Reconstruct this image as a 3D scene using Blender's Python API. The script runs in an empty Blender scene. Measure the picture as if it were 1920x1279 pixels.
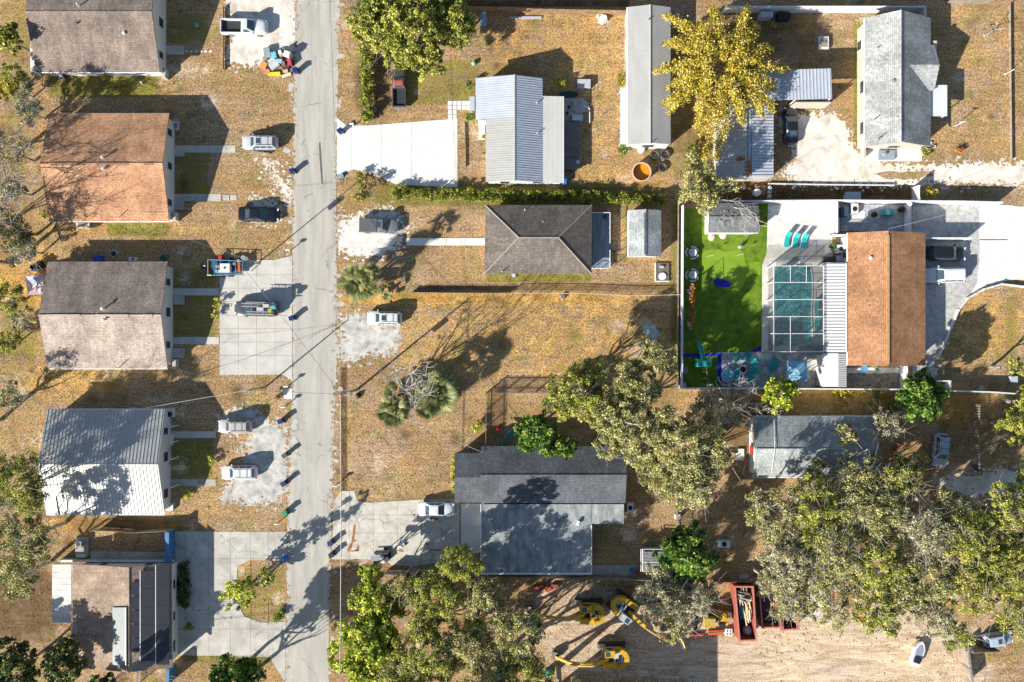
import bpy, math, random
import numpy as np
from math import sin, cos, pi, radians, sqrt, atan2, hypot
R0 = random.Random(7)
SC = bpy.context.scene
COL = SC.collection
# ------------------------------------------------------------------ camera, sky, sun, exposure
S, H = 0.072, 100.0            # metres per photo pixel on the ground, height of the drone
cam = bpy.data.cameras.new('camera'); cam_o = bpy.data.objects.new('camera', cam); COL.objects.link(cam_o)
cam_o.location = (0, 0, H); cam_o.rotation_euler = (0, 0, 0)
cam.sensor_fit = 'HORIZONTAL'; cam.sensor_width = 36.0; cam.lens = 36.0 * H / (1920 * S)
cam.clip_start = 1.0; cam.clip_end = 3000.0
SC.camera = cam_o
SUN_EL, SUN_SH = 26.5, (0.775, 0.632)      # elevation; direction in which the shadows fall
world = bpy.data.worlds.new('World'); SC.world = world; world.use_nodes = True
wn = world.node_tree; wn.nodes.clear()
sky = wn.nodes.new('ShaderNodeTexSky'); sky.sky_type = 'NISHITA'; sky.sun_disc = False
sky.sun_elevation = radians(SUN_EL); sky.sun_rotation = atan2(-SUN_SH[0], -SUN_SH[1])
sky.air_density = 1.0; sky.dust_density = 0.6; sky.ozone_density = 1.2
bg = wn.nodes.new('ShaderNodeBackground'); bg.inputs['Strength'].default_value = 0.072
wo = wn.nodes.new('ShaderNodeOutputWorld')
wn.links.new(sky.outputs[0], bg.inputs[0]); wn.links.new(bg.outputs[0], wo.inputs[0])
sun = bpy.data.lights.new('sun', 'SUN'); sun.energy = 5.0; sun.angle = radians(0.55); sun.color = (1.0, 0.94, 0.85)
sun_o = bpy.data.objects.new('sun', sun); COL.objects.link(sun_o)
sun_o.rotation_euler = (0, radians(90 - SUN_EL), atan2(-SUN_SH[1], -SUN_SH[0]))
sun_o.location = (-60, -50, 60)
SC.view_settings.view_transform = 'Standard'; SC.view_settings.look = 'None'
SC.view_settings.exposure = 0.92; SC.view_settings.gamma = 1.0
try: SC.view_settings.use_curve_mapping = False
except Exception: pass
SC.cycles.max_bounces = 5; SC.cycles.diffuse_bounces = 2; SC.cycles.glossy_bounces = 2
SC.cycles.transparent_max_bounces = 12; SC.cycles.transmission_bounces = 3

# ------------------------------------------------------------------ helpers
def W(px, py, h=0.0):
    k = S * (1 - h / H)
    return ((px - 960) * k, (640 - py) * k, h)
def XY(px, py, h=0.0):
    p = W(px, py, h); return (p[0], p[1])
def lin(c):
    return tuple(((v / 255.0) / 12.92 if v <= 10 else (((v / 255.0) + 0.055) / 1.055) ** 2.4) for v in c)

MATS = {}
def _nt(name):
    m = bpy.data.materials.new(name); m.use_nodes = True
    nt = m.node_tree; b = nt.nodes['Principled BSDF']
    return m, nt, b
def _pos(nt, scale=(1, 1, 1), rot=0.0):
    g = nt.nodes.new('ShaderNodeNewGeometry'); mp = nt.nodes.new('ShaderNodeMapping')
    mp.inputs['Scale'].default_value = scale; mp.inputs['Rotation'].default_value = (0, 0, rot)
    nt.links.new(g.outputs['Position'], mp.inputs['Vector']); return mp.outputs[0]
def _noise(nt, vec, scale, detail=4, rough=0.6, dist=0.0):
    n = nt.nodes.new('ShaderNodeTexNoise'); n.inputs['Scale'].default_value = scale
    n.inputs['Detail'].default_value = detail; n.inputs['Roughness'].default_value = rough
    n.inputs['Distortion'].default_value = dist
    nt.links.new(vec, n.inputs['Vector']); return n.outputs['Fac']
def _ramp(nt, fac, stops):
    r = nt.nodes.new('ShaderNodeValToRGB'); cr = r.color_ramp
    while len(cr.elements) < len(stops): cr.elements.new(0.5)
    for e, (p, c) in zip(cr.elements, stops):
        e.position = p; e.color = (c[0], c[1], c[2], 1) if not isinstance(c, float) else (c, c, c, 1)
    nt.links.new(fac, r.inputs[0]); return r.outputs[0]
def _mix(nt, fac, a, b, mode='MIX'):
    m = nt.nodes.new('ShaderNodeMix'); m.data_type = 'RGBA'; m.blend_type = mode
    for s, v in ((m.inputs[0], fac), (m.inputs[6], a), (m.inputs[7], b)):
        if isinstance(v, (int, float)): s.default_value = v
        elif isinstance(v, tuple): s.default_value = (v[0], v[1], v[2], 1)
        else: nt.links.new(v, s)
    return m.outputs[2]
def _bump(nt, b, h, strength, dist=0.05):
    bp = nt.nodes.new('ShaderNodeBump'); bp.inputs['Strength'].default_value = strength
    bp.inputs['Distance'].default_value = dist
    nt.links.new(h, bp.inputs['Height']); nt.links.new(bp.outputs[0], b.inputs['Normal'])
def _math(nt, op, a, b=None, clamp=False):
    m = nt.nodes.new('ShaderNodeMath'); m.operation = op; m.use_clamp = clamp
    for s, v in ((m.inputs[0], a), (m.inputs[1], b)):
        if v is None: continue
        if isinstance(v, (int, float)): s.default_value = v
        else: nt.links.new(v, s)
    return m.outputs[0]

def plain(name, c, rough=0.6, metal=0.0, var=0.12, scale=2.0, spec=0.4, alpha=1.0, coat=0.0):
    """paint, plastic, metal: one colour with faint wear"""
    if name in MATS: return MATS[name]
    m, nt, b = _nt(name)
    v = _pos(nt); n = _noise(nt, v, scale, 5, 0.65)
    lo = tuple(x * (1 - var) for x in c); hi = tuple(min(1, x * (1 + var)) for x in c)
    nt.links.new(_ramp(nt, n, [(0.3, lo), (0.7, hi)]), b.inputs['Base Color'])
    b.inputs['Roughness'].default_value = rough; b.inputs['Metallic'].default_value = metal
    b.inputs['Specular IOR Level'].default_value = spec
    b.inputs['Alpha'].default_value = alpha; b.inputs['Coat Weight'].default_value = coat
    MATS[name] = m; return m
def mottled(name, stops, scale=1.5, fine=9.0, rough=0.85, bump=0.3, stretch=(1, 1, 1), crack=0.0, finemix=0.35, cscale=0.5, spec=0.25):
    if name in MATS: return MATS[name]
    m, nt, b = _nt(name)
    v = _pos(nt, stretch)
    n = _noise(nt, v, scale, 6, 0.62, 0.3); col = _ramp(nt, n, stops)
    v2 = _pos(nt); f = _noise(nt, v2, fine, 4, 0.75)
    col = _mix(nt, finemix, col, _ramp(nt, f, [(0.3, 0.25), (0.5, 0.5), (0.7, 0.8)]), 'OVERLAY')
    if crack:
        vo = nt.nodes.new('ShaderNodeTexVoronoi'); vo.feature = 'DISTANCE_TO_EDGE'; vo.inputs['Scale'].default_value = cscale
        nn = nt.nodes.new('ShaderNodeTexNoise'); nn.inputs['Scale'].default_value = 0.9; nt.links.new(v2, nn.inputs['Vector'])
        add = nt.nodes.new('ShaderNodeVectorMath'); add.operation = 'ADD'
        nt.links.new(v2, add.inputs[0]); nt.links.new(nn.outputs['Color'], add.inputs[1])
        nt.links.new(add.outputs[0], vo.inputs['Vector'])
        ck = _math(nt, 'LESS_THAN', vo.outputs['Distance'], 0.007)
        gate = _math(nt, 'GREATER_THAN', _noise(nt, v2, 0.35, 2), 0.52)
        ck = _math(nt, 'MULTIPLY', _math(nt, 'MULTIPLY', ck, gate), crack)
        col = _mix(nt, ck, col, (0.06, 0.05, 0.04))
    nt.links.new(col, b.inputs['Base Color'])
    b.inputs['Roughness'].default_value = rough; b.inputs['Specular IOR Level'].default_value = spec
    if bump: _bump(nt, b, f, bump, 0.04)
    MATS[name] = m; return m
def shingle(name, c, axis='x', age=0.35, spots=None):
    """asphalt shingles; axis = direction of the eave (rows run along it)"""
    if name in MATS: return MATS[name]
    m, nt, b = _nt(name)
    rot = 0 if axis == 'x' else radians(90)
    v = _pos(nt, (1, 1, 1), rot)
    br = nt.nodes.new('ShaderNodeTexBrick'); br.inputs['Scale'].default_value = 1.0
    br.inputs['Brick Width'].default_value = 0.34; br.inputs['Row Height'].default_value = 0.2
    br.inputs['Mortar Size'].default_value = 0.014; br.inputs['Bias'].default_value = -0.1
    br.inputs['Color1'].default_value = (*[x * 1.14 for x in c], 1); br.inputs['Color2'].default_value = (*[x * 0.82 for x in c], 1)
    br.inputs['Mortar'].default_value = (*[x * 0.5 for x in c], 1)
    nt.links.new(v, br.inputs['Vector'])
    col = br.outputs['Color']
    st = _noise(nt, _pos(nt, (1.6, 0.18, 1) if axis == 'x' else (0.18, 1.6, 1)), 1.0, 5, 0.7)
    col = _mix(nt, age, col, _ramp(nt, st, [(0.25, 0.25), (0.5, 0.52), (0.75, 0.75)]), 'OVERLAY')
    g = _noise(nt, _pos(nt), 5.0, 3, 0.8)
    col = _mix(nt, 0.55, col, _ramp(nt, g, [(0.3, 0.22), (0.5, 0.5), (0.7, 0.82)]), 'OVERLAY')
    g2 = _noise(nt, _pos(nt), 0.35, 4, 0.6)
    col = _mix(nt, 0.55, col, _ramp(nt, g2, [(0.35, 0.28), (0.65, 0.70)]), 'OVERLAY')
    g3 = _noise(nt, _pos(nt, (3.2, .22, 1) if axis == 'x' else (.22, 3.2, 1)), 1.0, 3, 0.6)
    col = _mix(nt, 0.35, col, _ramp(nt, g3, [(0.42, 0.5), (0.5, 0.34), (0.56, 0.5), (0.7, 0.66)]), 'OVERLAY')
    if spots:
        sp = _noise(nt, _pos(nt), 0.28, 5, 0.6)
        col = _mix(nt, _ramp(nt, sp, [(0.5, 0.0), (0.62, 0.8)]), col, spots)
    nt.links.new(col, b.inputs['Base Color']); b.inputs['Roughness'].default_value = 0.9
    b.inputs['Specular IOR Level'].default_value = 0.2
    _bump(nt, b, g, 0.5, 0.03)
    MATS[name] = m; return m
def leafmat(name, dark, mid, light, dry=None, rough=0.55):
    if name in MATS: return MATS[name]
    m, nt, b = _nt(name)
    a = nt.nodes.new('ShaderNodeAttribute'); a.attribute_name = 'tint'
    st = [(0.05, dark), (0.5, mid), (0.9, light)]
    if dry: st.append((0.985, dry))
    nt.links.new(_ramp(nt, a.outputs['Fac'], st), b.inputs['Base Color'])
    b.inputs['Roughness'].default_value = rough; b.inputs['Specular IOR Level'].default_value = 0.25
    # thin leaves let some light through
    tr = nt.nodes.new('ShaderNodeBsdfTranslucent'); mx = nt.nodes.new('ShaderNodeMixShader')
    mx.inputs[0].default_value = 0.22
    nt.links.new(_ramp(nt, a.outputs['Fac'], [(0.05, dark), (0.9, light)]), tr.inputs['Color'])
    out = nt.nodes['Material Output']
    nt.links.new(b.outputs[0], mx.inputs[1]); nt.links.new(tr.outputs[0], mx.inputs[2]); nt.links.new(mx.outputs[0], out.inputs[0])
    MATS[name] = m; return m

class MB:
    def __init__(s): s.v = []; s.f = []
    def add(s, vs, fs):
        n = len(s.v); s.v += [tuple(p) for p in vs]; s.f += [tuple(i + n for i in f) for f in fs]; return s
    def box(s, x0, x1, y0, y1, z0, z1):
        return s.add([(x0,y0,z0),(x1,y0,z0),(x1,y1,z0),(x0,y1,z0),(x0,y0,z1),(x1,y0,z1),(x1,y1,z1),(x0,y1,z1)],
                     [(0,3,2,1),(4,5,6,7),(0,1,5,4),(1,2,6,5),(2,3,7,6),(3,0,4,7)])
    def rbox(s, cx, cy, w, d, z0, z1, a=0.0):
        c, n = cos(a), sin(a); P = []
        for z in (z0, z1):
            for (u, v) in ((-w/2,-d/2),(w/2,-d/2),(w/2,d/2),(-w/2,d/2)):
                P.append((cx + u*c - v*n, cy + u*n + v*c, z))
        return s.add(P, [(0,3,2,1),(4,5,6,7),(0,1,5,4),(1,2,6,5),(2,3,7,6),(3,0,4,7)])
    def prism(s, poly, z0, z1, inset=0.0):
        n = len(poly); a = sum(poly[i][0]*poly[(i+1)%n][1]-poly[(i+1)%n][0]*poly[i][1] for i in range(n))
        if a < 0: poly = poly[::-1]
        cx = sum(p[0] for p in poly)/n; cy = sum(p[1] for p in poly)/n
        k = 1 - inset
        vs = [(p[0],p[1],z0) for p in poly] + [(cx+(p[0]-cx)*k, cy+(p[1]-cy)*k, z1) for p in poly]
        return s.add(vs, [tuple(range(n-1,-1,-1)), tuple(range(n,2*n))] + [(i,(i+1)%n,n+(i+1)%n,n+i) for i in range(n)])
    def cyl(s, x, y, z0, z1, r, n=12, r1=None):
        r1 = r if r1 is None else r1
        vs = [(x+r*cos(2*pi*i/n), y+r*sin(2*pi*i/n), z0) for i in range(n)] + [(x+r1*cos(2*pi*i/n), y+r1*sin(2*pi*i/n), z1) for i in range(n)]
        return s.add(vs, [tuple(range(n-1,-1,-1)), tuple(range(n,2*n))] + [(i,(i+1)%n,n+(i+1)%n,n+i) for i in range(n)])
    def ring(s, x, y, z0, z1, r0, r1, n=20, a0=0, a1=2*pi):
        full = abs(a1-a0-2*pi) < 1e-6; m = n if full else n+1; vs = []
        for i in range(m):
            a = a0 + (a1-a0)*i/n; c, q = cos(a), sin(a)
            vs += [(x+r0*c,y+r0*q,z0),(x+r1*c,y+r1*q,z0),(x+r1*c,y+r1*q,z1),(x+r0*c,y+r0*q,z1)]
        fs = []
        for i in range(n):
            j = (i+1) % m; a, b = 4*i, 4*j
            for k in range(4): fs.append((a+k, a+(k+1)%4, b+(k+1)%4, b+k))
        if not full: fs += [(0,3,2,1), (4*n,4*n+1,4*n+2,4*n+3)]
        return s.add(vs, fs)
    def tube(s, pts, r, n=6, r1=None):
        r1 = r if r1 is None else r1; m = len(pts); vs = []
        for i, p in enumerate(pts):
            a = pts[max(i-1,0)]; b = pts[min(i+1,m-1)]
            d = (b[0]-a[0], b[1]-a[1], b[2]-a[2]); L = sqrt(sum(q*q for q in d)) or 1; d = [q/L for q in d]
            up = (0,0,1) if abs(d[2]) < 0.9 else (1,0,0)
            u = (d[1]*up[2]-d[2]*up[1], d[2]*up[0]-d[0]*up[2], d[0]*up[1]-d[1]*up[0]); L = sqrt(sum(q*q for q in u)); u = [q/L for q in u]
            w = (d[1]*u[2]-d[2]*u[1], d[2]*u[0]-d[0]*u[2], d[0]*u[1]-d[1]*u[0])
            rr = r + (r1-r)*i/(m-1)
            for k in range(n):
                t = 2*pi*k/n; vs.append(tuple(p[j] + rr*(cos(t)*u[j]+sin(t)*w[j]) for j in range(3)))
        fs = [(i*n+k, i*n+(k+1)%n, (i+1)*n+(k+1)%n, (i+1)*n+k) for i in range(m-1) for k in range(n)]
        fs += [tuple(range(n-1,-1,-1)), tuple(range((m-1)*n, m*n))]
        return s.add(vs, fs)
    def slab(s, pts, t):
        """thick sheet: polygon pts (3D, seen from above), thickness t downward"""
        n = len(pts); a = sum(pts[i][0]*pts[(i+1)%n][1]-pts[(i+1)%n][0]*pts[i][1] for i in range(n))
        if a < 0: pts = pts[::-1]
        vs = list(pts) + [(p[0],p[1],p[2]-t) for p in pts]
        return s.add(vs, [tuple(range(n)), tuple(range(2*n-1,n-1,-1))] + [(i,n+i,n+(i+1)%n,(i+1)%n) for i in range(n)])
    def dome(s, x, y, z, r, hh, n=12, m=4):
        vs = [(x,y,z+hh)]
        for j in range(1, m+1):
            t = pi/2*j/m
            for i in range(n): vs.append((x+r*sin(t)*cos(2*pi*i/n), y+r*sin(t)*sin(2*pi*i/n), z+hh*cos(t)))
        fs = [(0,1+i,1+(i+1)%n) for i in range(n)]
        for j in range(m-1):
            for i in range(n): fs.append((1+j*n+i,1+(j+1)*n+i,1+(j+1)*n+(i+1)%n,1+j*n+(i+1)%n))
        return s.add(vs, fs + [tuple(range(len(vs)-1, len(vs)-n-1, -1))])
    def build(s, name, mat, parent=None, world=True, smooth=False, loc=None, bevel=0, **props):
        me = bpy.data.meshes.new(name)
        off = (0,0,0)
        if parent is not None and world:
            off = off_of(parent)
        me.from_pydata([(p[0]-off[0],p[1]-off[1],p[2]-off[2]) for p in s.v], [], s.f)
        if mat: me.materials.append(mat)
        if smooth: me.shade_smooth()
        if mat is not None and mat.name == 'dry_lawn_soil':
            za = me.attributes.new('zone', 'FLOAT_COLOR', 'POINT'); za.data.foreach_set('color', np.zeros(len(me.vertices)*4, np.float32))
        o = bpy.data.objects.new(name, me); COL.objects.link(o)
        if parent is not None: o.parent = parent
        if loc: o.location = loc
        for k, v in props.items(): o[k] = v
        if bevel:
            bm = o.modifiers.new('bevel', 'BEVEL'); bm.width = bevel; bm.segments = 2; bm.limit_method = 'ANGLE'
        return o
def off_of(o):
    while o.parent is not None: o = o.parent
    return tuple(o.location) if abs(o.rotation_euler.z) < 1e-9 else (0.0, 0.0, 0.0)
def thing(name, label, cat, loc=(0,0,0), rz=0.0, group=None, kind=None):
    o = bpy.data.objects.new(name, None); COL.objects.link(o); o.empty_display_size = 0.2
    o.location = loc; o.rotation_euler = (0,0,rz)
    if kind: o['kind'] = kind
    if label: o['label'] = label
    if cat: o['category'] = cat
    if group: o['group'] = group
    return o
def tag(o, label, cat, group=None):
    o['label'] = label; o['category'] = cat
    if group: o['group'] = group
    return o
def struct(o, label=None):
    o['kind'] = 'structure'
    if label: o['label'] = label
    return o
def setorigin(o):
    """move a world-built single mesh object's origin to its base centre"""
    me = o.data; n = len(me.vertices); a = np.empty(n*3, np.float32); me.vertices.foreach_get('co', a); a = a.reshape(-1,3)
    c = np.array([(a[:,0].min()+a[:,0].max())/2, (a[:,1].min()+a[:,1].max())/2, a[:,2].min()], np.float32)
    me.vertices.foreach_set('co', (a-c).ravel()); o.location = tuple(float(x) for x in c); return o
def copy_tree(o, parent=None):
    c = o.copy(); COL.objects.link(c)
    if parent is not None: c.parent = parent
    for ch in [x for x in CH.get(o.name, ())]: copy_tree(ch, c)
    return c
CH = {}
def index_children(root):
    CH.clear()
    for o in bpy.data.objects:
        if o.parent is not None: CH.setdefault(o.parent.name, []).append(o)
def dup(root, loc, rz=0.0, label=None, group=None, scale=None):
    index_children(root); c = copy_tree(root); c.location = loc; c.rotation_euler = (0,0,rz)
    if scale: c.scale = scale
    if label: c['label'] = label
    if group: c['group'] = group
    return c
def npmesh(name, V, F4, mat, parent=None, tint=None, attr='tint'):
    """V (n,3) float, F4 (m,4) or (m,3) int"""
    me = bpy.data.meshes.new(name); k = F4.shape[1]
    me.vertices.add(len(V)); me.vertices.foreach_set('co', np.ascontiguousarray(V, np.float32).ravel())
    me.loops.add(F4.size); me.loops.foreach_set('vertex_index', np.ascontiguousarray(F4, np.int32).ravel())
    me.polygons.add(len(F4)); me.polygons.foreach_set('loop_start', np.arange(0, F4.size, k, dtype=np.int32))
    me.update(calc_edges=True)
    if tint is not None:
        if tint.ndim == 1:
            a = me.attributes.new(attr, 'FLOAT', 'POINT'); a.data.foreach_set('value', tint.astype(np.float32))
        else:
            a = me.attributes.new(attr, 'FLOAT_COLOR', 'POINT'); a.data.foreach_set('color', tint.astype(np.float32).ravel())
    if mat: me.materials.append(mat)
    o = bpy.data.objects.new(name, me); COL.objects.link(o)
    if parent is not None: o.parent = parent
    return o
def wobble(poly, step=0.7, amp=0.18, seed=0, closed=True):
    """subdivide the outline (world xy) and shake it"""
    r = random.Random(seed); out = []; n = len(poly)
    for i in range(n if closed else n-1):
        a = poly[i]; b = poly[(i+1)%n]; L = hypot(b[0]-a[0], b[1]-a[1]); m = max(1, int(L/step))
        nx, ny = (-(b[1]-a[1])/(L or 1), (b[0]-a[0])/(L or 1))
        for j in range(m):
            t = j/m; d = r.uniform(-amp, amp) if j else r.uniform(-amp, amp)*0.4
            out.append((a[0]+(b[0]-a[0])*t+nx*d, a[1]+(b[1]-a[1])*t+ny*d))
    if not closed: out.append(poly[-1])
    return out
HARD = []     # ground polygons (world xy) where no grass grows
def area(name, pts, z, mat, step=0.8, amp=0.0, seed=1, hard=True, kind='structure', label=None, edge=0.0, parent=None):
    poly = [XY(*p) for p in pts]
    if amp: poly = wobble(poly, step, amp, seed)
    if hard: HARD.append(poly)
    import mathutils
    tri = mathutils.geometry.tessellate_polygon([[mathutils.Vector((p[0], p[1], 0)) for p in poly]])
    mb = MB(); mb.add([(p[0], p[1], z) for p in poly], [])
    for t in tri:
        a, b, c = (poly[i] for i in t)
        s_ = (b[0]-a[0])*(c[1]-a[1])-(b[1]-a[1])*(c[0]-a[0])
        mb.f.append(tuple(t) if s_ > 0 else (t[0], t[2], t[1]))
    if edge:
        n = len(poly); mb.v += [(p[0], p[1], z-edge) for p in poly]
        mb.f += [(i, (i+1)%n, n+(i+1)%n, n+i) for i in range(n)]
    o = mb.build(name, mat, parent)
    if kind: o['kind'] = kind
    if label: o['label'] = label
    return o
def clip(poly, rect):
    """Sutherland-Hodgman against x0,y0,x1,y1"""
    x0, y0, x1, y1 = rect
    def cut(P, ins, inter):
        out = []
        for i in range(len(P)):
            a, b = P[i-1], P[i]
            if ins(b):
                if not ins(a): out.append(inter(a, b))
                out.append(b)
            elif ins(a): out.append(inter(a, b))
        return out
    def ix(x): return lambda a, b: (x, a[1]+(b[1]-a[1])*(x-a[0])/(b[0]-a[0]))
    def iy(y): return lambda a, b: (a[0]+(b[0]-a[0])*(y-a[1])/(b[1]-a[1]), y)
    for ins, it in ((lambda p: p[0] >= x0, ix(x0)), (lambda p: p[0] <= x1, ix(x1)), (lambda p: p[1] >= y0, iy(y0)), (lambda p: p[1] <= y1, iy(y1))):
        if poly: poly = cut(poly, ins, it)
    return poly
def slabs(name, pts, xs, ys, mat, z=0.05, gap=0.03, piece='slab', label=None, seed=1):
    """concrete cast in bays: every bay a piece of its own, joints open"""
    root = thing(name, label, None, W((min(xs)+max(xs))/2, (min(ys)+max(ys))/2), kind='structure')
    poly = [XY(*p) for p in pts]; HARD.append(poly)
    r = random.Random(seed)
    jb = MB(); jb.add([(p[0], p[1], 0.012) for p in poly], [])
    import mathutils
    for t in mathutils.geometry.tessellate_polygon([[mathutils.Vector((p[0], p[1], 0)) for p in poly]]):
        a, b, c = (poly[i] for i in t); s_ = (b[0]-a[0])*(c[1]-a[1])-(b[1]-a[1])*(c[0]-a[0])
        jb.f.append(tuple(t) if s_ > 0 else (t[0], t[2], t[1]))
    jb.build('joint_bed', M_JOINT, root)
    for i in range(len(xs)-1):
        for j in range(len(ys)-1):
            a = XY(xs[i], ys[j+1]); b = XY(xs[i+1], ys[j])
            q = clip(list(poly), (a[0]+gap/2, a[1]+gap/2, b[0]-gap/2, b[1]-gap/2))
            if len(q) < 3: continue
            ar = abs(sum(q[k-1][0]*q[k][1]-q[k][0]*q[k-1][1] for k in range(len(q))))/2
            if ar < 0.15: continue
            MB().prism(q, 0.005, z + r.uniform(-0.008, 0.008)).build(piece, mat, root)
    return root
# ------------------------------------------------------------------ ground materials
def ground_mat():
    m, nt, b = _nt('dry_lawn_soil')
    v = _pos(nt)
    n1 = _noise(nt, v, 0.16, 5, 0.6, 0.5); n1b = _noise(nt, v, 0.6, 5, 0.6, 0.8); n2 = _noise(nt, v, 4.6, 4, 0.72, 0.5); n3 = _noise(nt, v, 11.0, 2, 0.8)
    mow = _noise(nt, _pos(nt, (.12, 2.4, 1)), 1.0, 3, 0.6, 0.2)
    nn = _math(nt, 'ADD', _math(nt, 'MULTIPLY', n2, .60), _math(nt, 'ADD', _math(nt, 'MULTIPLY', n1b, .30), _math(nt, 'MULTIPLY', mow, .10)))
    dry = _ramp(nt, nn, [(0.35, (.09,.055,.028)), (0.44, (.28,.175,.082)), (0.53, (.46,.31,.15)), (0.64, (.72,.54,.31))])
    pink = _ramp(nt, nn, [(0.37, (.12,.078,.05)), (0.49, (.40,.285,.19)), (0.61, (.74,.60,.45))])
    brown = _ramp(nt, nn, [(0.38, (.055,.03,.016)), (0.5, (.27,.155,.08)), (0.62, (.56,.38,.22))])
    dry = _mix(nt, _ramp(nt, n1, [(0.44, 0.0), (0.60, 0.85)]), dry, pink)
    dry = _mix(nt, _ramp(nt, n1b, [(0.46, 0.0), (0.60, 0.85)]), dry, brown)
    olive = _ramp(nt, nn, [(0.35, (.06,.05,.018)), (0.5, (.27,.215,.085)), (0.64, (.55,.45,.20))])
    dry = _mix(nt, _ramp(nt, _noise(nt, v, .33, 5, .65, .8), [(0.5, 0.0), (0.62, 0.8)]), dry, olive)
    green = _ramp(nt, nn, [(0.33, (.04,.042,.012)), (0.5, (.20,.18,.045)), (0.68, (.47,.39,.11))])
    sand = _ramp(nt, _math(nt, 'ADD', _math(nt, 'MULTIPLY', n2, .45), _math(nt, 'MULTIPLY', _noise(nt, _pos(nt, (.3,1.7,1), .3), 0.8, 5, .7, 1.2), .55)), [(0.34, (.22,.15,.09)), (0.44, (.42,.32,.22)), (0.54, (.60,.49,.37)), (0.66, (.74,.65,.53))])
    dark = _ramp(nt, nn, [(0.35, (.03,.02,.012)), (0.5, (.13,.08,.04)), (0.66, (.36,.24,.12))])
    gold = _ramp(nt, nn, [(0.37, (.11,.06,.012)), (0.5, (.47,.28,.085)), (0.62, (.78,.52,.21))])
    a = nt.nodes.new('ShaderNodeAttribute'); a.attribute_name = 'zone'
    sp = nt.nodes.new('ShaderNodeSeparateColor'); nt.links.new(a.outputs['Color'], sp.inputs[0])
    nz = _math(nt, 'MULTIPLY', _math(nt, 'SUBTRACT', _math(nt, 'ADD', _math(nt, 'MULTIPLY', n2, 0.5), _math(nt, 'MULTIPLY', n1b, 0.5)), 0.5), 2.6)
    def f(ch):
        s = _math(nt, 'ADD', ch, _math(nt, 'MULTIPLY', nz, 0.75))
        return _ramp(nt, s, [(0.36, 0.0), (0.64, 1.0)])
    col = _mix(nt, f(a.outputs['Alpha']), dry, gold)
    col = _mix(nt, f(sp.outputs[0]), col, green)
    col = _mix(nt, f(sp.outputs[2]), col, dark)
    col = _mix(nt, f(sp.outputs[1]), col, sand)
    col = _mix(nt, 0.42, col, _ramp(nt, n3, [(0.3, 0.15), (0.5, 0.5), (0.7, 0.85)]), 'OVERLAY')
    big = _noise(nt, _pos(nt, (.6, 1.3, 1)), .11, 5, .62, 1.2)
    col = _mix(nt, 0.5, col, _ramp(nt, big, [(0.36, (.36,.33,.30)), (0.5, (.5,.49,.47)), (0.64, (.66,.60,.50))]), 'OVERLAY')
    nt.links.new(col, b.inputs['Base Color']); b.inputs['Roughness'].default_value = 0.95
    b.inputs['Specular IOR Level'].default_value = 0.1
    _bump(nt, b, n3, 0.35, 0.06)
    return m
M_GROUND = ground_mat()
M_ROAD = mottled('aged_road_surface', [(0.25, (.33,.315,.275)), (0.5, (.43,.41,.36)), (0.75, (.52,.50,.44))], 0.5, 9, 0.9, 0.3, (2.2, .25, 1), crack=0.35, cscale=0.13, finemix=0.3)
M_CONC = mottled('pale_concrete', [(0.3, (.44,.42,.37)), (0.5, (.53,.505,.455)), (0.7, (.59,.57,.52))], 0.5, 10, 0.85, 0.15, finemix=0.16)
M_CONCOLD = mottled('weathered_concrete', [(0.25, (.32,.30,.25)), (0.42, (.47,.445,.38)), (0.6, (.57,.545,.475)), (0.78, (.66,.635,.57))], 0.75, 11, 0.9, 0.25, crack=0.9, cscale=0.42, finemix=0.35)
M_CONCGREY = mottled('stained_grey_concrete', [(0.28, (.32,.31,.275)), (0.5, (.47,.45,.40)), (0.7, (.58,.56,.50))], 0.45, 8, 0.9, 0.2, crack=0.7, cscale=0.3, finemix=0.25)
M_CONCWHITE = mottled('white_concrete', [(0.3, (.63,.615,.575)), (0.6, (.73,.715,.68))], 0.6, 10, 0.8, 0.1, finemix=0.12)
M_WHITEGRAVEL = mottled('white_gravel', [(0.2, (.30,.27,.22)), (0.36, (.56,.53,.48)), (0.6, (.72,.70,.66))], 1.1, 6, 0.9, 0.4, finemix=0.4)
M_GREYGRAVEL = mottled('grey_gravel', [(0.28, (.24,.24,.22)), (0.45, (.42,.41,.38)), (0.6, (.58,.57,.53)), (0.75, (.44,.38,.27))], 0.8, 8, 0.9, 0.4, finemix=0.45)
M_PALESAND = mottled('pale_sand', [(0.3, (.46,.395,.31)), (0.46, (.64,.59,.51)), (0.62, (.74,.70,.64))], 0.55, 7, 0.95, 0.3, finemix=0.3)
M_JOINT = plain('joint_sand', (.14,.12,.09), 0.95, var=0.4, scale=3)
M_PAVER = mottled('grey_pavers', [(0.3, (.29,.29,.28)), (0.5, (.43,.43,.41)), (0.7, (.56,.555,.53))], 1.6, 5, 0.8, 0.2, finemix=0.4)
M_TURF = mottled('artificial_turf', [(0.3, (.06,.115,.008)), (0.5, (.115,.20,.012)), (0.7, (.18,.27,.02))], 0.9, 9, 0.8, 0.3, finemix=0.4)
M_PUTT = mottled('putting_turf', [(0.3, (.16,.28,.015)), (0.7, (.21,.34,.03))], 0.5, 14, 0.8, 0.1, finemix=0.2)
M_BLUETURF = mottled('blue_turf', [(0.3, (.015,.02,.30)), (0.7, (.03,.04,.45))], 0.8, 12, 0.8, 0.1, finemix=0.2)

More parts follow.
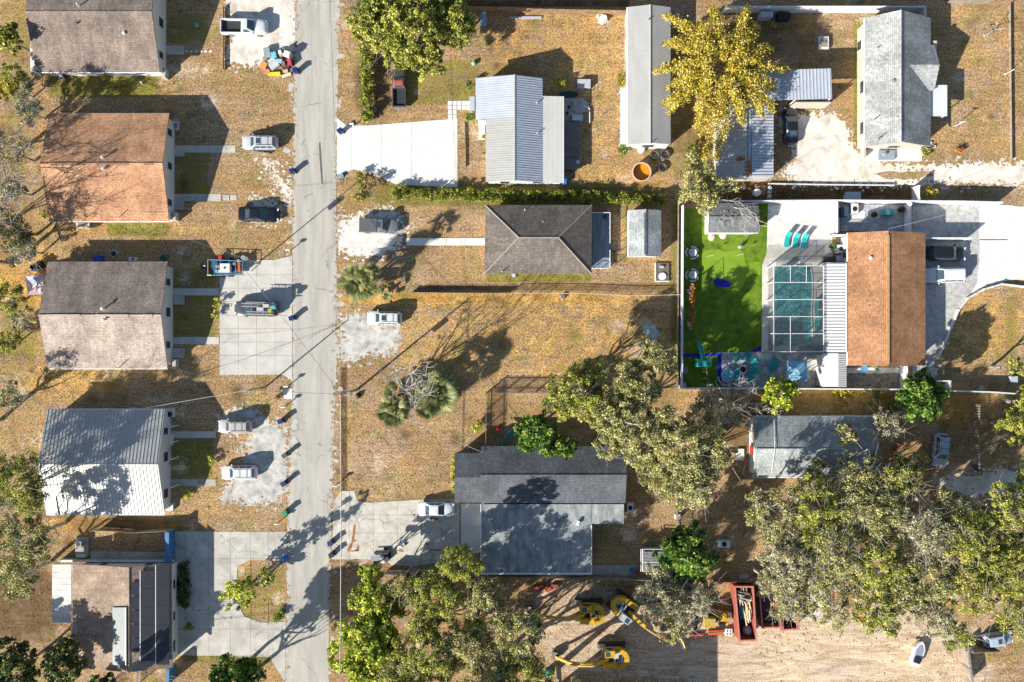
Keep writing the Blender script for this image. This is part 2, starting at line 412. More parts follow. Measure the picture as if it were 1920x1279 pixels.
# ------------------------------------------------------------------ ground sheet with its kinds of cover
NX, NY = 540, 400
gx = np.linspace(-82, 82, NX); gy = np.linspace(-60, 60, NY)
GX, GY = np.meshgrid(gx, gy)
PXg = GX/S + 960; PYg = 640 - GY/S
Z = np.zeros((NY, NX, 4), np.float32)
def blob(ch, cx, cy, rx, ry, amt=1.0, soft=0.35):
    d = np.sqrt(((PXg-cx)/rx)**2 + ((PYg-cy)/ry)**2)
    w = np.clip((1+soft-d)/(2*soft), 0, 1)*amt
    Z[..., ch] = np.maximum(Z[..., ch], w)
def rect(ch, x0, y0, x1, y1, amt=1.0, soft=12):
    w = np.clip((PXg-x0)/soft+.5, 0, 1)*np.clip((x1-PXg)/soft+.5, 0, 1)*np.clip((PYg-y0)/soft+.5, 0, 1)*np.clip((y1-PYg)/soft+.5, 0, 1)*amt
    Z[..., ch] = np.maximum(Z[..., ch], w)
G_, S_, D_, A_ = 0, 1, 2, 3     # greenish, sand, dark litter and painted shade, golden
for a in [(90,130,300,185,.75),(0,0,60,330,.45),(310,25,395,85,.5),(320,280,395,370,.55),(200,415,320,445,.8),(320,500,408,640,.55),(320,820,403,900,.6),(640,210,700,235,.3),
          (740,110,900,200,.55),(860,120,1000,150,.4),(910,510,1110,530,.9),(640,330,760,400,.45),(1255,230,1330,340,.5),(1600,60,1640,290,.9),(1600,30,1640,70,.8),
          (1660,350,1900,380,.35),(1880,520,1910,760,.5),(1170,385,1180,490,.8),(1255,380,1275,720,.6),(640,700,900,800,.15),(330,985,390,1000,.6),
          (335,1050,358,1150,.9),(360,1225,536,1245,.8),(445,1060,536,1165,.5),(0,560,70,700,.5),(990,20,1160,120,.25),(700,340,1240,390,.6),(1600,760,1900,860,.3),(860,880,905,940,.5)]:
    rect(G_, a[0],a[1],a[2],a[3],a[4],14)
for a in [(300,770,60,40,.5),(1100,150,40,60,.3),(480,300,40,18,.3),(350,130,60,20,.5),(440,945,80,35,.35)]: blob(S_, *a[:4], a[4])
for a in [(40,520,80,90,.7),(130,720,120,45,.5),(1560,750,250,20,.9),(240,430,200,14,.5),(900,560,300,14,.9),(1640,560,3,3,0),(200,985,200,15,.6),(1850,610,90,80,.5),(1790,760,60,40,.9),(1780,400,70,12,.7)]: blob(A_, *a[:4], a[4])
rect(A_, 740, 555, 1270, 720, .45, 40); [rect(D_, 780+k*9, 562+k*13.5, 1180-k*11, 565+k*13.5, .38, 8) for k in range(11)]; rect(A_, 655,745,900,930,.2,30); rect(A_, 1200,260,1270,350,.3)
rect(A_, 1750, 0, 1920, 300, .35, 30); rect(A_, 900, 20, 1175, 350, .45, 30); rect(A_, 640,10,672,215,.3); rect(A_, 400,690,540,760,.3); rect(A_,1350,740,1800,780,.5)
rect(A_, 650,740,660,920,.5)
# worked yard at the bottom: pale trodden sand
for a in [(1480,1240,330,50,.9),(1600,1190,260,50,.75),(1180,1200,230,90,.6),(1750,1260,140,40,.6),(1080,1120,110,40,.45),(1720,1060,110,30,.35),(1840,900,110,28,.6),(1100,980,60,60,.15),(1340,960,90,70,.3)]: blob(S_, *a[:4], a[4])
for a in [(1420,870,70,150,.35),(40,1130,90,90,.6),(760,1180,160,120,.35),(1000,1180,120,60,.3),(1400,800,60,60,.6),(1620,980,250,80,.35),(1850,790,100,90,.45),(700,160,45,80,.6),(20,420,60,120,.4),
          (1420,60,170,60,.5),(1310,260,60,80,.45),(1380,350,80,12,.8),(650,1000,0.1,0.1,0)]: blob(D_, *a[:4], a[4])  # leaf litter, plus bamboo shade and fence shade painted into the ground
rect(D_, 639, 688, 651, 925, .9, 5); rect(D_, 619, 1060, 640, 1180, .25); rect(D_, 1440, 345, 1710, 375, .85, 6); rect(D_, 1040,350,1260,360,.6); rect(D_,780,530,1275,548,.55,8); rect(D_,130,968,380,1000,.5)  # ditch litter; strips above the fences are their shadows painted dark
rect(D_, 0, 0, 60, 700, .25, 60); rect(D_, 1330,345,1440,378,.8,6); rect(D_, 860,0,1180,14,.8,6)  # scrub litter on the left; both fence strips are painted cast shade
for ch, sc in ((G_, 5), (D_, 9), (S_, 12)):
    r_ = np.random.RandomState(3+ch)
    for _ in range(420):
        q_ = r_.uniform(3,24); blob(ch, r_.uniform(0,1920), r_.uniform(0,1279), q_, q_*r_.uniform(.5,1.4), r_.uniform(.2,.62), .8)
Z[..., G_] = np.where((PYg > 700) & (PXg > 640) & (PXg < 900), Z[..., G_]*.5, Z[..., G_])
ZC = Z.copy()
NZ = NY*NX
V = np.stack([GX.ravel(), GY.ravel(), np.zeros(NZ)], 1)
i = np.arange(NY-1)[:, None]*NX + np.arange(NX-1)[None, :]
F = np.stack([i, i+1, i+NX+1, i+NX], -1).reshape(-1, 4)
E = 1500.0
# outer ring to the horizon
ring = np.array([(-E,-E,0),(E,-E,0),(E,E,0),(-E,E,0)], float); n0 = NZ
V = np.vstack([V, ring]); c00, c10, c11, c01 = 0, NX-1, NZ-1, NZ-NX
F = np.vstack([F, [(n0,n0+1,c10,c00),(n0+1,n0+2,c11,c10),(n0+2,n0+3,c01,c11),(n0+3,n0,c00,c01)]])
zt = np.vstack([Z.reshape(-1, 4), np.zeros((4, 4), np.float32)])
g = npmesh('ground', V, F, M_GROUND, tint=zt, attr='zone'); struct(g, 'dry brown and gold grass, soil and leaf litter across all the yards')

def flecks(name, pts, n, z, mat, seed, rmin=.08, rmax=.34, spread=.55, lab=None):
    r = random.Random(seed); mb = MB()
    P = [XY(*p) for p in pts]; L = [hypot(P[i_][0]-P[i_-1][0], P[i_][1]-P[i_-1][1]) for i_ in range(len(P))]; T = sum(L)
    for k in range(n):
        u = r.uniform(0, T); i_ = 0
        while u > L[i_]: u -= L[i_]; i_ += 1
        a, b = P[i_-1], P[i_]; q = u/(L[i_] or 1); x = a[0]+(b[0]-a[0])*q+r.gauss(0, spread); y = a[1]+(b[1]-a[1])*q+r.gauss(0, spread)
        R_ = r.uniform(rmin, rmax)*r.uniform(.5,1); m = 7; n0 = len(mb.v); ph = r.uniform(0,6); ex = r.uniform(.5,1.6); zz = z+k*1e-6
        mb.v += [(x+R_*ex*cos(ph+2*pi*j/m)*r.uniform(.6,1.2), y+R_*sin(ph+2*pi*j/m)*r.uniform(.6,1.2), zz) for j in range(m)]; mb.f.append(tuple(range(n0, n0+m)))
    o = mb.build(name, mat); o['kind'] = 'stuff'
    if lab: o['label'] = lab
    return o
# ------------------------------------------------------------------ road
rl = [(556,-120),(555,0),(552,120),(550,300),(548,480),(548,600),(546,760),(541,880),(538,1000),(537,1150),(535,1279),(533,1420)]
rr = [(638,-120),(637,0),(634,150),(631,300),(630,480),(634,640),(630,700),(624,900),(621,1040),(618,1150),(617,1279),(615,1420)]
area('road', rl + rr[::-1], 0.016, M_ROAD, 0.9, 0.07, 4, label='pale worn asphalt street without markings')
flecks('roadside_grit', rl, 420, .021, M_GROUND, 5, .05, .3, .16, 'sand and dry grass creeping over the left road edge'); flecks('roadside_grit', rr, 420, .021, M_GROUND, 6, .05, .3, .16, 'sand and dry grass creeping over the right road edge')
flecks('road_stain', [(575,0),(572,640),(565,1279)], 160, .0205, plain('faint_tar_spot', (.30,.285,.25), .9), 7, .03, .12, 1.6); flecks('road_sand', [(550,0),(548,640),(540,1279),(618,1279),(633,640),(636,0)], 300, .0195, plain('road_dust', (.50,.47,.41), .95), 8, .1, .5, .35)
area('crack_seal', [(598,268),(601,268),(604,310),(606,345),(603,345),(600,310)], 0.022, plain('tar', (.12,.115,.11), .7), .6, .03, 3, hard=False)
# ------------------------------------------------------------------ gravel, sand, drives
def ga(pts, m, sd, lab, z=0.008, amp=.3):
    area('gravel_patch', pts, z, m, 0.32, amp, sd, label=lab)
    if amp > .1:
        flecks('scattered_gravel', pts, 26*len(pts), z-.003, m, sd, .06, .3, .45); flecks('grass_tufts_on_gravel', pts, 26*len(pts), z+.003, M_GROUND, sd+50, .06, .32, .4)
ga([(424,-40),(556,-40),(555,60),(553,100),(520,104),(492,108),(486,122),(440,127),(426,122),(430,70)], M_PALESAND, 1, 'pale gravel drive under the white pickup')
ga([(493,292),(506,296),(516,315),(532,332),(548,345),(549,376),(535,380),(520,360),(508,335),(498,315)], M_PALESAND, 2, 'pale worn sand beside the road')
ga([(470,372),(510,370),(530,385),(528,410),(505,418),(470,416)], M_PALESAND, 3, 'pale sand under the black car')
ga([(405,770),(470,762),(505,790),(535,800),(541,820),(539,900),(525,945),(470,948),(418,940),(420,905),(460,890),(450,850),(470,815),(420,815)], M_GREYGRAVEL, 4, 'grey gravel parking patch at the metal-roofed house')
ga([(631,412),(660,405),(700,398),(735,392),(756,405),(758,440),(748,468),(715,482),(690,487),(655,480),(632,474)], M_WHITEGRAVEL, 5, 'white shell drive around the grey pickup')
ga([(632,588),(690,590),(752,612),(752,640),(740,664),(700,668),(688,672),(650,680),(634,674)], M_GREYGRAVEL, 6, 'grey gravel drive under the silver wagon')
ga([(1466,200),(1500,215),(1530,212),(1566,214),(1590,235),(1600,278),(1625,298),(1700,312),(1800,307),(2000,302),(2000,346),(1800,347),(1660,346),(1560,347),(1478,342),(1462,325),(1490,300),(1480,262),(1460,255)], M_PALESAND, 7, 'pale sandy drive curving past the grey roofed house', amp=.3)
area('grass_strip', [(1636,327),(1660,322),(1745,322),(1750,330),(1700,337),(1660,336)], 0.014, M_GROUND, .6, .15, 3)
ga([(1760,905),(1790,895),(1840,890),(1880,878),(2000,872),(2000,965),(1900,950),(1840,930),(1790,935)], M_PALESAND, 8, 'pale sandy lane shaded by the oaks')
slabs('concrete_walk', [(300,86),(346,86),(346,103),(300,103)], [300,323,346], [86,103], M_CONCGREY, label='short concrete walk to the brown house')
for k,(a,b_) in enumerate([(350,97),(360,97),(371,96),(382,97),(393,97)]):
    pass
slabs('concrete_walk', [(318,273),(442,273),(442,287),(318,287)], [318,343,368,392,417,442], [273,287], M_CONCGREY, label='concrete walk to the upper door of the orange house')
slabs('concrete_walk', [(318,364),(415,364),(415,378),(318,378)], [318,342,366,390,415], [364,378], M_CONCGREY, label='concrete walk to the lower door of the orange house')
slabs('concrete_walk', [(318,541),(411,541),(411,555),(318,555)], [318,344,366,388,411], [541,555], M_CONC, label='concrete walk from the upper door to the slab drive')
slabs('concrete_walk', [(312,632),(411,632),(411,646),(312,646)], [312,337,362,387,411], [632,646], M_CONC, label='concrete walk from the lower door to the slab drive')
slabs('concrete_walk', [(316,809),(405,809),(405,822),(316,822)], [316,342,405], [809,822], M_CONC, label='concrete walk to the upper door of the metal-roofed house')
slabs('concrete_walk', [(314,899),(405,899),(405,912),(314,912)], [314,340,378,405], [899,912], M_CONCGREY, label='concrete walk to the lower door of the metal-roofed house')
slabs('concrete_walk', [(762,447),(909,447),(909,461),(762,461)], [762,801,837,873,909], [447,461], M_CONCWHITE, label='pale concrete walk to the hip-roofed house')
slabs('concrete_drive', [(412,488),(514,488),(548,480),(548,714),(530,703),(412,703)], [412,447,481,516,548], [480,516,541,566,592,617,642,667,714], M_CONC, label='wide pale concrete drive cast in square bays')
slabs('concrete_drive', [(632,222),(650,236),(690,236),(858,223),(858,352),(745,347),(690,325),(664,318),(632,328)], [632,659,715,772,858], [222,352], M_CONCWHITE, label='bright white concrete drive by the blue-grey metal roof', z=.04)
slabs('concrete_drive', [(626,940),(640,921),(664,921),(671,940),(690,943),(795,937),(852,937),(862,945),(862,1048),(780,1062),(735,1060),(720,1049),(622,1049)], [622,655,700,745,790,862], [921,966,1000,1062], M_CONCOLD, label='old cracked concrete drive with rust stains', z=.04)
slabs('concrete_drive', [(864,945),(902,945),(902,1036),(864,1045)], [864,902], [945,990,1045], M_CONCWHITE, label='pale slab between old drive and dark house', z=.06)
slabs('concrete_drive', [(318,997),(538,997),(537,1052),(470,1050),(446,1062),(443,1090),(445,1130),(458,1156),(490,1168),(536,1166),(535,1279),(505,1232),(325,1229)], [318,348,392,432,470,503,538], [997,1048,1088,1128,1180,1230,1279], M_CONCGREY, label='stained concrete drive looping round a grass island', z=.04)
slabs('mail_pad', [(528,733),(548,727),(548,749),(533,748)], [528,548], [727,749], M_CONCWHITE, label='small pale concrete pad at the road edge')
# stepping tiles: white squares
t = thing('stepping_path', 'L of white square tiles beside the metal-roofed house', None, W(860,205), kind='structure')
for k, (a, b_) in enumerate([(840+8.6*i_, 190) for i_ in range(5)] + [(840+8.6*i_, 198.6) for i_ in range(5)] + [(840+8.6*i_, 207.2) for i_ in range(2)] + [(840+8.6*i_, 215.8) for i_ in range(2)]):
    MB().box(*XY(a, b_+7.6)[:1], XY(a+7.6, b_)[0], XY(a, b_+7.6)[1], XY(a, b_)[1], 0.003, .04+.004*(k%3)).build('tile', M_CONCWHITE, t)
t = thing('stepping_path', 'short line of broken white stones at the end of the walk', None, W(370,97), kind='structure')
for k in range(6):
    x, y = XY(350+k*9, 97+R0.uniform(-1,1)); MB().prism([(x+R0.uniform(.15,.28)*cos(q), y+R0.uniform(.1,.2)*sin(q)) for q in (0,1,2,3,4,5)], 0, .04).build('stone', M_CONCWHITE, t)
t = thing('stepping_path', 'three pale stepping slabs by the black car', None, W(420,371), kind='structure')
for (a, b_, r_) in [(402,370,.7),(424,371,.35),(438,371,.35)]:
    x, y = XY(a, b_); MB().rbox(x, y, r_*2.4, .7, 0, .05, .02).build('slab', M_CONCGREY, t)
slabs('worn_slab_edge', [(448,246),(456,246),(456,250),(448,250)], [448,456], [246,250], M_CONCGREY, label='scrap of concrete by the lawn')
# rust stains on old drive
M_RUST = mottled('rust_stained_earth', [(0.3, (.25,.10,.04)), (0.7, (.42,.20,.09))], 2, 9, .9, .1)
for k, p in enumerate([[(663,985),(667,984),(666,1000),(664,1012),(669,1014),(662,1018),(657,1033),(673,1031),(673,1034),(651,1034),(652,1028),(659,1017)], [(671,1022),(673,1022),(673,1033),(667,1033)], [(806,970),(824,971),(820,976),(808,975)], [(807,1030),(826,1030),(826,1034),(807,1033)], [(800,1018),(804,1018),(803,1023),(799,1022)], [(741,1026),(757,1033),(757,1035),(742,1034)]]):
    area('rust_stain', p, 0.056, M_RUST, .35, .05, k, hard=False)
# ------------------------------------------------------------------ back garden with turf, deck and pool
ga([(1440,378),(1575,378),(1575,436),(1561,436),(1561,492),(1545,492),(1545,463),(1440,463),(1440,492),(1436,492)], M_WHITEGRAVEL, 9, 'white shell ground around the teal loungers', amp=.05)
area('artificial_lawn', [(1282,392),(1440,382),(1437,492),(1429,498),(1428,660),(1352,660),(1352,726),(1282,726)], 0.012, M_TURF, label='vivid green artificial lawn between fence and pool')
area('putting_green', [(1310,483),(1322,470),(1345,468),(1362,473),(1383,468),(1394,472),(1397,492),(1403,515),(1392,540),(1371,548),(1352,540),(1336,525),(1322,508),(1311,498)], 0.020, M_PUTT, .5, .03, label='lighter green putting surface')
area('putting_green', [(1405,492),(1426,492),(1426,516),(1405,514)], 0.020, M_PUTT, .5, .03)
area('blue_turf_patch', [(1337,526),(1345,522),(1360,525),(1372,532),(1368,538),(1355,540),(1340,536)], 0.026, M_BLUETURF, .4, .06, label='blue patch on the artificial lawn')
area('blue_turf_patch', [(1282,664),(1352,662),(1352,668),(1282,670)], 0.026, M_BLUETURF, label='blue strip across the shaded turf')
area('blue_turf_patch', [(1345,664),(1352,660),(1352,720),(1345,720)], 0.032, M_BLUETURF, label='blue strip along the paved terrace')
area('blue_turf_patch', [(1408,660),(1426,648),(1426,660)], 0.032, M_BLUETURF, label='blue corner by the pool deck')
area('concrete_border', [(1440,460),(1546,460),(1546,499),(1429,499),(1436,478)], 0.026, M_CONCGREY, label='concrete strip between loungers and pool cage')
area('concrete_border', [(1429,497),(1446,497),(1446,660),(1428,660)], 0.03, M_PALESAND, label='pale sandy strip between turf and pool')
area('paved_terrace', [(1353,661),(1545,661),(1545,727),(1353,727)], 0.034, M_PAVER, label='grey flagstone terrace with fire pit')
def pavers(name, label, x0, y0, x1, y1, st, mat, z0, seed, poly=None):
    """irregular flagstones, each its own stone"""
    t = thing(name, label, None, W((x0+x1)/2, (y0+y1)/2), kind='structure'); r = random.Random(seed); nx = int((x1-x0)/st); ny = int((y1-y0)/st)
    P = [[(x0+(x1-x0)*i_/nx + (r.uniform(-.3,.3)*st if 0<i_<nx else 0), y0+(y1-y0)*j/ny + (r.uniform(-.3,.3)*st if 0<j<ny else 0)) for i_ in range(nx+1)] for j in range(ny+1)]
    for j in range(ny):
        for i_ in range(nx):
            q = [XY(*P[j+1][i_]), XY(*P[j+1][i_+1]), XY(*P[j][i_+1]), XY(*P[j][i_])]
            if poly: q = clip(q, poly)
            MB().prism(q, z0-.02, z0+r.uniform(.02,.035), .09).build('flagstone', mat[r.randrange(len(mat))], t)
    return t
FL = [M_PAVER, plain('flagstone_tan', (.45,.40,.33), .8, var=.3), plain('flagstone_blue', (.33,.37,.42), .8, var=.3), plain('flagstone_pale', (.58,.57,.54), .8, var=.2)]
pavers('flagstone_terrace', 'irregular grey and tan flagstones around the fire pit', 1354, 662, 1544, 726, 11, FL, .05, 3)
area('paver_drive', [(1711,381),(1836,379),(1836,480),(1831,532),(1812,560),(1795,585),(1780,620),(1762,668),(1752,680),(1752,730),(1706,730),(1711,690)], 0.03, M_PAVER, label='grey paver drive in front of the orange-brown roof')
area('white_drive', [(1836,379),(1850,383),(1920,388),(2000,388),(2000,525),(1900,525),(1870,531),(1840,540),(1815,562),(1812,560),(1831,532),(1836,480)], 0.036, M_CONCWHITE, .8, .05, 5, label='white gravel and concrete drive at the right edge')
area('drive_joint', [(1836,449),(1889,449),(1889,451),(1836,451)], 0.042, M_JOINT, hard=False)
pavers('flagstone_court', 'grey flagstones of the shaded side court', 1576, 384, 1706, 434, 12, [M_PAVER, FL[2]], .05, 5)
area('pebble_bed', [(1588,690),(1692,690),(1692,727),(1588,727)], 0.03, M_WHITEGRAVEL, label='pebble bed below the orange-brown roof')
area('gravel_strip', [(1588,700),(1690,700),(1690,727),(1588,727)], 0.036, mottled('dark_pebbles', [(0.3,(.10,.10,.08)),(0.7,(.35,.33,.27))], 1.8, 7, .9, .4), .5, .1, 3)
area('pool_surround', [(1442,492),(1545,492),(1545,661),(1446,661),(1446,497)], 0.038, M_CONCWHITE, label='concrete deck round the pool')
# patio of the metal-roofed house and of others
area('patio', [(1057,185),(1092,185),(1105,195),(1102,230),(1090,226),(1057,228)], 0.03, M_PAVER, label='shaded paver patio behind the metal-roofed house')
area('house_apron', [(62,-20),(72,-20),(78,140),(60,132)], 0.03, M_CONCGREY, hard=False)
slabs('concrete_walk', [(98,1058),(170,1058),(170,1034),(318,1036),(318,1052),(300,1056)], [98,170,230,318], [1034,1062], M_CONCGREY, label='weathered concrete walk above the solar house')
slabs('concrete_walk', [(1110,1060),(1195,1060),(1195,1080),(1110,1080)], [1110,1150,1195], [1060,1080], M_CONCGREY, label='concrete walk below the dark house')
area('pond_liner', [(1205,612),(1214,604),(1228,610),(1240,628),(1228,640),(1210,630)], 0.01, plain('pale_sheet', (.45,.50,.48), .7, var=.4), .4, .12, 3, hard=False, kind=None)['label'] = 'crumpled pale sheet on the shaded grass'
bpy.data.objects['pond_liner']['category'] = 'tarp'; bpy.data.objects['pond_liner'].name = 'crumpled_sheet'
# ------------------------------------------------------------------ building helpers
M_WHITEWALL = mottled('white_stucco', [(0.3, (.58,.56,.52)), (0.7, (.68,.66,.62))], .8, 8, .85, .1, finemix=.15)
M_CREAM = plain('cream_stucco', (.50,.44,.37), .85, var=.1)
M_TRIM = plain('white_trim', (.70,.70,.69), .5, var=.05)
M_GLASS = plain('dark_window_glass', (.03,.045,.06), .08, spec=.8, var=.2)
M_BLUEWALL = plain('blue_painted_wall', (.06,.17,.32), .7, var=.15)
M_SLATE = plain('grey_blue_wall', (.25,.30,.34), .8, var=.12)
M_PIPE = plain('galvanised_pipe', (.55,.56,.57), .35, .6, var=.1)
M_METALROOF = plain('pale_metal_roofing', (.45,.45,.425), .38, .15, var=.06, scale=.8, spec=.5)
M_METALBLUE = plain('white_metal_roofing', (.46,.50,.56), .38, .1, var=.08, scale=.8)
M_METALOLD = mottled('weathered_white_metal', [(0.3,(.34,.34,.31)),(0.5,(.54,.53,.49)),(0.7,(.64,.63,.60))], .9, 7, .55, .05, (.5,1.6,1), finemix=.25)
M_DECK = mottled('blue_grey_deck_boards', [(0.3,(.12,.17,.22)),(0.7,(.28,.34,.40))], 1, 8, .8, .1, (2,.4,1))
M_WOODGREY = mottled('grey_timber', [(0.3,(.17,.14,.11)),(0.7,(.36,.31,.25))], 1, 8, .85, .2, (.5,2,1))
M_WOODBROWN = mottled('brown_timber', [(0.3,(.16,.09,.045)),(0.7,(.36,.23,.13))], 1.2, 8, .85, .2)
M_VINYL = plain('white_vinyl', (.68,.69,.70), .4, var=.04)
M_BLACK = plain('black_rubber', (.018,.018,.02), .6, var=.3)
M_RED = plain('red_paint', (.45,.03,.03), .5, var=.2)
M_TEAL = plain('teal_plastic', (.02,.40,.40), .45, var=.15)
M_GREENPL = plain('green_plastic', (.05,.35,.16), .5, var=.2)

def wallwin(parent, p, q, z, w, h, t=0.5, door=False, name=None, mat=None, frame=None):
    """a window or door set on the wall running p->q (outside on the right hand), centre at fraction t"""
    L = hypot(q[0]-p[0], q[1]-p[1]); dx, dy = (q[0]-p[0])/L, (q[1]-p[1])/L; nx, ny = dy, -dx
    cx, cy = p[0]+(q[0]-p[0])*t, p[1]+(q[1]-p[1])*t; a = atan2(dy, dx)
    f = MB().rbox(cx+nx*.02, cy+ny*.02, w+.16, .08, z-.08, z+h+.08, a).build('door' if door else 'window', frame or M_TRIM, parent)
    g = MB().rbox(cx+nx*.065, cy+ny*.065, w, .03, z, z+h, a).build('door_leaf' if door else 'pane', mat or (M_GLASS), f)
    return f
def walls(parent, poly, h, mat, name='wall', wins=True, seed=1, z0=0.0):
    """each wall of the footprint (world xy, counter-clockwise) one part, with windows"""
    n = len(poly); a = sum(poly[i][0]*poly[(i+1)%n][1]-poly[(i+1)%n][0]*poly[i][1] for i in range(n))
    if a < 0: poly = poly[::-1]
    r = random.Random(seed)
    t = .12
    for i in range(n):
        p, q = poly[i], poly[(i+1)%n]; L = hypot(q[0]-p[0], q[1]-p[1])
        if L < .3: continue
        dx, dy = (q[0]-p[0])/L, (q[1]-p[1])/L
        MB().rbox((p[0]+q[0])/2-dy*(-t/2)*-1, (p[1]+q[1])/2+dx*(-t/2)*-1, L-2*t-.004 if i%2 else L, t, z0, h, atan2(dy, dx)).build(name, mat, parent)
        if wins and L > 3:
            k = max(1, int(L/4.2))
            for j in range(k):
                wallwin(parent, p, q, 1.0 if r.random() < .8 else .2, r.choice([.9,1.2,1.6]), min(1.1, h-1.3) if h > 2 else .6, (j+.5)/k+r.uniform(-.05,.05))
def gable_fill(parent, a, b, top, mat):
    """triangle wall between eave points a,b and the ridge end"""
    d = (b[0]-a[0], b[1]-a[1]); L = hypot(*d); n = (d[1]/L*.06, -d[0]/L*.06)
    P = [(a[0]+n[0],a[1]+n[1],a[2]),(b[0]+n[0],b[1]+n[1],b[2]),(top[0]+n[0],top[1]+n[1],top[2]),(a[0]-n[0],a[1]-n[1],a[2]),(b[0]-n[0],b[1]-n[1],b[2]),(top[0]-n[0],top[1]-n[1],top[2])]
    MB().add(P, [(0,1,2),(5,4,3),(0,3,4,1),(1,4,5,2),(2,5,3,0)]).build('gable_wall', mat, parent)
def metal_slope(parent, e0, e1, r1, r0, w, mat, name='roof_panel', ribs=3, t=.03, rh=.035, rw=.05):
    """sheets side by side from eave e0-e1 up to ridge r0-r1; every sheet an object, alike sheets share a mesh"""
    import mathutils
    e0, e1, r0, r1 = (mathutils.Vector(p) for p in (e0, e1, r0, r1))
    off = mathutils.Vector(off_of(parent))
    L = (e1-e0).length; n = max(1, round(L/w)); d = (e1-e0)/n; up = r0-e0
    u = d.normalized(); nrm = u.cross(up).normalized()
    if nrm.z < 0: nrm = -nrm
    mb = MB(); g = .006; a = u*g; b = d-u*g
    def prism4(p0, p1, hgt):
        # p0,p1 along the eave; extruded up the slope and along the normal
        vs = [p0, p1, p1+up, p0+up, p0+nrm*hgt, p1+nrm*hgt, p1+up+nrm*hgt, p0+up+nrm*hgt]
        fl = (d.cross(up)).dot(nrm) > 0
        fs = [(0,3,2,1),(4,5,6,7),(0,1,5,4),(1,2,6,5),(2,3,7,6),(3,0,4,7)]
        if not fl: fs = [f[::-1] for f in fs]
        mb.add([tuple(v) for v in vs], fs)
    prism4(a, b, t)
    for k in range(ribs):
        c = d*((k+.5)/ribs)+nrm*t
        prism4(c-u*rw/2, c+u*rw/2, rh)
    o = mb.build(name, mat, parent, world=False)
    o.location = e0-off
    for k in range(1, n):
        c = o.copy(); COL.objects.link(c); c.location = e0-off+d*k
def gable(name, label, rect_px, axis, ridge_px, eave, dh, roofmat, wallmat, ov=.45, metal=0, ridge_mat=None, wins=True, seed=1, ext=(0,0), cat='house', rh=.035, ribs=3, eave_w=.16, slope_mats=None, fascia=None):
    """rect_px l,t,r,b = eave rectangle as photographed; ridge_px = ridge line's photo row or column"""
    l, t, r, b = rect_px
    x0, y1 = XY(l, t, eave); x1, y0 = XY(r, b, eave)
    root = thing(name, label, cat, ((x0+x1)/2, (y0+y1)/2, 0))
    zr = eave+dh
    if axis == 'x': ym = XY(0, ridge_px, zr)[1]
    else: xm = XY(ridge_px, 0, zr)[0]
    if axis == 'x':
        quads = [((x0,y0,eave),(x1,y0,eave),(x1+ext[1],ym,zr),(x0-ext[0],ym,zr)), ((x1,y1,eave),(x0,y1,eave),(x0-ext[0],ym,zr),(x1+ext[1],ym,zr))]
    else:
        quads = [((x0,y1,eave),(x0,y0,eave),(xm,y0-ext[0],zr),(xm,y1+ext[1],zr)), ((x1,y0,eave),(x1,y1,eave),(xm,y1+ext[1],zr),(xm,y0-ext[0],zr))]
    for i_, q in enumerate(quads):
        m = slope_mats[i_] if slope_mats else roofmat
        if metal: metal_slope(root, q[0], q[1], q[2], q[3], metal, m, ribs=ribs, rh=rh)
        else: MB().slab(list(q), eave_w).build('roof_slope', m, root)
    rc = MB()
    if axis == 'x': rc.tube([(x0-ext[0]-.02,ym,zr+.0),(x1+ext[1]+.02,ym,zr+.0)], .09, 6)
    else: rc.tube([(xm,y0-ext[0]-.02,zr),(xm,y1+ext[1]+.02,zr)], .09, 6)
    rc.build('ridge_cap', ridge_mat or roofmat, root)
    # fascia boards
    fm = fascia or M_TRIM
    for q in quads:
        MB().tube([(q[0][0],q[0][1],eave-.1),(q[1][0],q[1][1],eave-.1)], .07, 4).build('fascia', fm, root)
    P = [(x0+ov,y0+ov),(x1-ov,y0+ov),(x1-ov,y1-ov),(x0+ov,y1-ov)]
    walls(root, P, eave-eave_w-.02 if not metal else eave-.06, wallmat, wins=wins, seed=seed)
    e = eave-.12; k = ov*dh/(abs((y1-y0) if axis=='x' else (x1-x0))/2)
    if axis == 'x':
        for x in (x0+ov, x1-ov): gable_fill(root, (x,y0+ov,e) if x < 0 or 1 else 0, (x,y1-ov,e), (x,ym,zr-.22), wallmat)
    else:
        for y in (y0+ov, y1-ov): gable_fill(root, (x0+ov,y,e), (x1-ov,y,e), (xm,y,zr-.22), wallmat)
    root['z'] = eave
    return root, (x0,y0,x1,y1)
def vent(parent, px, py, z, h=.45, r=.09, mat=None, cap=False, base=.3):
    """plumbing stack or vent hood on a roof; z = roof height under it"""
    x, y = XY(px, py, z+h)
    o = MB().cyl(x, y, z-base, z+h, r, 8).build('vent_pipe', mat or M_PIPE, parent)
    if cap:
        c = MB().cyl(x, y, z+h, z+h+.12, r*2, 8, r*1.2).build('vent_cap', mat or M_PIPE, parent)
def rz_at(root_rect, axis, eave, dh, px, py):
    pass

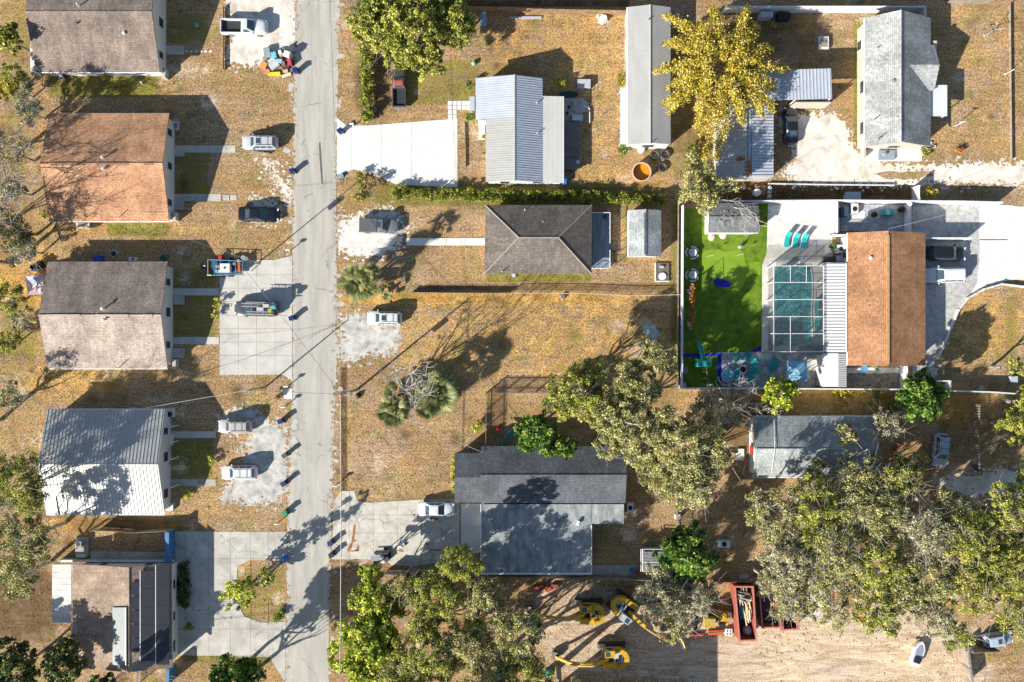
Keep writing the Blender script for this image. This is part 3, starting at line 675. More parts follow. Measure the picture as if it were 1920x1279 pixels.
# ------------------------------------------------------------------ west side houses
M_SH_BROWN = shingle('brown_shingles', (.25,.20,.165), 'x', .45)
M_SH_BROWN2 = shingle('grey_brown_shingles', (.26,.215,.185), 'x', .5)
M_SH_BROWN2_LIT = shingle('sunlit_grey_brown_shingles', (.42,.345,.29), 'x', .35)  # paler copy of the grey-brown shingles, sunlight coloured into the lower slope
M_SH_ORANGE = shingle('orange_shingles', (.50,.275,.155), 'x', .3)
h, q = gable('gabled_house', 'brown shingled house cut by the top edge, white wall and metal lean-to', (68,-118,300,136), 'x', 22, 2.7, 2.3, M_SH_BROWN, M_WHITEWALL, seed=2)
vent(h, 143, 42, 4.4, .5, mat=M_BLACK); vent(h, 232, 62, 4.0, .35, .12, M_TRIM, True); vent(h, 143, 7, 4.9, .6, .1, M_TRIM)
a = W(57,104,2.3); b = W(57,132,2.3)
metal_slope(h, W(57,134,2.2), W(57,20,2.2), W(72,20,2.6), W(72,134,2.6), .45, M_METALOLD, ribs=1)
x0, y0 = XY(57,134,2.2); x1, y1 = XY(74,20,2.2)
for yy in (y0+.1, (y0+y1)/2, y1-.1): MB().box(x0+.05, x0+.15, yy, yy+.1, 0, 2.2).build('post', M_TRIM, h)
xx, yy = XY(308, 138, 1.1); 
o_ = MB().rbox(xx-.15, yy+.1, .5, 1.3, 0, 1.05).build('garden_wall', M_CREAM); tag(setorigin(o_), 'short cream wall at the corner of the brown house', 'wall')
# white patio side of the first house
for nm, lab, rect_, rg, mats, seed in (('gabled_house', 'house with bright orange shingles and tree shadows on its left half', (92,213,317,416), 307, (M_SH_ORANGE, M_SH_ORANGE), 4),
                     ('gabled_house', 'house with grey-brown roof, its sun-facing lower slope coloured paler', (89,492,314,692), 591, (M_SH_BROWN2_LIT, M_SH_BROWN2), 5)):
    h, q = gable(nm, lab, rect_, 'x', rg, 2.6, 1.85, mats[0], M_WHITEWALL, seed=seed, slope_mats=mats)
    px_ = (rect_[0]+rect_[2])/2
    vent(h, 191, rg-12, 4.2, .55, .12, M_TRIM, True); vent(h, 193, rg+9, 4.2, .5, .12, M_TRIM, True)
    xr, yr = XY(300, rg, 4.45)
    # ridge vents: raised strips
    xs0, xs1, xs2 = (88,170,258) if 'grey' in lab else (95,165,255)
    for (a_, b_) in ((xs0, xs0+62), (180, 240), (270, 286)):
        p = W(a_, rg, 4.5); p2 = W(b_, rg, 4.5); MB().box(p[0], p2[0], p[1]-.22, p[1]+.06, 4.47, 4.56).build('ridge_vent', plain('brown_vent', (.30,.19,.12), .8) if 'orange' in lab else plain('tan_vent', (.48,.38,.31), .8), h)
    for (a_, b_) in ((170, rg-1), (254, rg-1)): vent(h, a_, b_, 4.3, .35, .04, M_BLACK)
    vent(h, 214, rg+99, 2.7, 1.2, .05, M_TRIM)
    # stoops with posts and a low wall on the street side
    for yy in (rg-30, rg+72):
        x, y = XY(316, yy, 2.2); MB().rbox(x+.4, y, 1.5, 1.3, 0, .12).build('porch_step', M_CONCGREY, h)
    xw, yw = XY(326, rect_[3]-4, 1.1); MB().rbox(xw, yw+.45, .45, 1.1, 0, 1.1).build('wing_wall', M_CREAM, h)
    xw0 = XY(323, rg+45)[0]; MB().box(xw0-.05, xw0+.05, XY(0, rg+85)[1], XY(0, rg+55)[1], .5, .58).build('rail', M_TRIM, h)
    MB().box(xw0-.05, xw0+.05, XY(0, rg-5)[1], XY(0, rg-45)[1], .5, .58).build('rail', M_TRIM, h)
    for yy in (rg+85, rg+55, rg-5, rg-45): MB().box(xw0-.04, xw0+.04, XY(0,yy)[1]-.04, XY(0,yy)[1]+.04, 0, .5).build('rail_post', M_TRIM, h)
h, q = gable('gabled_house', 'house with ribbed pale metal roof, plants along its porch', (88,768,309,966), 'x', 871, 2.7, 1.85, M_METALROOF, M_WHITEWALL, metal=.92, seed=6, ridge_mat=M_METALROOF, ribs=2, rh=.05)
vent(h, 179, 861, 4.3, .3, .08, M_TRIM, True); vent(h, 243, 869, 4.4, .4, .04, M_BLACK)
for (a_, b_, w_, d_) in ((317,774,1.1,1.1),(315,822,.9,1.0),(309,801,.8,.8),(316,950,1,.9)):
    x, y = XY(a_, b_); MB().rbox(x+.3, y, w_, d_, 0, .5).build('planter_box', M_TRIM, h)
for yy in (801,831,862,915): x, y = XY(321, yy, 2.2); MB().box(x-.06, x+.06, y-.06, y+.06, 0, 2.5).build('porch_post', M_TRIM, h)
# house with the solar heating panels
M_SH_TAN = shingle('tan_brown_shingles', (.36,.27,.20), 'y', .4)
h, q = gable('solar_house', 'tan shingled house carrying long black solar panels', (136,1058,323,1252), 'y', 242, 2.7, 1.5, M_SH_TAN, M_WHITEWALL, seed=7)
HS = h
M_SOLAR = plain('black_solar_mat', (.045,.047,.058), .45, var=.15); M_ALU = plain('aluminium', (.62,.63,.64), .35, .5)
def onslope(px0, px1, py0, py1, z0, z1, name='solar_panel', t=.08, mat=None):
    a = W(px0, py0, z0); b = W(px1, py0, z1); c = W(px1, py1, z1); d = W(px0, py1, z0)
    return MB().slab([(p[0],p[1],p[2]+t) for p in (a,b,c,d)], t*.7).build(name, mat or M_SOLAR, HS)
zs = lambda px: 4.2-1.5*abs(px-242)/88.0
for k in range(5): onslope(247, 262, 1092+26.4*k, 1092+26.4*k+24.6, zs(247)+.05, zs(262)+.05)
for (a_, b_, t0, t1, nn) in ((265,291,1070,1240,5),(294,318,1060,1247,5)):
    for k in range(nn):
        hh = (t1-t0)/nn; onslope(a_, b_, t0+hh*k, t0+hh*(k+1)-.5, zs(a_)+.06, zs(b_)+.06)
    onslope(a_-2.2, a_-.9, t0, t1, zs(a_)+.08, zs(a_)+.08, 'panel_rail', .1, M_ALU)
onslope(212, 236, 1139, 1247, zs(212)+.1, zs(236)+.1, 'roof_sheet', .14, plain('green_grey_sheet', (.23,.26,.25), .5))
onslope(236.4, 237.6, 1139, 1247, zs(237)+.12, zs(238)+.12, 'sheet_rail', .2, M_ALU)
# white metal lean-to on the left
metal_slope(h, W(98,1059,2.2), W(98,1168,2.2), W(134,1168,2.55), W(134,1059,2.55), .8, M_METALOLD, ribs=1, rh=.02, rw=.12)
p0 = XY(98,1168,2.2); p1 = XY(98,1059,2.2)
for p_ in (p0, p1, ((p0[0]+p1[0])/2, (p0[1]+p1[1])/2)): MB().box(p_[0]+.05, p_[0]+.15, p_[1]-.05, p_[1]+.05, 0, 2.2).build('post', M_TRIM, h)
MB().box(*[XY(133,0,2.6)[0], XY(136,0,2.6)[0]], XY(0,1250,2.6)[1], XY(0,1170,2.6)[1], 2.35, 2.62).build('gutter', M_TRIM, h)
x0, y0 = XY(310,1057,1.9); x1, y1 = XY(320,999,1.9)
t = thing('blue_wall', 'tall blue wall beside the concrete drive', 'wall', (x0,y0,0)); MB().box(x0, x0+.45, y0, y1, 0, 1.9).build('wall_body', M_BLUEWALL, t); MB().box(x0-.04, x0+.49, y0-.02, y1+.02, 1.903, 1.96).build('coping', plain('blue_coping',(.05,.19,.40),.6), t)
x0, y0 = XY(310,1285,1.9); x1, y1 = XY(316,1256,1.9)
o = MB().box(x0, x0+.5, y0, y1, 0, 1.9).build('blue_wall', M_BLUEWALL); tag(setorigin(o), 'blue wall piece at the bottom edge below the solar house', 'wall')
t = thing('fence', 'low white parapet wall along the solar house', 'wall', W(230,1050)); t.name = 'parapet_wall'
a_, b_ = XY(110,1054,.9), XY(325,1052,.9); MB().box(a_[0], b_[0], b_[1]-.15, b_[1]+.1, 0, .9).build('wall_body', M_SLATE, t); MB().box(a_[0]-.03, b_[0]+.03, b_[1]-.18, b_[1]+.13, .903, .96).build('coping', M_CONCWHITE, t)
# concrete pad with air conditioner
x, y = XY(155,1028); t = thing('concrete_pad', 'pale equipment pad with a boxy pump above the solar house', 'equipment', (x,y,0))
MB().rbox(x, y+.2, 1.7, 2.5, 0, .25).build('pad', M_CONCGREY, t); MB().rbox(x-.1, y+.7, .8, .7, .25, .9).build('pump_box', plain('grey_box',(.35,.37,.38),.6), t); MB().cyl(x-.1, y+.7, .9, .93, .27, 14).build('fan_grille', M_BLACK, t); MB().rbox(x, y-1.0, 1.2, .35, .25, .5).build('step', M_CONCWHITE, t)
# ------------------------------------------------------------------ east side houses
# blue-grey ribbed metal roof house
root = thing('metal_roof_house', 'house with pale blue-grey ribbed metal roof and flat white rear roof', 'house', W(960,245))
ev, rg = 2.7, 1.25; zr = ev+rg
xr = XY(965,0,zr)[0]; yt = XY(0,147,ev)[1]; ym_ = XY(0,225,ev)[1]; yb = XY(0,343,ev)[1]
xa = XY(892,0,ev)[0]; xb = XY(911,0,ev)[0]; xc = XY(1017,0,ev)[0]; xd = XY(1056,0,2.45)[0]
zb = zr-(xr-xb)*rg/(xr-xa)
metal_slope(root, (xa,yt,ev),(xa,ym_,ev),(xr,ym_,zr),(xr,yt,zr), .9, M_METALBLUE, ribs=3)
metal_slope(root, (xb,ym_,zb),(xb,yb,zb),(xr,yb,zr),(xr,ym_,zr), .9, M_METALROOF, ribs=3)
metal_slope(root, (xc,yb,ev),(xc,yt,ev),(xr,yt,zr),(xr,yb,zr), .9, M_METALBLUE, ribs=3)
MB().tube([(xr,yb-.02,zr),(xr,yt+.02,zr)], .1, 6).build('ridge_cap', M_METALROOF, root)
yft = XY(0,181,2.6)[1]
M_FLATW = mottled('white_flat_roofing', [(0.3,(.50,.495,.46)),(0.7,(.58,.575,.54))], .6, 6, .6, .05, (1.4,.3,1), finemix=.12)
nfl = 4
for k in range(nfl):
    xs = xc-.05+(xd-xc+.05)*k/nfl; xe = xc-.05+(xd-xc+.05)*(k+1)/nfl-.01
    MB().slab([(xs,yb,2.72-.2*k/nfl),(xe,yb,2.72-.2*(k+1)/nfl),(xe,yft,2.72-.2*(k+1)/nfl),(xs,yft,2.72-.2*k/nfl)], .1).build('flat_roof_sheet', M_FLATW, root)
MB().box(xd, xd+.08, yb, yft, 2.36, 2.56).build('gutter', M_TRIM, root)
walls(root, [(xb+.3,yb+.35),(xd-.3,yb+.35),(xd-.3,yft-.3),(xc-.3,yft-.3),(xc-.3,yt-.3),(xa+.3,yt-.3),(xa+.3,ym_),(xb+.3,ym_)], 2.35, M_WHITEWALL, seed=9)
vent(root, 1007, 192, 2.8, .5, .07, M_TRIM); vent(root, 1008, 249, 2.8, .5, .07, M_TRIM)
x, y = XY(906, 262, .3); MB().rbox(x-.2, XY(0,250)[1], .8, 1.8, 0, .25).build('bed_kerb', M_CONCWHITE, root)
x, y = XY(885, 194, 1.2); MB().rbox(x, y, .7, 1.8, 0, 1.2).build('porch_box', M_METALBLUE, root)
# rear deck
t = thing('timber_deck', 'greyish timber deck behind the metal-roofed house', 'deck', W(1072,270))
M_DK = mottled('greyed_deck', [(0.3,(.15,.13,.12)),(0.7,(.27,.245,.22))], 1, 8, .8, .1, (.3,2,1))
for k in range(26):
    y = 229+k*3.45; a = XY(1056,y+3.1,.6); b = XY(1088,y,.6); MB().box(a[0], b[0], a[1], b[1], .5, .6).build('plank', M_DK, t)
for (a_, b_) in ((1058,232),(1086,232),(1058,316),(1086,316)): x, y = XY(a_, b_); MB().box(x-.1,x+.1,y-.1,y+.1,0,.5).build('deck_post', M_WOODGREY, t)
MB().box(XY(1088,0,1.0)[0], XY(1089.5,0,1.0)[0], XY(0,317)[1], XY(0,229)[1], .9, 1.0).build('hand_rail', M_WOODGREY, t)
# hip roof house
M_SH_DK = shingle('dark_brown_shingles', (.17,.145,.125), 'x', .45); M_SH_DKY = shingle('dark_brown_shingles_side', (.17,.145,.125), 'y', .45)
root = thing('hip_roof_house', 'house with dark brown hip roof and pale hip lines', 'house', W(1010,450))
ev = 2.7; zr = 4.55
A, B, C, D = (W(910,385,ev), W(1110,385,ev), W(1109,514,ev), W(908,514,ev))
xL = XY(973,0,zr)[0]; xR = XY(1047,0,zr)[0]; yR = XY(0,446,zr)[1]
P, Q = (xL,yR,zr), (xR,yR,zr)
for pts, m in (([D,C,Q,P], M_SH_DK), ([B,A,P,Q], M_SH_DK), ([A,D,P], M_SH_DKY), ([C,B,Q], M_SH_DKY)): MB().slab(pts, .14).build('roof_slope', m, root)
M_HIP = plain('pale_hip_tiles', (.34,.29,.245), .9, var=.2)
for p, q_ in ((A,P),(D,P),(B,Q),(C,Q),(P,Q)): MB().tube([p,q_], .085, 5).build('hip_cap', M_HIP, root)
walls(root, [(D[0]+.5,D[1]+.5),(C[0]-.5,C[1]+.5),(B[0]-.5,B[1]-.5),(A[0]+.5,A[1]-.5)], 2.54, M_WHITEWALL, seed=10)
for (a_, b_, m) in ((984,393,M_TRIM),(1018,416,M_TRIM),(941,509,M_TRIM)): vent(root, a_, b_, 3.2, .55, .06, m)
t = thing('timber_deck', 'blue-grey timber deck with a white rail behind the hip roof house', 'deck', W(1126,450))
for k in range(10):
    a = XY(1111+k*3.25, 503, .7); b = XY(1111+k*3.25+3, 399, .7); MB().box(a[0], b[0], a[1], b[1], .6, .7).build('plank', M_DECK, t)
e0, e1, e2, e3 = W(1111,399,1.6), W(1144,399,1.6), W(1144,504,1.6), W(1111,504,1.6)
for p, q_ in ((e0,e1),(e1,W(1144,455,1.6)),(W(1144,470,1.6),e2),(e2,e3)):
    MB().tube([p,q_], .05, 4).build('rail', M_TRIM, t)
    n = max(2, int(hypot(q_[0]-p[0], q_[1]-p[1])/1.5))
    for k in range(n+1): x = p[0]+(q_[0]-p[0])*k/n; y = p[1]+(q_[1]-p[1])*k/n; MB().box(x-.04,x+.04,y-.04,y+.04,.6,1.6).build('rail_post', M_TRIM, t)
for k in range(4): a = XY(1144+k*3, 470, .55-.13*k); b = XY(1147+k*3, 456, .55-.13*k); MB().box(a[0], b[0], a[1], b[1], .45-.13*k, .57-.13*k).build('stair_tread', M_WOODGREY, t)
for (a_, b_) in ((1113,401),(1142,401),(1113,500),(1142,500)): x, y = XY(a_, b_); MB().box(x-.08,x+.08,y-.08,y+.08,0,.6).build('deck_post', M_WOODGREY, t)
x, y = XY(1134, 407, .7); o = MB().cyl(x, y, .7, 1.3, .28, 12); o = o.build('round_barrel', plain('navy_plastic', (.02,.04,.12), .5)); tag(o, 'dark navy barrel at the top end of the blue-grey deck', 'barrel')
# garden sheds
M_SH_GREY = shingle('light_grey_shingles', (.34,.35,.345), 'y', .3); M_SH_SHED = shingle('pale_grey_shed_shingles', (.38,.41,.41), 'y', .25)
h, q = gable('garden_shed', 'light grey gabled shed beside the hip roof house', (1178,395,1239,482), 'y', 1210.5, 2.3, .8, M_SH_SHED, M_TRIM, ov=.2, cat='shed', wins=False)
rv = (W(1210.5,400,3.15), W(1210.5,478,3.15)); MB().box(rv[0][0]-.16, rv[0][0]-.02, rv[1][1], rv[0][1], 3.08, 3.2).build('ridge_vent', plain('black_vent', (.04,.05,.06), .6), h)
h, q = gable('long_shed', 'very long grey gabled building half hidden by the golden bamboo', (1176,14,1257,271), 'y', 1219.5, 2.6, .75, mottled('smooth_grey_roll_roof', [(0.3,(.33,.33,.32)),(0.7,(.40,.40,.39))], .5, 5, .7, .1, (2,.5,1), finemix=.22), M_WHITEWALL, ov=.1, cat='building', seed=12)
vent(h, 1218, 35, 3.3, .3, .08, M_BLACK); vent(h, 1222, 267, 3.3, .3, .06, M_BLACK)
MB().slab([W(1163,271,1.9), W(1177,271,2.3), W(1177,165,2.3), W(1163,165,1.9)], .06).build('awning', M_METALBLUE, h)
for b_ in (268, 218, 168): x, y = XY(1164, b_, 1.9); MB().box(x-.03,x+.03,y-.03,y+.03,0,1.86).build('awning_post', M_TRIM, h)
# big grey roofed house upper right
h, q = gable('grey_roof_house', 'house with light grey shingle roof and a gabled side wing', (1621,34,1745,275), 'y', 1689.5, 2.8, 2.35, M_SH_GREY, M_CREAM, ov=.35, seed=14)
zc = 2.8+2.35*.82
M_SH_GREYX = shingle('light_grey_shingles_wing', (.34,.35,.345), 'x', .3)
zv = 4.35
E0, E1 = W(1745,84,2.85), W(1745,168,2.85); apex = W(1762,122,zv-.1); inner = W(1705,122,zv+.15); bt, bb = W(1752,84,2.9), W(1752,170,2.9)
MB().slab([W(1742,85,2.95), inner, apex, bt], .14).build('roof_slope', M_SH_GREYX, h)
MB().slab([inner, W(1742,170,2.95), bb, apex], .14).build('roof_slope', M_SH_GREYX, h)
MB().box(XY(1744,0)[0]-1, XY(1755,0,2.5)[0], XY(0,164)[1], XY(0,92)[1], 0, 2.7).build('wing_wall', M_CREAM, h)
vent(h, 1757, 127, 3.7, .3, .07, M_BLACK); vent(h, 1676, 152, 4.6, .35, .22, M_SLATE, False); vent(h, 1682, 222, 4.6, .35, .13, M_TRIM, True); vent(h, 1645, 221, 3.7, .6, .05, M_BLACK); vent(h, 1655, 256, 4.0, .9, .05, M_BLACK); vent(h, 1649, 87, 3.9, .2, .06, M_BLACK)
MB().slab([W(1743,160,2.5),W(1776,160,2.4),W(1776,218,2.4),W(1743,218,2.5)], .12).build('patio_roof', plain('bright_white_roofing', (.68,.69,.72), .5, var=.02), h)
for b_ in (163, 216): x, y = XY(1774, b_, 2.4); MB().box(x-.05,x+.05,y-.05,y+.05,0,2.3).build('awning_post', M_TRIM, h)
# front porch bits below it
t = thing('planter_court', 'paved court with planters and a small table below the grey roofed house', 'patio', W(1670,290))
a_, b_ = XY(1616,303), XY(1728,277); MB().box(a_[0], b_[0], a_[1], b_[1], 0, .06).build('paving', M_CONCWHITE, t)
for (p0, p1, z, m) in (((1645,301),(1675,284),.5,M_SLATE),):
    a_, b_ = XY(*p0), XY(*p1); MB().box(a_[0], b_[0], a_[1], b_[1], .063, .4).build('table_box', m, t)
x, y = XY(1655,292); MB().cyl(x, y, .4, .75, .22, 10).build('pot', M_SLATE, t)
a_, b_ = XY(1613,277), XY(1617,300); MB().box(a_[0], b_[0], b_[1], a_[1], .062, 1.0).build('low_wall', M_CREAM, t)
# metal carports
root = thing('carport', 'carport with blue-white ribbed roof at the end of the sandy drive', 'carport', W(1500,160))
metal_slope(root, W(1560,186,2.9), W(1412,190,2.9), W(1412,134,3.1), W(1558,129,3.1), .46, M_METALBLUE, ribs=1, rh=.05, rw=.1)
a_, b_ = XY(1490,195,2.4), XY(1558,188,2.6); MB().box(a_[0], b_[0], b_[1]-.4, b_[1]-.28, .3, 2.7).build('wall', M_CREAM, root)
for (a1, b1) in ((1492,187),(1556,186),(1555,133),(1420,187),(1420,136)): x, y = XY(a1, b1, 2.8); MB().box(x-.06,x+.06,y-.06,y+.06,0,2.85).build('post', M_TRIM, root)
root = thing('metal_outbuilding', 'white corrugated metal outbuilding with rusty patch under the golden bamboo', 'building', W(1395,265))
metal_slope(root, W(1342,335,2.6), W(1342,190,2.6), W(1401,190,3.0), W(1401,335,3.0), .5, M_METALROOF, ribs=1, rh=.05, rw=.14)
metal_slope(root, W(1409,333,2.9), W(1409,190,2.9), W(1450,192,2.6), W(1450,333,2.6), .42, M_METALBLUE, ribs=1, rh=.07, rw=.16)
M_RUSTY = mottled('rusty_sheet', [(0.3,(.20,.07,.03)),(0.7,(.42,.19,.09))], 2, 8, .8, .1)
MB().slab([W(1402,335,2.85),W(1408,335,2.85),W(1408,190,2.85),W(1402,190,2.85)], .1).build('valley_gutter', M_METALBLUE, root)
MB().slab([W(1397,331,3.05),W(1408,331,3.05),W(1408,302,3.05),W(1397,302,3.05)], .05).build('rusty_sheet', M_RUSTY, root)
MB().slab([W(1379,302,3.0),W(1397,302,3.02),W(1397,292,3.02),W(1384,294,3.0)], .03).build('rusty_sheet', M_RUSTY, root)
p = [XY(1346,333,2.5), XY(1447,333,2.5), XY(1447,194,2.5), XY(1346,194,2.5)]; walls(root, p, 2.45, M_CREAM, wins=False)
# orange-brown tiled house by the pool
M_SH_OBR = shingle('orange_brown_shingles', (.38,.20,.105), 'y', .25)
h, q = gable('pool_house', 'house with orange-brown shingle roof between pool and paver drive', (1589,437,1735,686), 'y', 1665, 2.8, 1.7, M_SH_OBR, M_WHITEWALL, ov=.3, seed=16, ridge_mat=M_SH_OBR)
xr = XY(1665,0,4.5)[0]; ra, rb = XY(0,441,4.5)[1], XY(0,684,4.5)[1]
for k in range(12): MB().box(xr-.17, xr+.17, rb+(ra-rb)*k/12+.02, rb+(ra-rb)*(k+1)/12-.02, 4.46, 4.58).build('ridge_tile', plain('ridge_orange', (.46,.25,.12), .8, var=.2), h)
vent(h, 1633, 484, 3.6, .35, .13, M_TRIM, True); vent(h, 1605, 487, 3.1, .3, .05, M_BLACK); vent(h, 1630, 574, 3.6, .3, .05, M_BLACK)
# covered lanai: white pan roof between pool cage and house
root = thing('lanai_roof', 'white ribbed patio roof between pool cage and house', 'patio roof', W(1565,580))
metal_slope(root, W(1543,661,2.6), W(1543,494,2.6), W(1583,494,2.85), W(1583,661,2.85), .42, plain('white_pan_roof', (.64,.65,.64), .45, var=.05), name='roof_pan', ribs=1, rh=.09, rw=.12)
MB().box(XY(1583.3,0,2.85)[0], XY(1588,0,2.85)[0], XY(0,661,2.85)[1], XY(0,494,2.85)[1], 2.74, 2.9).build('gutter', M_TRIM, root)
for b_ in (498, 540, 580, 620, 658): x, y = XY(1545, b_, 2.6); MB().box(x-.05,x+.05,y-.05,y+.05,0,2.55).build('post', M_TRIM, root)
root = thing('white_shed', 'white flat shed with ribbed roof by the back fence', 'shed', W(1563,694))
metal_slope(root, W(1541,726,2.4), W(1541,663,2.4), W(1571,663,2.6), W(1571,726,2.6), 3, plain('white_pan_roof', (.64,.65,.64)), name='roof_panel', ribs=0)
metal_slope(root, W(1587,663,2.35), W(1587,726,2.35), W(1571.5,726,2.6), W(1571.5,663,2.6), .3, plain('white_pan_roof', (.64,.65,.64)), name='roof_pan', ribs=1, rh=.05)
walls(root, [XY(1543,725,2.3), XY(1585,725,2.3), XY(1585,666,2.3), XY(1543,666,2.3)], 2.3, M_WHITEWALL, wins=False)
# teal-sided pool: water, cage
t = thing('swimming_pool', 'teal swimming pool seen through the screen cage', 'pool', W(1488,575))
M_WATER, nt, b = _nt('pool_water'); v = _pos(nt); n = _noise(nt, v, 1.6, 4, .7, 1.5)
nt.links.new(_ramp(nt, n, [(.35,(.01,.17,.20)),(.52,(.02,.33,.36)),(.63,(.25,.62,.58))]), b.inputs['Base Color']); b.inputs['Roughness'].default_value = .08; b.inputs['IOR'].default_value = 1.33; _bump(nt, b, n, .25, .1)
MB().prism([XY(*p) for p in [(1453,508),(1468,499),(1518,499),(1521,520),(1521,560),(1519,585),(1522,640),(1516,649),(1458,649),(1452,640)]], .02, .075).build('water', M_WATER, t)
M_COPE = plain('pool_coping', (.55,.56,.55), .7)
pl = [XY(*p) for p in [(1451,506),(1467,497),(1519,497),(1523,520),(1523,560),(1521,585),(1524,641),(1517,651),(1457,651),(1450,641)]]
for k in range(len(pl)): p, q_ = pl[k], pl[(k+1)%len(pl)]; MB().tube([(p[0],p[1],.06),(q_[0],q_[1],.06)], .1, 4).build('coping', M_COPE, t)
root = thing('pool_cage', 'white framed screen cage over the teal pool', 'pool cage', W(1495,580))
M_SCREEN, nt, b = _nt('insect_screen'); b.inputs['Base Color'].default_value = (.05,.07,.08,1); b.inputs['Roughness'].default_value = .9
tr = nt.nodes.new('ShaderNodeBsdfTransparent'); mx = nt.nodes.new('ShaderNodeMixShader'); mx.inputs[0].default_value = .3
nt.links.new(tr.outputs[0], mx.inputs[1]); nt.links.new(b.outputs[0], mx.inputs[2]); nt.links.new(mx.outputs[0], nt.nodes['Material Output'].inputs[0])
hc = 3.0
xs_ = [1451, 1480, 1512, 1544]; ys_ = [499, 530, 562, 594, 626, 660]
for y in ys_: MB().tube([W(1451,y,hc), W(1544,y,hc)], .045, 4).build('beam', M_TRIM, root)
for x, ya, yb_ in ((1451,499,660),(1544,499,660),(1482,499,530),(1482,594,660),(1512,499,530)): MB().tube([W(x,ya,hc+.01), W(x,yb_,hc+.01)], .035, 4).build('beam', M_TRIM, root)
for x in (1451, 1544):
    for y in ys_: p = W(x,y,hc); MB().box(p[0]-.05,p[0]+.05,p[1]-.05,p[1]+.05,.04,hc).build('cage_post', M_TRIM, root)
for x in (1482, 1512):
    for y in (499, 660): p = W(x,y,hc); MB().box(p[0]-.05,p[0]+.05,p[1]-.05,p[1]+.05,.04,hc).build('cage_post', M_TRIM, root)
for k in range(5):
    a = W(1451,ys_[k+1],hc); b_ = W(1544,ys_[k],hc); MB().box(a[0]+.06, b_[0]-.06, a[1]+.06, b_[1]-.06, hc-.004, hc+.004).build('screen', M_SCREEN, root)
for x in (1451,):
    a = W(x,660,hc); b_ = W(x,499,hc); MB().box(a[0]-.003, a[0]+.003, a[1]+.1, b_[1]-.1, .9, hc-.08).build('side_screen', M_SCREEN, root)
a = W(1451,499,hc); b_ = W(1544,499,hc); MB().box(a[0]+.1, b_[0]-.1, a[1]-.003, a[1]+.003, .9, hc-.08).build('side_screen', M_SCREEN, root)
# dark shed with gravel roof by the turf
M_SH_DSHED = shingle('mid_grey_shingles', (.19,.20,.205), 'x', .35)
h, q = gable('garden_shed', 'dark grey shed behind the artificial lawn, bare branches over it', (1328,382,1422,437), 'x', 407, 2.3, .4, M_SH_DSHED, M_TRIM, ov=.12, cat='shed', wins=False)
# big dark house in the middle
M_CHAR = shingle('charcoal_shingles', (.115,.125,.14), 'x', .3); 
M_FLATG = mottled('weathered_shaded_flat_roof', [(0.28,(.13,.17,.18)),(0.45,(.24,.27,.27)),(0.6,(.35,.37,.355)),(0.75,(.48,.49,.46))], .7, 4, .6, .1, (1.6,.7,1), finemix=.3)  # weathered mottle, its colours darkened for the tree shade over this roof
root = thing('charcoal_roof_house', 'large house with charcoal shingles and a weathered grey flat roof', 'house', W(1010,960))
ev, zr = 2.8, 4.2
xl, x2, x3 = XY(902,0,ev)[0], XY(1172,0,ev)[0], XY(853,0,2.6)[0]
yt = XY(0,837,ev)[1]; yr = XY(0,891,zr)[1]; yb = XY(0,944,3.1)[1]
MB().slab([(x2,yt,ev),(xl,yt,ev),(xl,yr,zr),(x2,yr,zr)], .14).build('roof_slope', M_CHAR, root)
MB().slab([(xl,yb,3.1),(x2,yb,3.1),(x2,yr,zr),(xl,yr,zr)], .14).build('roof_slope', M_CHAR, root)
MB().tube([(xl,yr,zr),(x2,yr,zr)], .07, 5).build('ridge_cap', M_CHAR, root)
y1 = XY(0,850,2.6)[1]; y2 = XY(0,896,3.6)[1]; y3 = XY(0,943,2.6)[1]
MB().slab([(xl-.02,y1,2.6),(x3,y1,2.6),(x3,y2,3.6),(xl-.02,y2,3.6)], .14).build('roof_slope', M_CHAR, root)
MB().slab([(x3,y3,2.6),(xl-.02,y3,2.6),(xl-.02,y2,3.6),(x3,y2,3.6)], .14).build('roof_slope', M_CHAR, root)
def fl(a, b, c, d, z0, z1, nm='flat_roof_sheet'): MB().slab([W(a,d,z1),W(c,d,z1),W(c,b,z0),W(a,b,z0)], .12).build(nm, M_FLATG, root)
ex = [902,953,1005,1057,1109]
for k in range(4): fl(ex[k]+.2, 946, ex[k+1]-.2, 1074, 3.0, 2.6)
for k in range(2): fl(1109+30.5*k+.2, 946, 1109+30.5*(k+1)-.2, 983, 3.0, 2.85)
MB().slab([W(902,1078,2.62),W(1109,1078,2.62),W(1109,1074.6,2.65),W(902,1074.6,2.65)], .2).build('fascia', M_TRIM, root)
MB().tube([W(902,946,3.03),W(902,1076,2.68)], .06, 4).build('edge_trim', M_TRIM, root); MB().tube([W(1109.4,985,2.98),W(1109.4,1076,2.68)], .06, 4).build('edge_trim', M_TRIM, root)
for (a_, b_) in ((1041,983),(1084,983),(1085,979)): vent(root, a_, b_, 2.95, .3, .12, M_TRIM, True)
walls(root, [XY(906,1072,2.5),XY(1105,1072,2.5),XY(1105,980,2.5),XY(1166,980,2.5),XY(1166,842,2.6),XY(904,842,2.6)], 2.45, M_WHITEWALL, seed=20)
walls(root, [XY(857,938,2.4),XY(900,938,2.4),XY(900,855,2.4),XY(857,855,2.4)], 2.4, M_SLATE, seed=21)
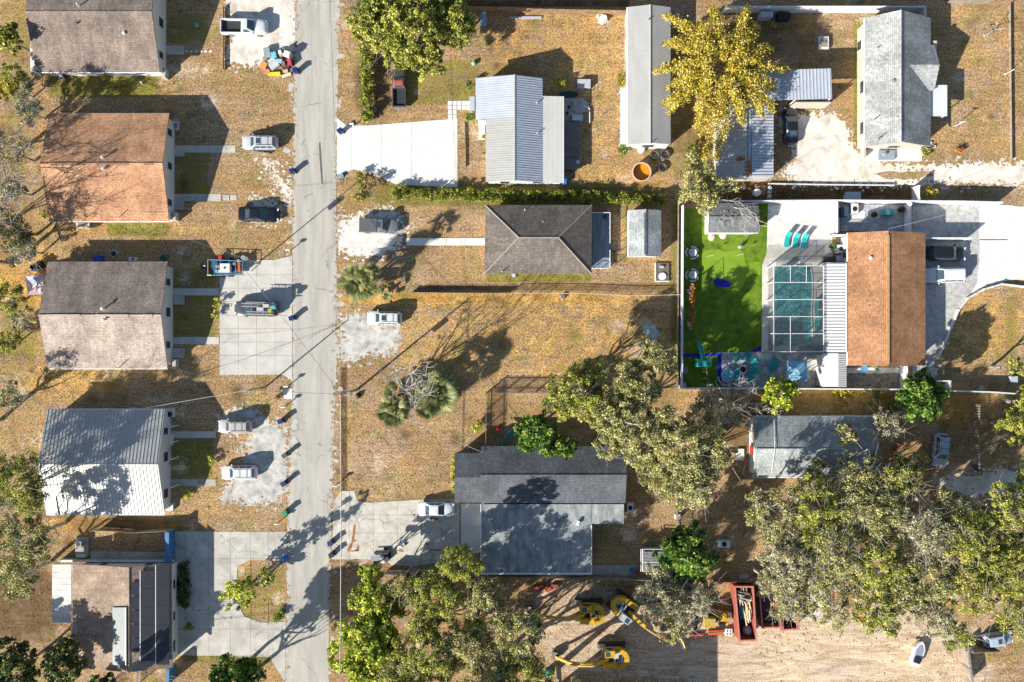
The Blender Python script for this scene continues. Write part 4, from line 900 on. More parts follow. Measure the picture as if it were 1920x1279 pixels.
# grey roofed house, lower right
M_SH_G3 = shingle('blue_grey_shingles', (.30,.335,.335), 'x', .3); M_SH_G3_LIT = shingle('sunlit_blue_grey_shingles', (.37,.405,.40), 'x', .3)  # one shingle colour twice; the paler copy paints the sun-facing lower slope
h, q = gable('oak_side_house', 'grey shingled house half covered by oak branches, red item on its end wall', (1412,781,1640,896), 'x', 842, 2.7, 1.3, M_SH_G3, M_WHITEWALL, ov=.35, seed=22, slope_mats=(M_SH_G3_LIT, M_SH_G3))
x, y = XY(1411, 845, 1.6); MB().rbox(x+.12, y, .35, 1.0, .6, 1.9).build('red_shutter', M_RED, h)
vent(h, 1521, 819, 3.3, .4, .05, M_BLACK); 
MB().tube([W(1447,888,2.95),W(1453,842,4.15),W(1451,784,2.9)], .04, 4).build('roof_cable', M_TRIM, h)
# greenhouse-like lean-to by the round leafy tree
root = thing('glazed_shed', 'small shed with grey corrugated top and white frame beside the leafy tree', 'shed', W(1225,1050))
metal_slope(root, W(1246,1071,2.0), W(1246,1035,2.0), W(1206,1035,2.1), W(1206,1071,2.1), .6, mottled('speckled_grey_sheet', [(0.3,(.10,.11,.12)),(0.7,(.34,.36,.37))], 2.4, 8, .6, .1), ribs=1)
for p, q_ in ((W(1205,1030,2.1),W(1248,1030,2.0)),(W(1205,1054,2.15),W(1248,1054,2.05)),(W(1205,1072,2.12),W(1248,1072,2.02)),(W(1205,1030,2.12),W(1205,1072,2.12)),(W(1202,1030,2.0),W(1202,1072,2.0))): MB().tube([p,q_], .06, 4).build('frame', M_TRIM, root)
walls(root, [XY(1206,1071,1.9),XY(1246,1071,1.9),XY(1246,1033,1.9),XY(1206,1033,1.9)], 1.9, M_SLATE, wins=False)
# ------------------------------------------------------------------ vehicles
def paint(n, c, r=.28): return plain(n, c, r, .0, var=.03, spec=.6, coat=.6)
P_WHITE = paint('white_car_paint', (.68,.69,.71)); P_SILVER = paint('silver_car_paint', (.48,.50,.53)); P_BLACK = paint('black_car_paint', (.012,.013,.016), .25)
P_GREY = paint('grey_car_paint', (.17,.18,.19)); P_BLUES = paint('blue_silver_car_paint', (.38,.46,.56)); P_DARK = paint('charcoal_car_paint', (.06,.065,.07)); P_CHAMP = paint('champagne_car_paint', (.45,.43,.41))
M_RUBBER = plain('tyre_rubber', (.02,.02,.02), .8); M_RIM = plain('wheel_rim', (.45,.46,.48), .35, .6); M_CARGLASS = plain('car_glass', (.045,.075,.10), .06, spec=.9, var=.1)
M_SKYGLASS = plain('pale_car_glass', (.16,.28,.36), .05, spec=1.0, var=.1)
M_LAMP = plain('headlight_glass', (.75,.77,.80), .1); M_TAIL = plain('tail_light_red', (.42,.02,.02), .25); M_BEDL = plain('bed_liner', (.03,.032,.036), .7)
def loft(mb, st):
    """st: (x, half width, z bottom, z belt, z top, half width of top)"""
    ring = []
    for (x, w, zb, zm, zt, wt) in st:
        r = [(x,-w*.92,zb),(x,-w,zb+.12),(x,-w,zm),(x,-wt,zt-.015),(x,-wt*.6,zt+.02),(x,0,zt+.03),(x,wt*.6,zt+.02),(x,wt,zt-.015),(x,w,zm),(x,w,zb+.12),(x,w*.92,zb)]
        ring.append(r)
    n = 11; vs = [p for r in ring for p in r]; fs = [tuple(range(n-1,-1,-1))[::-1][::-1]]
    fs = [tuple(range(n))[::-1]]
    for i in range(len(st)-1):
        for k in range(n): a = i*n+k; b = i*n+(k+1)%n; fs.append((a, b, b+n, a+n))
    fs.append(tuple(range((len(st)-1)*n, len(st)*n)))
    mb.add(vs, [f[::-1] for f in fs])
def car(kind, name, label, px, py, deg, pm, L=4.6, Wd=1.85, Hh=1.6, cat='car', glass=None, sunroof=False, rails=False, group=None, roofmat=None, hood=None):
    """local x forward; the empty stands on the ground under the middle of the car"""
    root = thing(name, label, cat, (0,0,0), 0, group); gl = glass or M_CARGLASS
    w = Wd/2; belt = Hh*.60; hz = Hh*.56; X = lambda f: f*L
    pick = kind == 'pickup'
    tail = belt*.97 if kind != 'sedan' else Hh*.60
    if pick:
        st = [(X(-.03),w*.99,.35,belt-.06,belt,w*.92),(X(.2),w*.99,.32,belt-.06,belt,w*.92),(X(.30),w*.98,.32,hz,hz+.1,w*.82),(X(.42),w*.95,.34,hz-.08,hz+.02,w*.78),(X(.475),w*.88,.38,hz-.2,hz-.06,w*.7),(X(.5),w*.74,.45,hz-.32,hz-.24,w*.6)]
    else:
        st = [(X(-.5),w*.72,.42,tail-.32,tail-.22,w*.62),(X(-.475),w*.90,.36,tail-.15,tail-.06,w*.78),(X(-.42),w*.97,.32,tail-.06,tail,w*.84),(X(-.2),w,.3,belt-.05,belt,w*.9),(X(.1),w,.3,belt-.05,belt,w*.9),(X(.24),w*.985,.3,hz-.02,hz+.1,w*.84),(X(.36),w*.965,.32,hz-.1,hz+.02,w*.78),(X(.45),w*.89,.36,hz-.22,hz-.1,w*.68),(X(.485),w*.78,.4,hz-.34,hz-.24,w*.58),(X(.5),w*.62,.46,hz-.42,hz-.36,w*.48)]
    mb = MB(); loft(mb, st); body = mb.build('body', pm, root, smooth=False)
    body.data.shade_smooth()
    try: body.data.set_sharp_from_angle(angle=radians(38))
    except Exception: pass
    # cabin: bottom rectangle (belt) to top rectangle (roof)
    if kind == 'sedan': b0, b1, t0, t1 = -.33, .25, -.17, .06
    elif kind == 'suv': b0, b1, t0, t1 = -.46, .25, -.40, .10
    elif kind == 'van': b0, b1, t0, t1 = -.47, .32, -.44, .17
    else: b0, b1, t0, t1 = -.03, .25, .0, .12
    wb, wt = w*.90, w*.70; zb, zt = belt-.02, Hh
    def P(u, v, s):   # u along the car 0 rear..1 front, v 0 belt..1 roof, s -1..1 across
        xb = X(b0+(b1-b0)*u); xt = X(t0+(t1-t0)*u); return (xb+(xt-xb)*v, s*(wb+(wt-wb)*v), zb+(zt-zb)*v)
    B = [P(0,0,-1),P(1,0,-1),P(1,0,1),P(0,0,1)]; xt0, xt1 = X(t0), X(t1)
    T = [(xt0,-wt*.86,zt-.03),(xt0+.12,-wt,zt-.05),(xt1-.12,-wt,zt-.05),(xt1,-wt*.86,zt-.03),(xt1,wt*.86,zt-.03),(xt1-.12,wt,zt-.05),(xt0+.12,wt,zt-.05),(xt0,wt*.86,zt-.03)]
    Bq = [(X(b0),-wb*.9,zb),(X(b0)+.1,-wb,zb),(X(b1)-.15,-wb,zb),(X(b1),-wb*.88,zb),(X(b1),wb*.88,zb),(X(b1)-.15,wb,zb),(X(b0)+.1,wb,zb),(X(b0),wb*.9,zb)]
    C = [(xt0+.25,-wt*.7,zt),(xt1-.25,-wt*.7,zt),(xt1-.25,wt*.7,zt),(xt0+.25,wt*.7,zt)]
    cb = MB(); cb.add(Bq+T+C, [(i,(i+1)%8,8+(i+1)%8,8+i) for i in range(8)]+[(8,9,10,11,17,16),(11,12,18,17),(12,13,14,15,19,18),(15,8,16,19),(16,17,18,19)])
    cab = cb.build('cabin', roofmat or pm, root)
    def pane(nm, q, e=.012, m=None):
        a, b_, c = q[0], q[1], q[2]
        n = np.cross(np.subtract(b_,a), np.subtract(c,a)); n = n/np.linalg.norm(n)
        if np.dot(n, np.subtract(np.mean(q,0), (X((b0+b1)/2),0,belt*.9))) < 0: n = -n
        V = [tuple(np.add(p,n*e)) for p in q]+[tuple(np.add(p,-n*.02)) for p in q]
        MB().add(V, [(0,1,2,3),(7,6,5,4),(0,4,5,1),(1,5,6,2),(2,6,7,3),(3,7,4,0)]).build(nm, m or gl, root)
    ws = .84
    def Q(u, v, s, du=0): 
        xb = Bq[3][0] if u else Bq[0][0]; xt = xt1 if u else xt0
        return (xb+(xt-xb)*v, s*((wb*.88)+(wt*.86-wb*.88)*v), zb+(zt-.03-zb)*v)
    pane('windshield', [Q(1,.08,-ws*1.05),Q(1,.08,ws*1.05),Q(1,.95,ws*1.05),Q(1,.95,-ws*1.05)])
    pane('rear_window', [Q(0,.15,-ws),Q(0,.15,ws),Q(0,.93,ws),Q(0,.93,-ws)])
    for s in (-1, 1):
        segs = [(.06,.48),(.52,.94)] if kind != 'pickup' else [(.1,.9)]
        if kind in ('suv','van'): segs = [(.05,.30),(.33,.63),(.66,.95)]
        for (u0, u1) in segs:
            def Sd(u, v):
                xb = Bq[1][0]+(Bq[2][0]-Bq[1][0])*u; xt = T[1][0]+(T[2][0]-T[1][0])*u
                return (xb+(xt-xb)*v, s*(wb+(wt-wb)*v), zb+(zt-.05-zb)*v)
            pane('side_window', [Sd(u0,.1),Sd(u1,.1),Sd(u1,.9),Sd(u0,.9)])
    if sunroof: MB().box(xt1-.75-(.1 if sunroof==1 else .9), xt1-.25, -wt*.55, wt*.55, zt-.01, zt+.012).build('sunroof', gl, root)
    if rails:
        for s in (-1,1): MB().tube([(xt0+.15,s*wt*.86,zt-.02),(xt0+.25,s*wt*.86,zt+.06),(xt1-.3,s*wt*.86,zt+.06),(xt1-.2,s*wt*.86,zt-.02)], .028, 5).build('roof_rail', M_BLACK if rails==1 else M_ALU, root)
        for u in (.25,.65): MB().tube([(xt0+(xt1-xt0)*u,-wt*.86,zt+.07),(xt0+(xt1-xt0)*u,wt*.86,zt+.07)], .025, 4).build('roof_bar', M_BLACK, root)
    if pick:
        y = w*.97; x0, x1 = X(-.5), X(-.035); zt_ = belt
        MB().box(x0+.02, x1, -y*.9, y*.9, .62, .68).build('bed_floor', M_BEDL, root)
        for s in (-1,1): MB().box(x0+.05, x1, min(s*y,s*y*.86), max(s*y,s*y*.86), .38, zt_).build('bed_side', pm, root)
        MB().box(x0, x0+.1, -y*.95, y*.95, .5, zt_).build('tailgate', pm, root); MB().box(x1-.09, x1+.02, -y*.85, y*.85, .5, zt_+.01).build('bed_front', pm, root)
        MB().box(x0-.12, x0-.01, -y*.9, y*.9, .42, .6).build('bumper', M_RIM, root)
    for fx in (-.30, .315):
        for s in (-1,1):
            vs = MB(); n = 14; r = .34; yy = s*(w-.10)
            for yo in (-.11,.11): vs.v += [(X(fx)+r*cos(2*pi*i/n), yy+yo, .34+r*sin(2*pi*i/n)) for i in range(n)]
            vs.f = [tuple(range(n)), tuple(range(2*n-1,n-1,-1))]+[(i,n+i,n+(i+1)%n,(i+1)%n) for i in range(n)]
            wl = vs.build('wheel', M_RUBBER, root)
            rr = MB(); y2 = yy+s*.113
            rr.v = [(X(fx)+.21*cos(2*pi*i/10), y2, .34+.21*sin(2*pi*i/10)) for i in range(10)]+[(X(fx), y2+s*.02, .34)]
            rr.f = [((i+1)%10, i, 10) if s > 0 else (i,(i+1)%10,10) for i in range(10)]; rr.build('rim', M_RIM, wl)
    for s in (-1,1):
        MB().rbox(X(.468), s*w*.66, .16, w*.34, hz-.26, hz-.10, -s*.5).build('headlight', M_LAMP, root)
        xt = X(-.478) if not pick else X(-.5); MB().rbox(xt, s*w*.80, .14, w*.22, belt-.34, belt-.12, s*.35).build('tail_light', M_TAIL, root)
        MB().rbox(X(b1)-.35, s*(w+.08), .14, .22, belt-.02, belt+.13, s*-.2).build('mirror', pm, root)
    root.location = W(px, py, Hh*.6)[:2]+(0,); root.rotation_euler.z = radians(deg)
    return root
car('pickup','pickup_truck','white pickup with open dark bed on the pale gravel by the top edge', 456,49,-1, P_WHITE, 6.2,2.0,1.9,'pickup')
car('suv','station_wagon','silver estate car with roof rails facing the orange-roofed house', 486,267,180, P_SILVER, 4.8,1.9,1.7, rails=1, sunroof=1)
car('sedan','parked_car','black saloon on pale sand below the silver estate car', 484,402,-1, P_BLACK, 5.5,2.0,1.5)
tr = car('suv','work_van','charcoal van with a loaded ladder rack on the slab drive', 479,579,179, P_DARK, 5.9,2.05,1.8,'van')
car('suv','parked_car','champagne grey off-roader at the top of the metal-roofed house drive', 439,800,180, P_CHAMP, 4.5,1.85,1.75, rails=1)
car('suv','parked_car','white crossover with dark roof rails, lower car at the metal-roofed house', 447,887,181, P_WHITE, 4.8,1.9,1.65, rails=1)
rp = car('pickup','pickup_truck','old black pickup with faded red cab roof under the tree', 748,163,90, P_DARK, 5.3,1.85,1.65,'pickup', roofmat=plain('faded_red_roof', (.33,.10,.07), .7, var=.3, scale=4))
car('pickup','pickup_truck','grey pickup with covered bed on the white shell drive', 710,423,-1, P_GREY, 5.2,1.95,1.75,'pickup', rails=0, sunroof=1)
gp = bpy.data.objects.get('pickup_truck.002')
MB().box(-2.55,-.25,-.87,.87,1.06,1.13).build('bed_cover', plain('dark_vinyl', (.10,.105,.11), .7), gp, world=False)
car('suv','station_wagon','silver white wagon with red tail lights beside the mown lot', 720,597,179, paint('pearl_car_paint',(.62,.63,.65)), 4.7,1.85,1.6, rails=2, sunroof=1)
car('sedan','parked_car','white saloon parked against the charcoal-roofed house', 818,956,-1, P_WHITE, 4.8,1.9,1.45)
car('sedan','parked_car','black saloon standing beside the corrugated outbuilding', 1483,235,92, P_BLACK, 5.0,1.95,1.45)
car('suv','parked_car','black people carrier on the grey pavers', 1776,475,-1, P_BLACK, 5.3,2.05,1.7)
car('suv','parked_car','white people carrier beside the black one on the grey pavers', 1774,516,181, P_WHITE, 5.5,2.1,1.75)
car('suv','parked_car','silver off-roader in dappled shade near the white lane', 1766,845,-95, P_BLUES, 4.5,1.9,1.75, rails=1)
car('suv','parked_car','pale blue silver hatchback with black sunroof by the bottom right fence', 1873,1200,10, P_BLUES, 3.9,1.75,1.55, sunroof=1)
# white towing tractor unit under cover
t = thing('covered_boat', 'small white boat with folded dark cover on the trodden yard', 'boat', W(1716,1222), radians(72))
b0 = [(-1.5,-.6),(.6,-.65),(1.3,-.35),(1.6,0),(1.3,.35),(.6,.65),(-1.5,.6)]
MB().prism(b0[::-1][::-1], .2, .85, -.12).build('hull', P_WHITE, t, world=False); MB().prism([(p[0]*.8,p[1]*.75) for p in b0], .86, .9).build('deck_cover', plain('blue_grey_cover',(.25,.28,.36),.7), t, world=False); MB().box(-1.2,-.5,-.45,.4,.9,1.1).build('engine_cover', M_BLACK, t, world=False)
# ladder rack with load on the van
rk = MB()
for x in (-2.2,-1.4,-.6,.2): MB().tube([(x,-.8,1.5),(x,-.8,2.05),(x,.8,2.05),(x,.8,1.5)], .035, 5).build('rack_bar', M_ALU, tr, world=False)
for y in (-.8,.8): MB().tube([(-2.7,y,2.05),(.9,y,2.05)], .03, 5).build('rack_rail', M_ALU, tr, world=False)
def ladder(name, label, p0, p1, z, wd=.42, cat='ladder', mat=None, n=None):
    d = hypot(p1[0]-p0[0], p1[1]-p0[1]); a = atan2(p1[1]-p0[1], p1[0]-p0[0]); t = thing(name, label, cat, (p0[0],p0[1],0))
    ux, uy = cos(a), sin(a); m = mat or M_ALU
    for s in (-1,1): MB().tube([(p0[0]-uy*s*wd/2,p0[1]+ux*s*wd/2,z),(p1[0]-uy*s*wd/2,p1[1]+ux*s*wd/2,z)], .035, 4).build('side_rail', m, t)
    n = n or int(d/.3)
    for k in range(1,n): x = p0[0]+ux*d*k/n; y = p0[1]+uy*d*k/n; MB().tube([(x-uy*wd/2,y+ux*wd/2,z),(x+uy*wd/2,y-ux*wd/2,z)], .02, 4).build('rung', m, t)
    return t
px0, py0 = W(450,588,2.1)[:2]
ladder('ladder', 'ladder lying along the near side of the van rack', W(452,572,2.1), W(519,574,2.1), 2.12)
ladder('ladder', 'second ladder on the van rack beside the tool boxes', W(462,587,2.1), W(512,588,2.1), 2.12, .35)
for k, (a_, b_, c, w_, lab) in enumerate([(488,580,(.55,.6,.62),.9,'pale tool box in the middle of the van rack'),(506,583,(.5,.45,.05),.5,'yellow jug on the van rack'),(512,577,(.1,.5,.55),.7,'teal crate on the van rack by the rear'),(499,574,(.6,.55,.5),.8,'tan bundle on the van rack')]):
    x, y, _ = W(a_, b_, 2.2); t = thing('tool_box' if k != 1 else 'jug', lab, 'tools', (x,y,2.09)); m = plain('load_%d' % k, c, .6)
    MB().rbox(x, y, w_, .45, 2.09, 2.3).build('case', m, t); MB().rbox(x, y, w_*.96, .42, 2.303, 2.36).build('lid', plain('load_lid_%d' % k, [v*.8 for v in c], .6), t)
# ------------------------------------------------------------------ blue trailer with cleaning gear
t = thing('utility_trailer', 'blue framed trailer loaded with tank and hoses at the corner of the slab drive', 'trailer', W(425,503))
M_BLUEM = plain('blue_metal', (.10,.30,.50), .5, var=.2)
c = lambda a_, b_, z: W(a_, b_, z)
MB().slab([c(392,516,.6),c(453,516,.6),c(453,488,.6),c(392,488,.6)], .1).build('trailer_bed', plain('dark_blue_deck', (.03,.07,.13), .7), t)
for z, (x0,x1) in ((1.3,(390,455)),):
    for p, q_ in (((390,487),(455,490)),((455,490),(455,515)),((455,515),(390,517)),((390,517),(390,487)),((402,488),(402,516)),((430,488),(430,516)),((442,489),(442,516))):
        MB().tube([c(*p,z),c(*q_,z)], .05, 4).build('frame_rail', M_BLUEM, t)
for p in ((390,487),(455,490),(455,515),(390,517),(422,488),(422,516)): a = c(*p,1.3); MB().box(a[0]-.04,a[0]+.04,a[1]-.04,a[1]+.04,.5,1.3).build('frame_post', M_BLUEM, t)
for a_ in (415,432):
    for b_ in (486,518): x, y, _ = c(a_,b_,.3); MB().rbox(x, y, .6, .2, 0, .6).build('wheel', M_RUBBER, t)
MB().tube([c(455,502,.5),c(466,502,.5)], .05, 4).build('tow_bar', M_BLUEM, t)
MB().tube([c(390,487,1.35),c(390,516,1.35)], .05, 4).build('yellow_rail', plain('yellow_metal', (.6,.5,.1), .5), t)
MB().tube([c(388,516,1.35),c(396,516,1.35)], .08, 4).build('yellow_rail', plain('yellow_metal', (.6,.5,.1), .5), t)
x, y, _ = c(422,503,1.2); tk = thing('water_tank', 'square white tank with black cap in the blue trailer', 'tank', (x,y,.6)); MB().rbox(x, y, 1.3, 1.15, .6, 1.35).build('tank', M_TRIM, tk); MB().cyl(x, y, 1.35, 1.42, .14, 10).build('cap', M_BLACK, tk)
x, y, _ = c(447,500,1.2); tk = thing('fuel_can', 'orange-red hose reel at the back of the blue trailer', 'hose reel', (x,y,.6)); tk.name = 'hose_reel'
MB().rbox(x, y, .35, 1.2, .6, 1.2, .1).build('reel', plain('orange_red', (.60,.13,.03), .5), tk); MB().rbox(x, y+.75, .25, .25, .6, 1.3).build('nozzle', M_TRIM, tk); MB().rbox(x, y-.75, .3, .35, .6, 1.1).build('guard', plain('amber', (.6,.35,.03), .5), tk)
for a_, b_, lab, m in ((437,495,'small grey pump beside the white tank in the trailer',M_SLATE),(410,509,'pale green box along the trailer side',plain('mint', (.30,.52,.42), .5)),(407,500,'tan jug behind the white tank in the trailer',plain('tan_pl',(.5,.4,.3),.5))):
    x, y, _ = c(a_,b_,1.1); o = MB().rbox(x, y, .9 if 'box' in lab else .4, .35, .6, 1.1).build('pump' if 'pump' in lab else 'storage_box' if 'box' in lab else 'jug', m); tag(setorigin(o), lab, 'equipment')
x, y, _ = c(382,499,1); tk = thing('black_bin', 'round black bin left of the blue trailer', 'bin', (x,y,0)); MB().cyl(x,y,0,.9,.35,14,.4).build('bin_body', M_BLACK, tk); MB().rbox(x, y, .3,.15,.9,.95).build('handle', M_TRIM, tk)
x, y, _ = c(412,484,.5); o = MB().cyl(x,y,0,.7,.35,12); o = o.build('red_bucket', M_RED); tag(setorigin(o), 'red tub against the top rail of the blue trailer', 'bucket')
# ------------------------------------------------------------------ earth movers
M_YEL = plain('digger_yellow', (.56,.34,.02), .5, var=.4, scale=3); M_YELD = plain('worn_digger_yellow', (.45,.30,.06), .6, var=.3, scale=4); M_STEEL = plain('dark_steel', (.07,.065,.06), .6, .3, var=.3); M_PGREY = plain('pale_machine_grey', (.42,.45,.46), .6, var=.25, scale=4)
def beam(mb, pts, wd):
    """bent box girder in the xz plane: pts (x, z, depth)"""
    n = len(pts); vs = []
    for (x, z, d) in pts:
        vs += [(x,-wd/2,z-d/2),(x,wd/2,z-d/2),(x,wd/2,z+d/2),(x,-wd/2,z+d/2)]
    fs = [(3,2,1,0)[::-1]]+[(4*i+k,4*i+(k+1)%4,4*i+4+(k+1)%4,4*i+4+k) for i in range(n-1) for k in range(4)]+[(4*n-4,4*n-3,4*n-2,4*n-1)]
    mb.add(vs, [f[::-1] for f in fs])
def excavator(label, px, py, deg, reach=7.6, m=None, uc_deg=0, hood=None, group='tracked excavators', cabm=None):
    m = m or M_YEL; t = thing('excavator', label, 'excavator', (0,0,0), 0, group)
    uc = radians(uc_deg); cu, su = cos(uc), sin(uc)
    for s in (-1,1):
        def R(x, y): return (x*cu-y*su, x*su+y*cu)
        k = MB(); prof = [(-1.9,.25),(-1.75,.02),(1.75,.02),(1.9,.25),(1.9,.65),(1.7,.85),(-1.7,.85),(-1.9,.65)]
        n = len(prof)
        for yo in (-.28,.28): k.v += [(*R(x, s*1.15+yo), z) for x, z in prof]
        k.f = [tuple(range(n)), tuple(range(2*n-1,n-1,-1))]+[(i,n+i,n+(i+1)%n,(i+1)%n) for i in range(n)]
        k.build('track', M_STEEL, t, world=False)
    MB().cyl(0,0,.8,1.15,.75,16).build('slew_ring', M_STEEL, t, world=False)
    # house: open U shape at the boom, rounded counterweight behind
    poly = [(1.35,-1.3),(1.35,1.3)]+[(-.6,1.32)]+[(-.6-1.45*sin(a), 1.32*cos(a)) for a in [pi*i/10 for i in range(1,10)]]+[(-.6,-1.32)]
    MB().prism(poly, 1.15, 1.45).build('upper_deck', M_STEEL, t, world=False)
    cw = [(-.6-1.47*sin(a), 1.34*cos(a)) for a in [pi*i/12 for i in range(13)]]+[(-.6-.85*sin(a), .8*cos(a)) for a in [pi*i/10 for i in range(10,-1,-1)]]
    k = MB(); n = len(cw); h_ = n-11
    vs = [(x,y,1.453) for x,y in cw]+[(x,y,2.35) for x,y in cw]
    outer, inner = list(range(13)), list(range(n-1, n-12, -1)); fs = []
    for i in range(12):
        a0, a1 = outer[i], outer[i+1]; b0_, b1_ = inner[min(10, round(i*10/12))], inner[min(10, round((i+1)*10/12))]
        for q, fl in ((n,0),(0,1)):
            f = (a0+q,a1+q,b1_+q,b0_+q) if b0_ != b1_ else (a0+q,a1+q,b0_+q); fs.append(f if fl == 0 else f[::-1])
    fs += [(i,(i+1)%n,n+(i+1)%n,n+i)[::-1] for i in range(n)]
    k.add(vs, [f[::-1] for f in fs]).build('counterweight', m, t, world=False)
    MB().box(-1.3,-.05,-.72,.62,1.453,2.1).build('engine_hood', hood or M_PGREY, t, world=False)
    MB().box(-.55,1.3,.66,1.33,1.453,2.05).build('tank_cover', m, t, world=False)
    MB().box(-1.0,-.2,-1.3,-.76,1.453,2.1).build('side_cover', m, t, world=False)
    for (x0,x1,y0,y1) in ((-1.1,-.7,-.4,.1),(-.6,-.3,.1,.45)): MB().box(x0,x1,y0,y1,2.103,2.2).build('grille', M_BLACK, t, world=False)
    MB().cyl(-.9,.3,2.1,2.6,.07,8).build('exhaust', M_STEEL, t, world=False)
    MB().box(-.15,1.4,-1.33,-.45,1.453,2.95).build('cab', cabm or m, t, world=False)
    MB().box(.5,1.1,-1.2,-.6,2.953,2.98).build('roof_window', M_CARGLASS, t, world=False); MB().box(1.403,1.43,-1.25,-.53,1.8,2.85).build('windshield', M_CARGLASS, t, world=False)
    MB().box(.0,1.2,-1.36,-1.333,1.9,2.8).build('side_window', M_CARGLASS, t, world=False)
    k = MB(); beam(k, [(.6,1.9,.5),(1.6,2.9,.62),(2.9,3.7,.6),(4.4,3.6,.45),(reach-2.3,2.9,.3)], .42); k.build('boom', m, t, world=False)
    for y in (-.3,.3): MB().tube([(1.2,y,1.6),(2.6,y,3.3)], .08, 6).build('hydraulic_ram', M_PIPE, t, world=False)
    MB().tube([(2.7,0,4.1),(reach-3.2,0,3.75)], .07, 6).build('hydraulic_ram', M_PIPE, t, world=False)
    k = MB(); beam(k, [(reach-2.8,3.3,.35),(reach-2.2,2.8,.5),(reach-.6,1.0,.25)], .34); k.build('stick', m, t, world=False)
    k = MB(); bw = .55; pr = [(0,.9),(.35,.75),(.75,.35),(.7,.05),(.25,-.05),(-.15,.3)]; n = 6
    for yo in (-bw,bw): k.v += [(reach-.9+x, yo, z+.08) for x, z in pr]
    k.f = [tuple(range(n)), tuple(range(2*n-1,n-1,-1))]+[(i,n+i,n+(i+1)%n,(i+1)%n) for i in range(n-1)]; k.build('bucket', M_STEEL, t, world=False)
    t.location = W(px, py, 2.0)[:2]+(0,); t.rotation_euler.z = radians(deg); return t
excavator('yellow excavator by the dark back fence, boom pointing at the oaks, orange bucket', 1106,1152,180, 8.6, hood=M_YELD)
excavator('lower yellow excavator with grey hood beside the teal box', 1150,1235,182, 8.2)
excavator('excavator with bare grey body and yellow boom reaching out of the tree', 1172,1143,-35, 8.8, m=M_YEL, hood=M_PGREY, cabm=M_PGREY)
# long yellow jib beside it
t = thing('crane_jib', 'narrow yellow boom with pale tip sticking out below the greyish tree', 'boom lift', W(1262,1165)); 
k = MB(); k.tube([W(1236,1135,3.6), W(1262,1172,3.3), W(1281,1205,2.6)], .22, 4, .14).build('boom', M_YEL, t)
MB().tube([W(1281,1205,2.6), W(1284,1215,1.2)], .08, 5).build('ram', M_TRIM, t); MB().tube([W(1284,1215,1.3), W(1289,1225,.3)], .16, 5, .1).build('hook', M_YEL, t)
MB().tube([W(1247,1118,3.0), W(1239,1136,3.7), W(1226,1142,3.2)], .14, 4).build('frame', M_YEL, t)
a = W(1232,1128,1.5); MB().box(a[0]-1,a[0]+1,a[1]-1,a[1]+1.3,.6,1.5).build('chassis', M_STEEL, t)
for sx in (-1,1):
    for sy in (-1,1): MB().cyl(a[0]+sx*.9,a[1]+sy*1.0,0,.8,.35,10).build('wheel', M_RUBBER, t)
# backhoe loader by the containers
t = thing('skid_loader', 'yellow loader half under the greyish tree left of the red container', 'loader', W(1345,1162))
for (x0,y0,x1,y1,z0,z1,nm,m) in ((1322,1161,1342,1178,.5,2.2,'cab_roof',M_YELD),(1342,1151,1367,1166,.6,1.5,'body',M_YEL),(1286,1150,1300,1160,.4,1.2,'rear_box',M_YEL),(1367,1149,1372,1168,.2,.9,'bucket',M_PIPE)):
    a, b_ = XY(x0,y1,z1), XY(x1,y0,z1); MB().box(a[0],b_[0],a[1],b_[1],z0,z1).build(nm, m, t)
a, b_ = XY(1296,1168,1.2), XY(1345,1154,1.2); MB().box(a[0],b_[0],a[1],b_[1],.5,1.2).build('chassis', M_STEEL, t)
for (x0,y0) in ((1300,1152),(1300,1172),(1338,1150),(1352,1170)): x, y = XY(x0,y0); MB().cyl(x,y,0,.95,.4,12).build('wheel', M_RUBBER, t)
MB().tube([W(1342,1164,1.7),W(1354,1152,1.75)], .1, 4).build('arm', M_STEEL, t); MB().tube([W(1354,1152,1.75),W(1365,1160,1.6)], .08, 4).build('arm', M_STEEL, t)
# red containers
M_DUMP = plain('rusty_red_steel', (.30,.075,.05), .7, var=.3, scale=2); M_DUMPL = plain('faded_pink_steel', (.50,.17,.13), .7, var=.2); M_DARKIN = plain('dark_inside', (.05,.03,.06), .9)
def skip(label, pts, hgt, seed, full=0):
    P = [W(*p, hgt) for p in pts]; cx = sum(p[0] for p in P)/4; cy = sum(p[1] for p in P)/4
    t = thing('skip_container', label, 'container', (cx,cy,0), group='open red containers in the yard')
    q = [(p[0],p[1]) for p in P]
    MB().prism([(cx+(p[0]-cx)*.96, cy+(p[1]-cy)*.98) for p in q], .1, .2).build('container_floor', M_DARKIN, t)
    for i_ in range(4):
        a, b_ = q[i_], q[(i_+1)%4]; L = hypot(b_[0]-a[0],b_[1]-a[1]); MB().rbox((a[0]+b_[0])/2,(a[1]+b_[1])/2, L-.13 if i_%2 else L+.12, .1, .15, hgt-.06, atan2(b_[1]-a[1],b_[0]-a[0])).build('side_panel', M_DUMP, t)
        MB().rbox((a[0]+b_[0])/2,(a[1]+b_[1])/2, L-.2 if i_%2 else L+.2, .2, hgt-.057, hgt, atan2(b_[1]-a[1],b_[0]-a[0])).build('rim', M_DUMPL, t)
    return t, q
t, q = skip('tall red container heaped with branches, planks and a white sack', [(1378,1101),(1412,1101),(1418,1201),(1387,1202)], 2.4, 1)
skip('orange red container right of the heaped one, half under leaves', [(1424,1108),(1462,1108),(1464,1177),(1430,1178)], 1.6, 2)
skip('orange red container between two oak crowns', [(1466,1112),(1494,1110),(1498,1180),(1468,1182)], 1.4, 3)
r = random.Random(5)
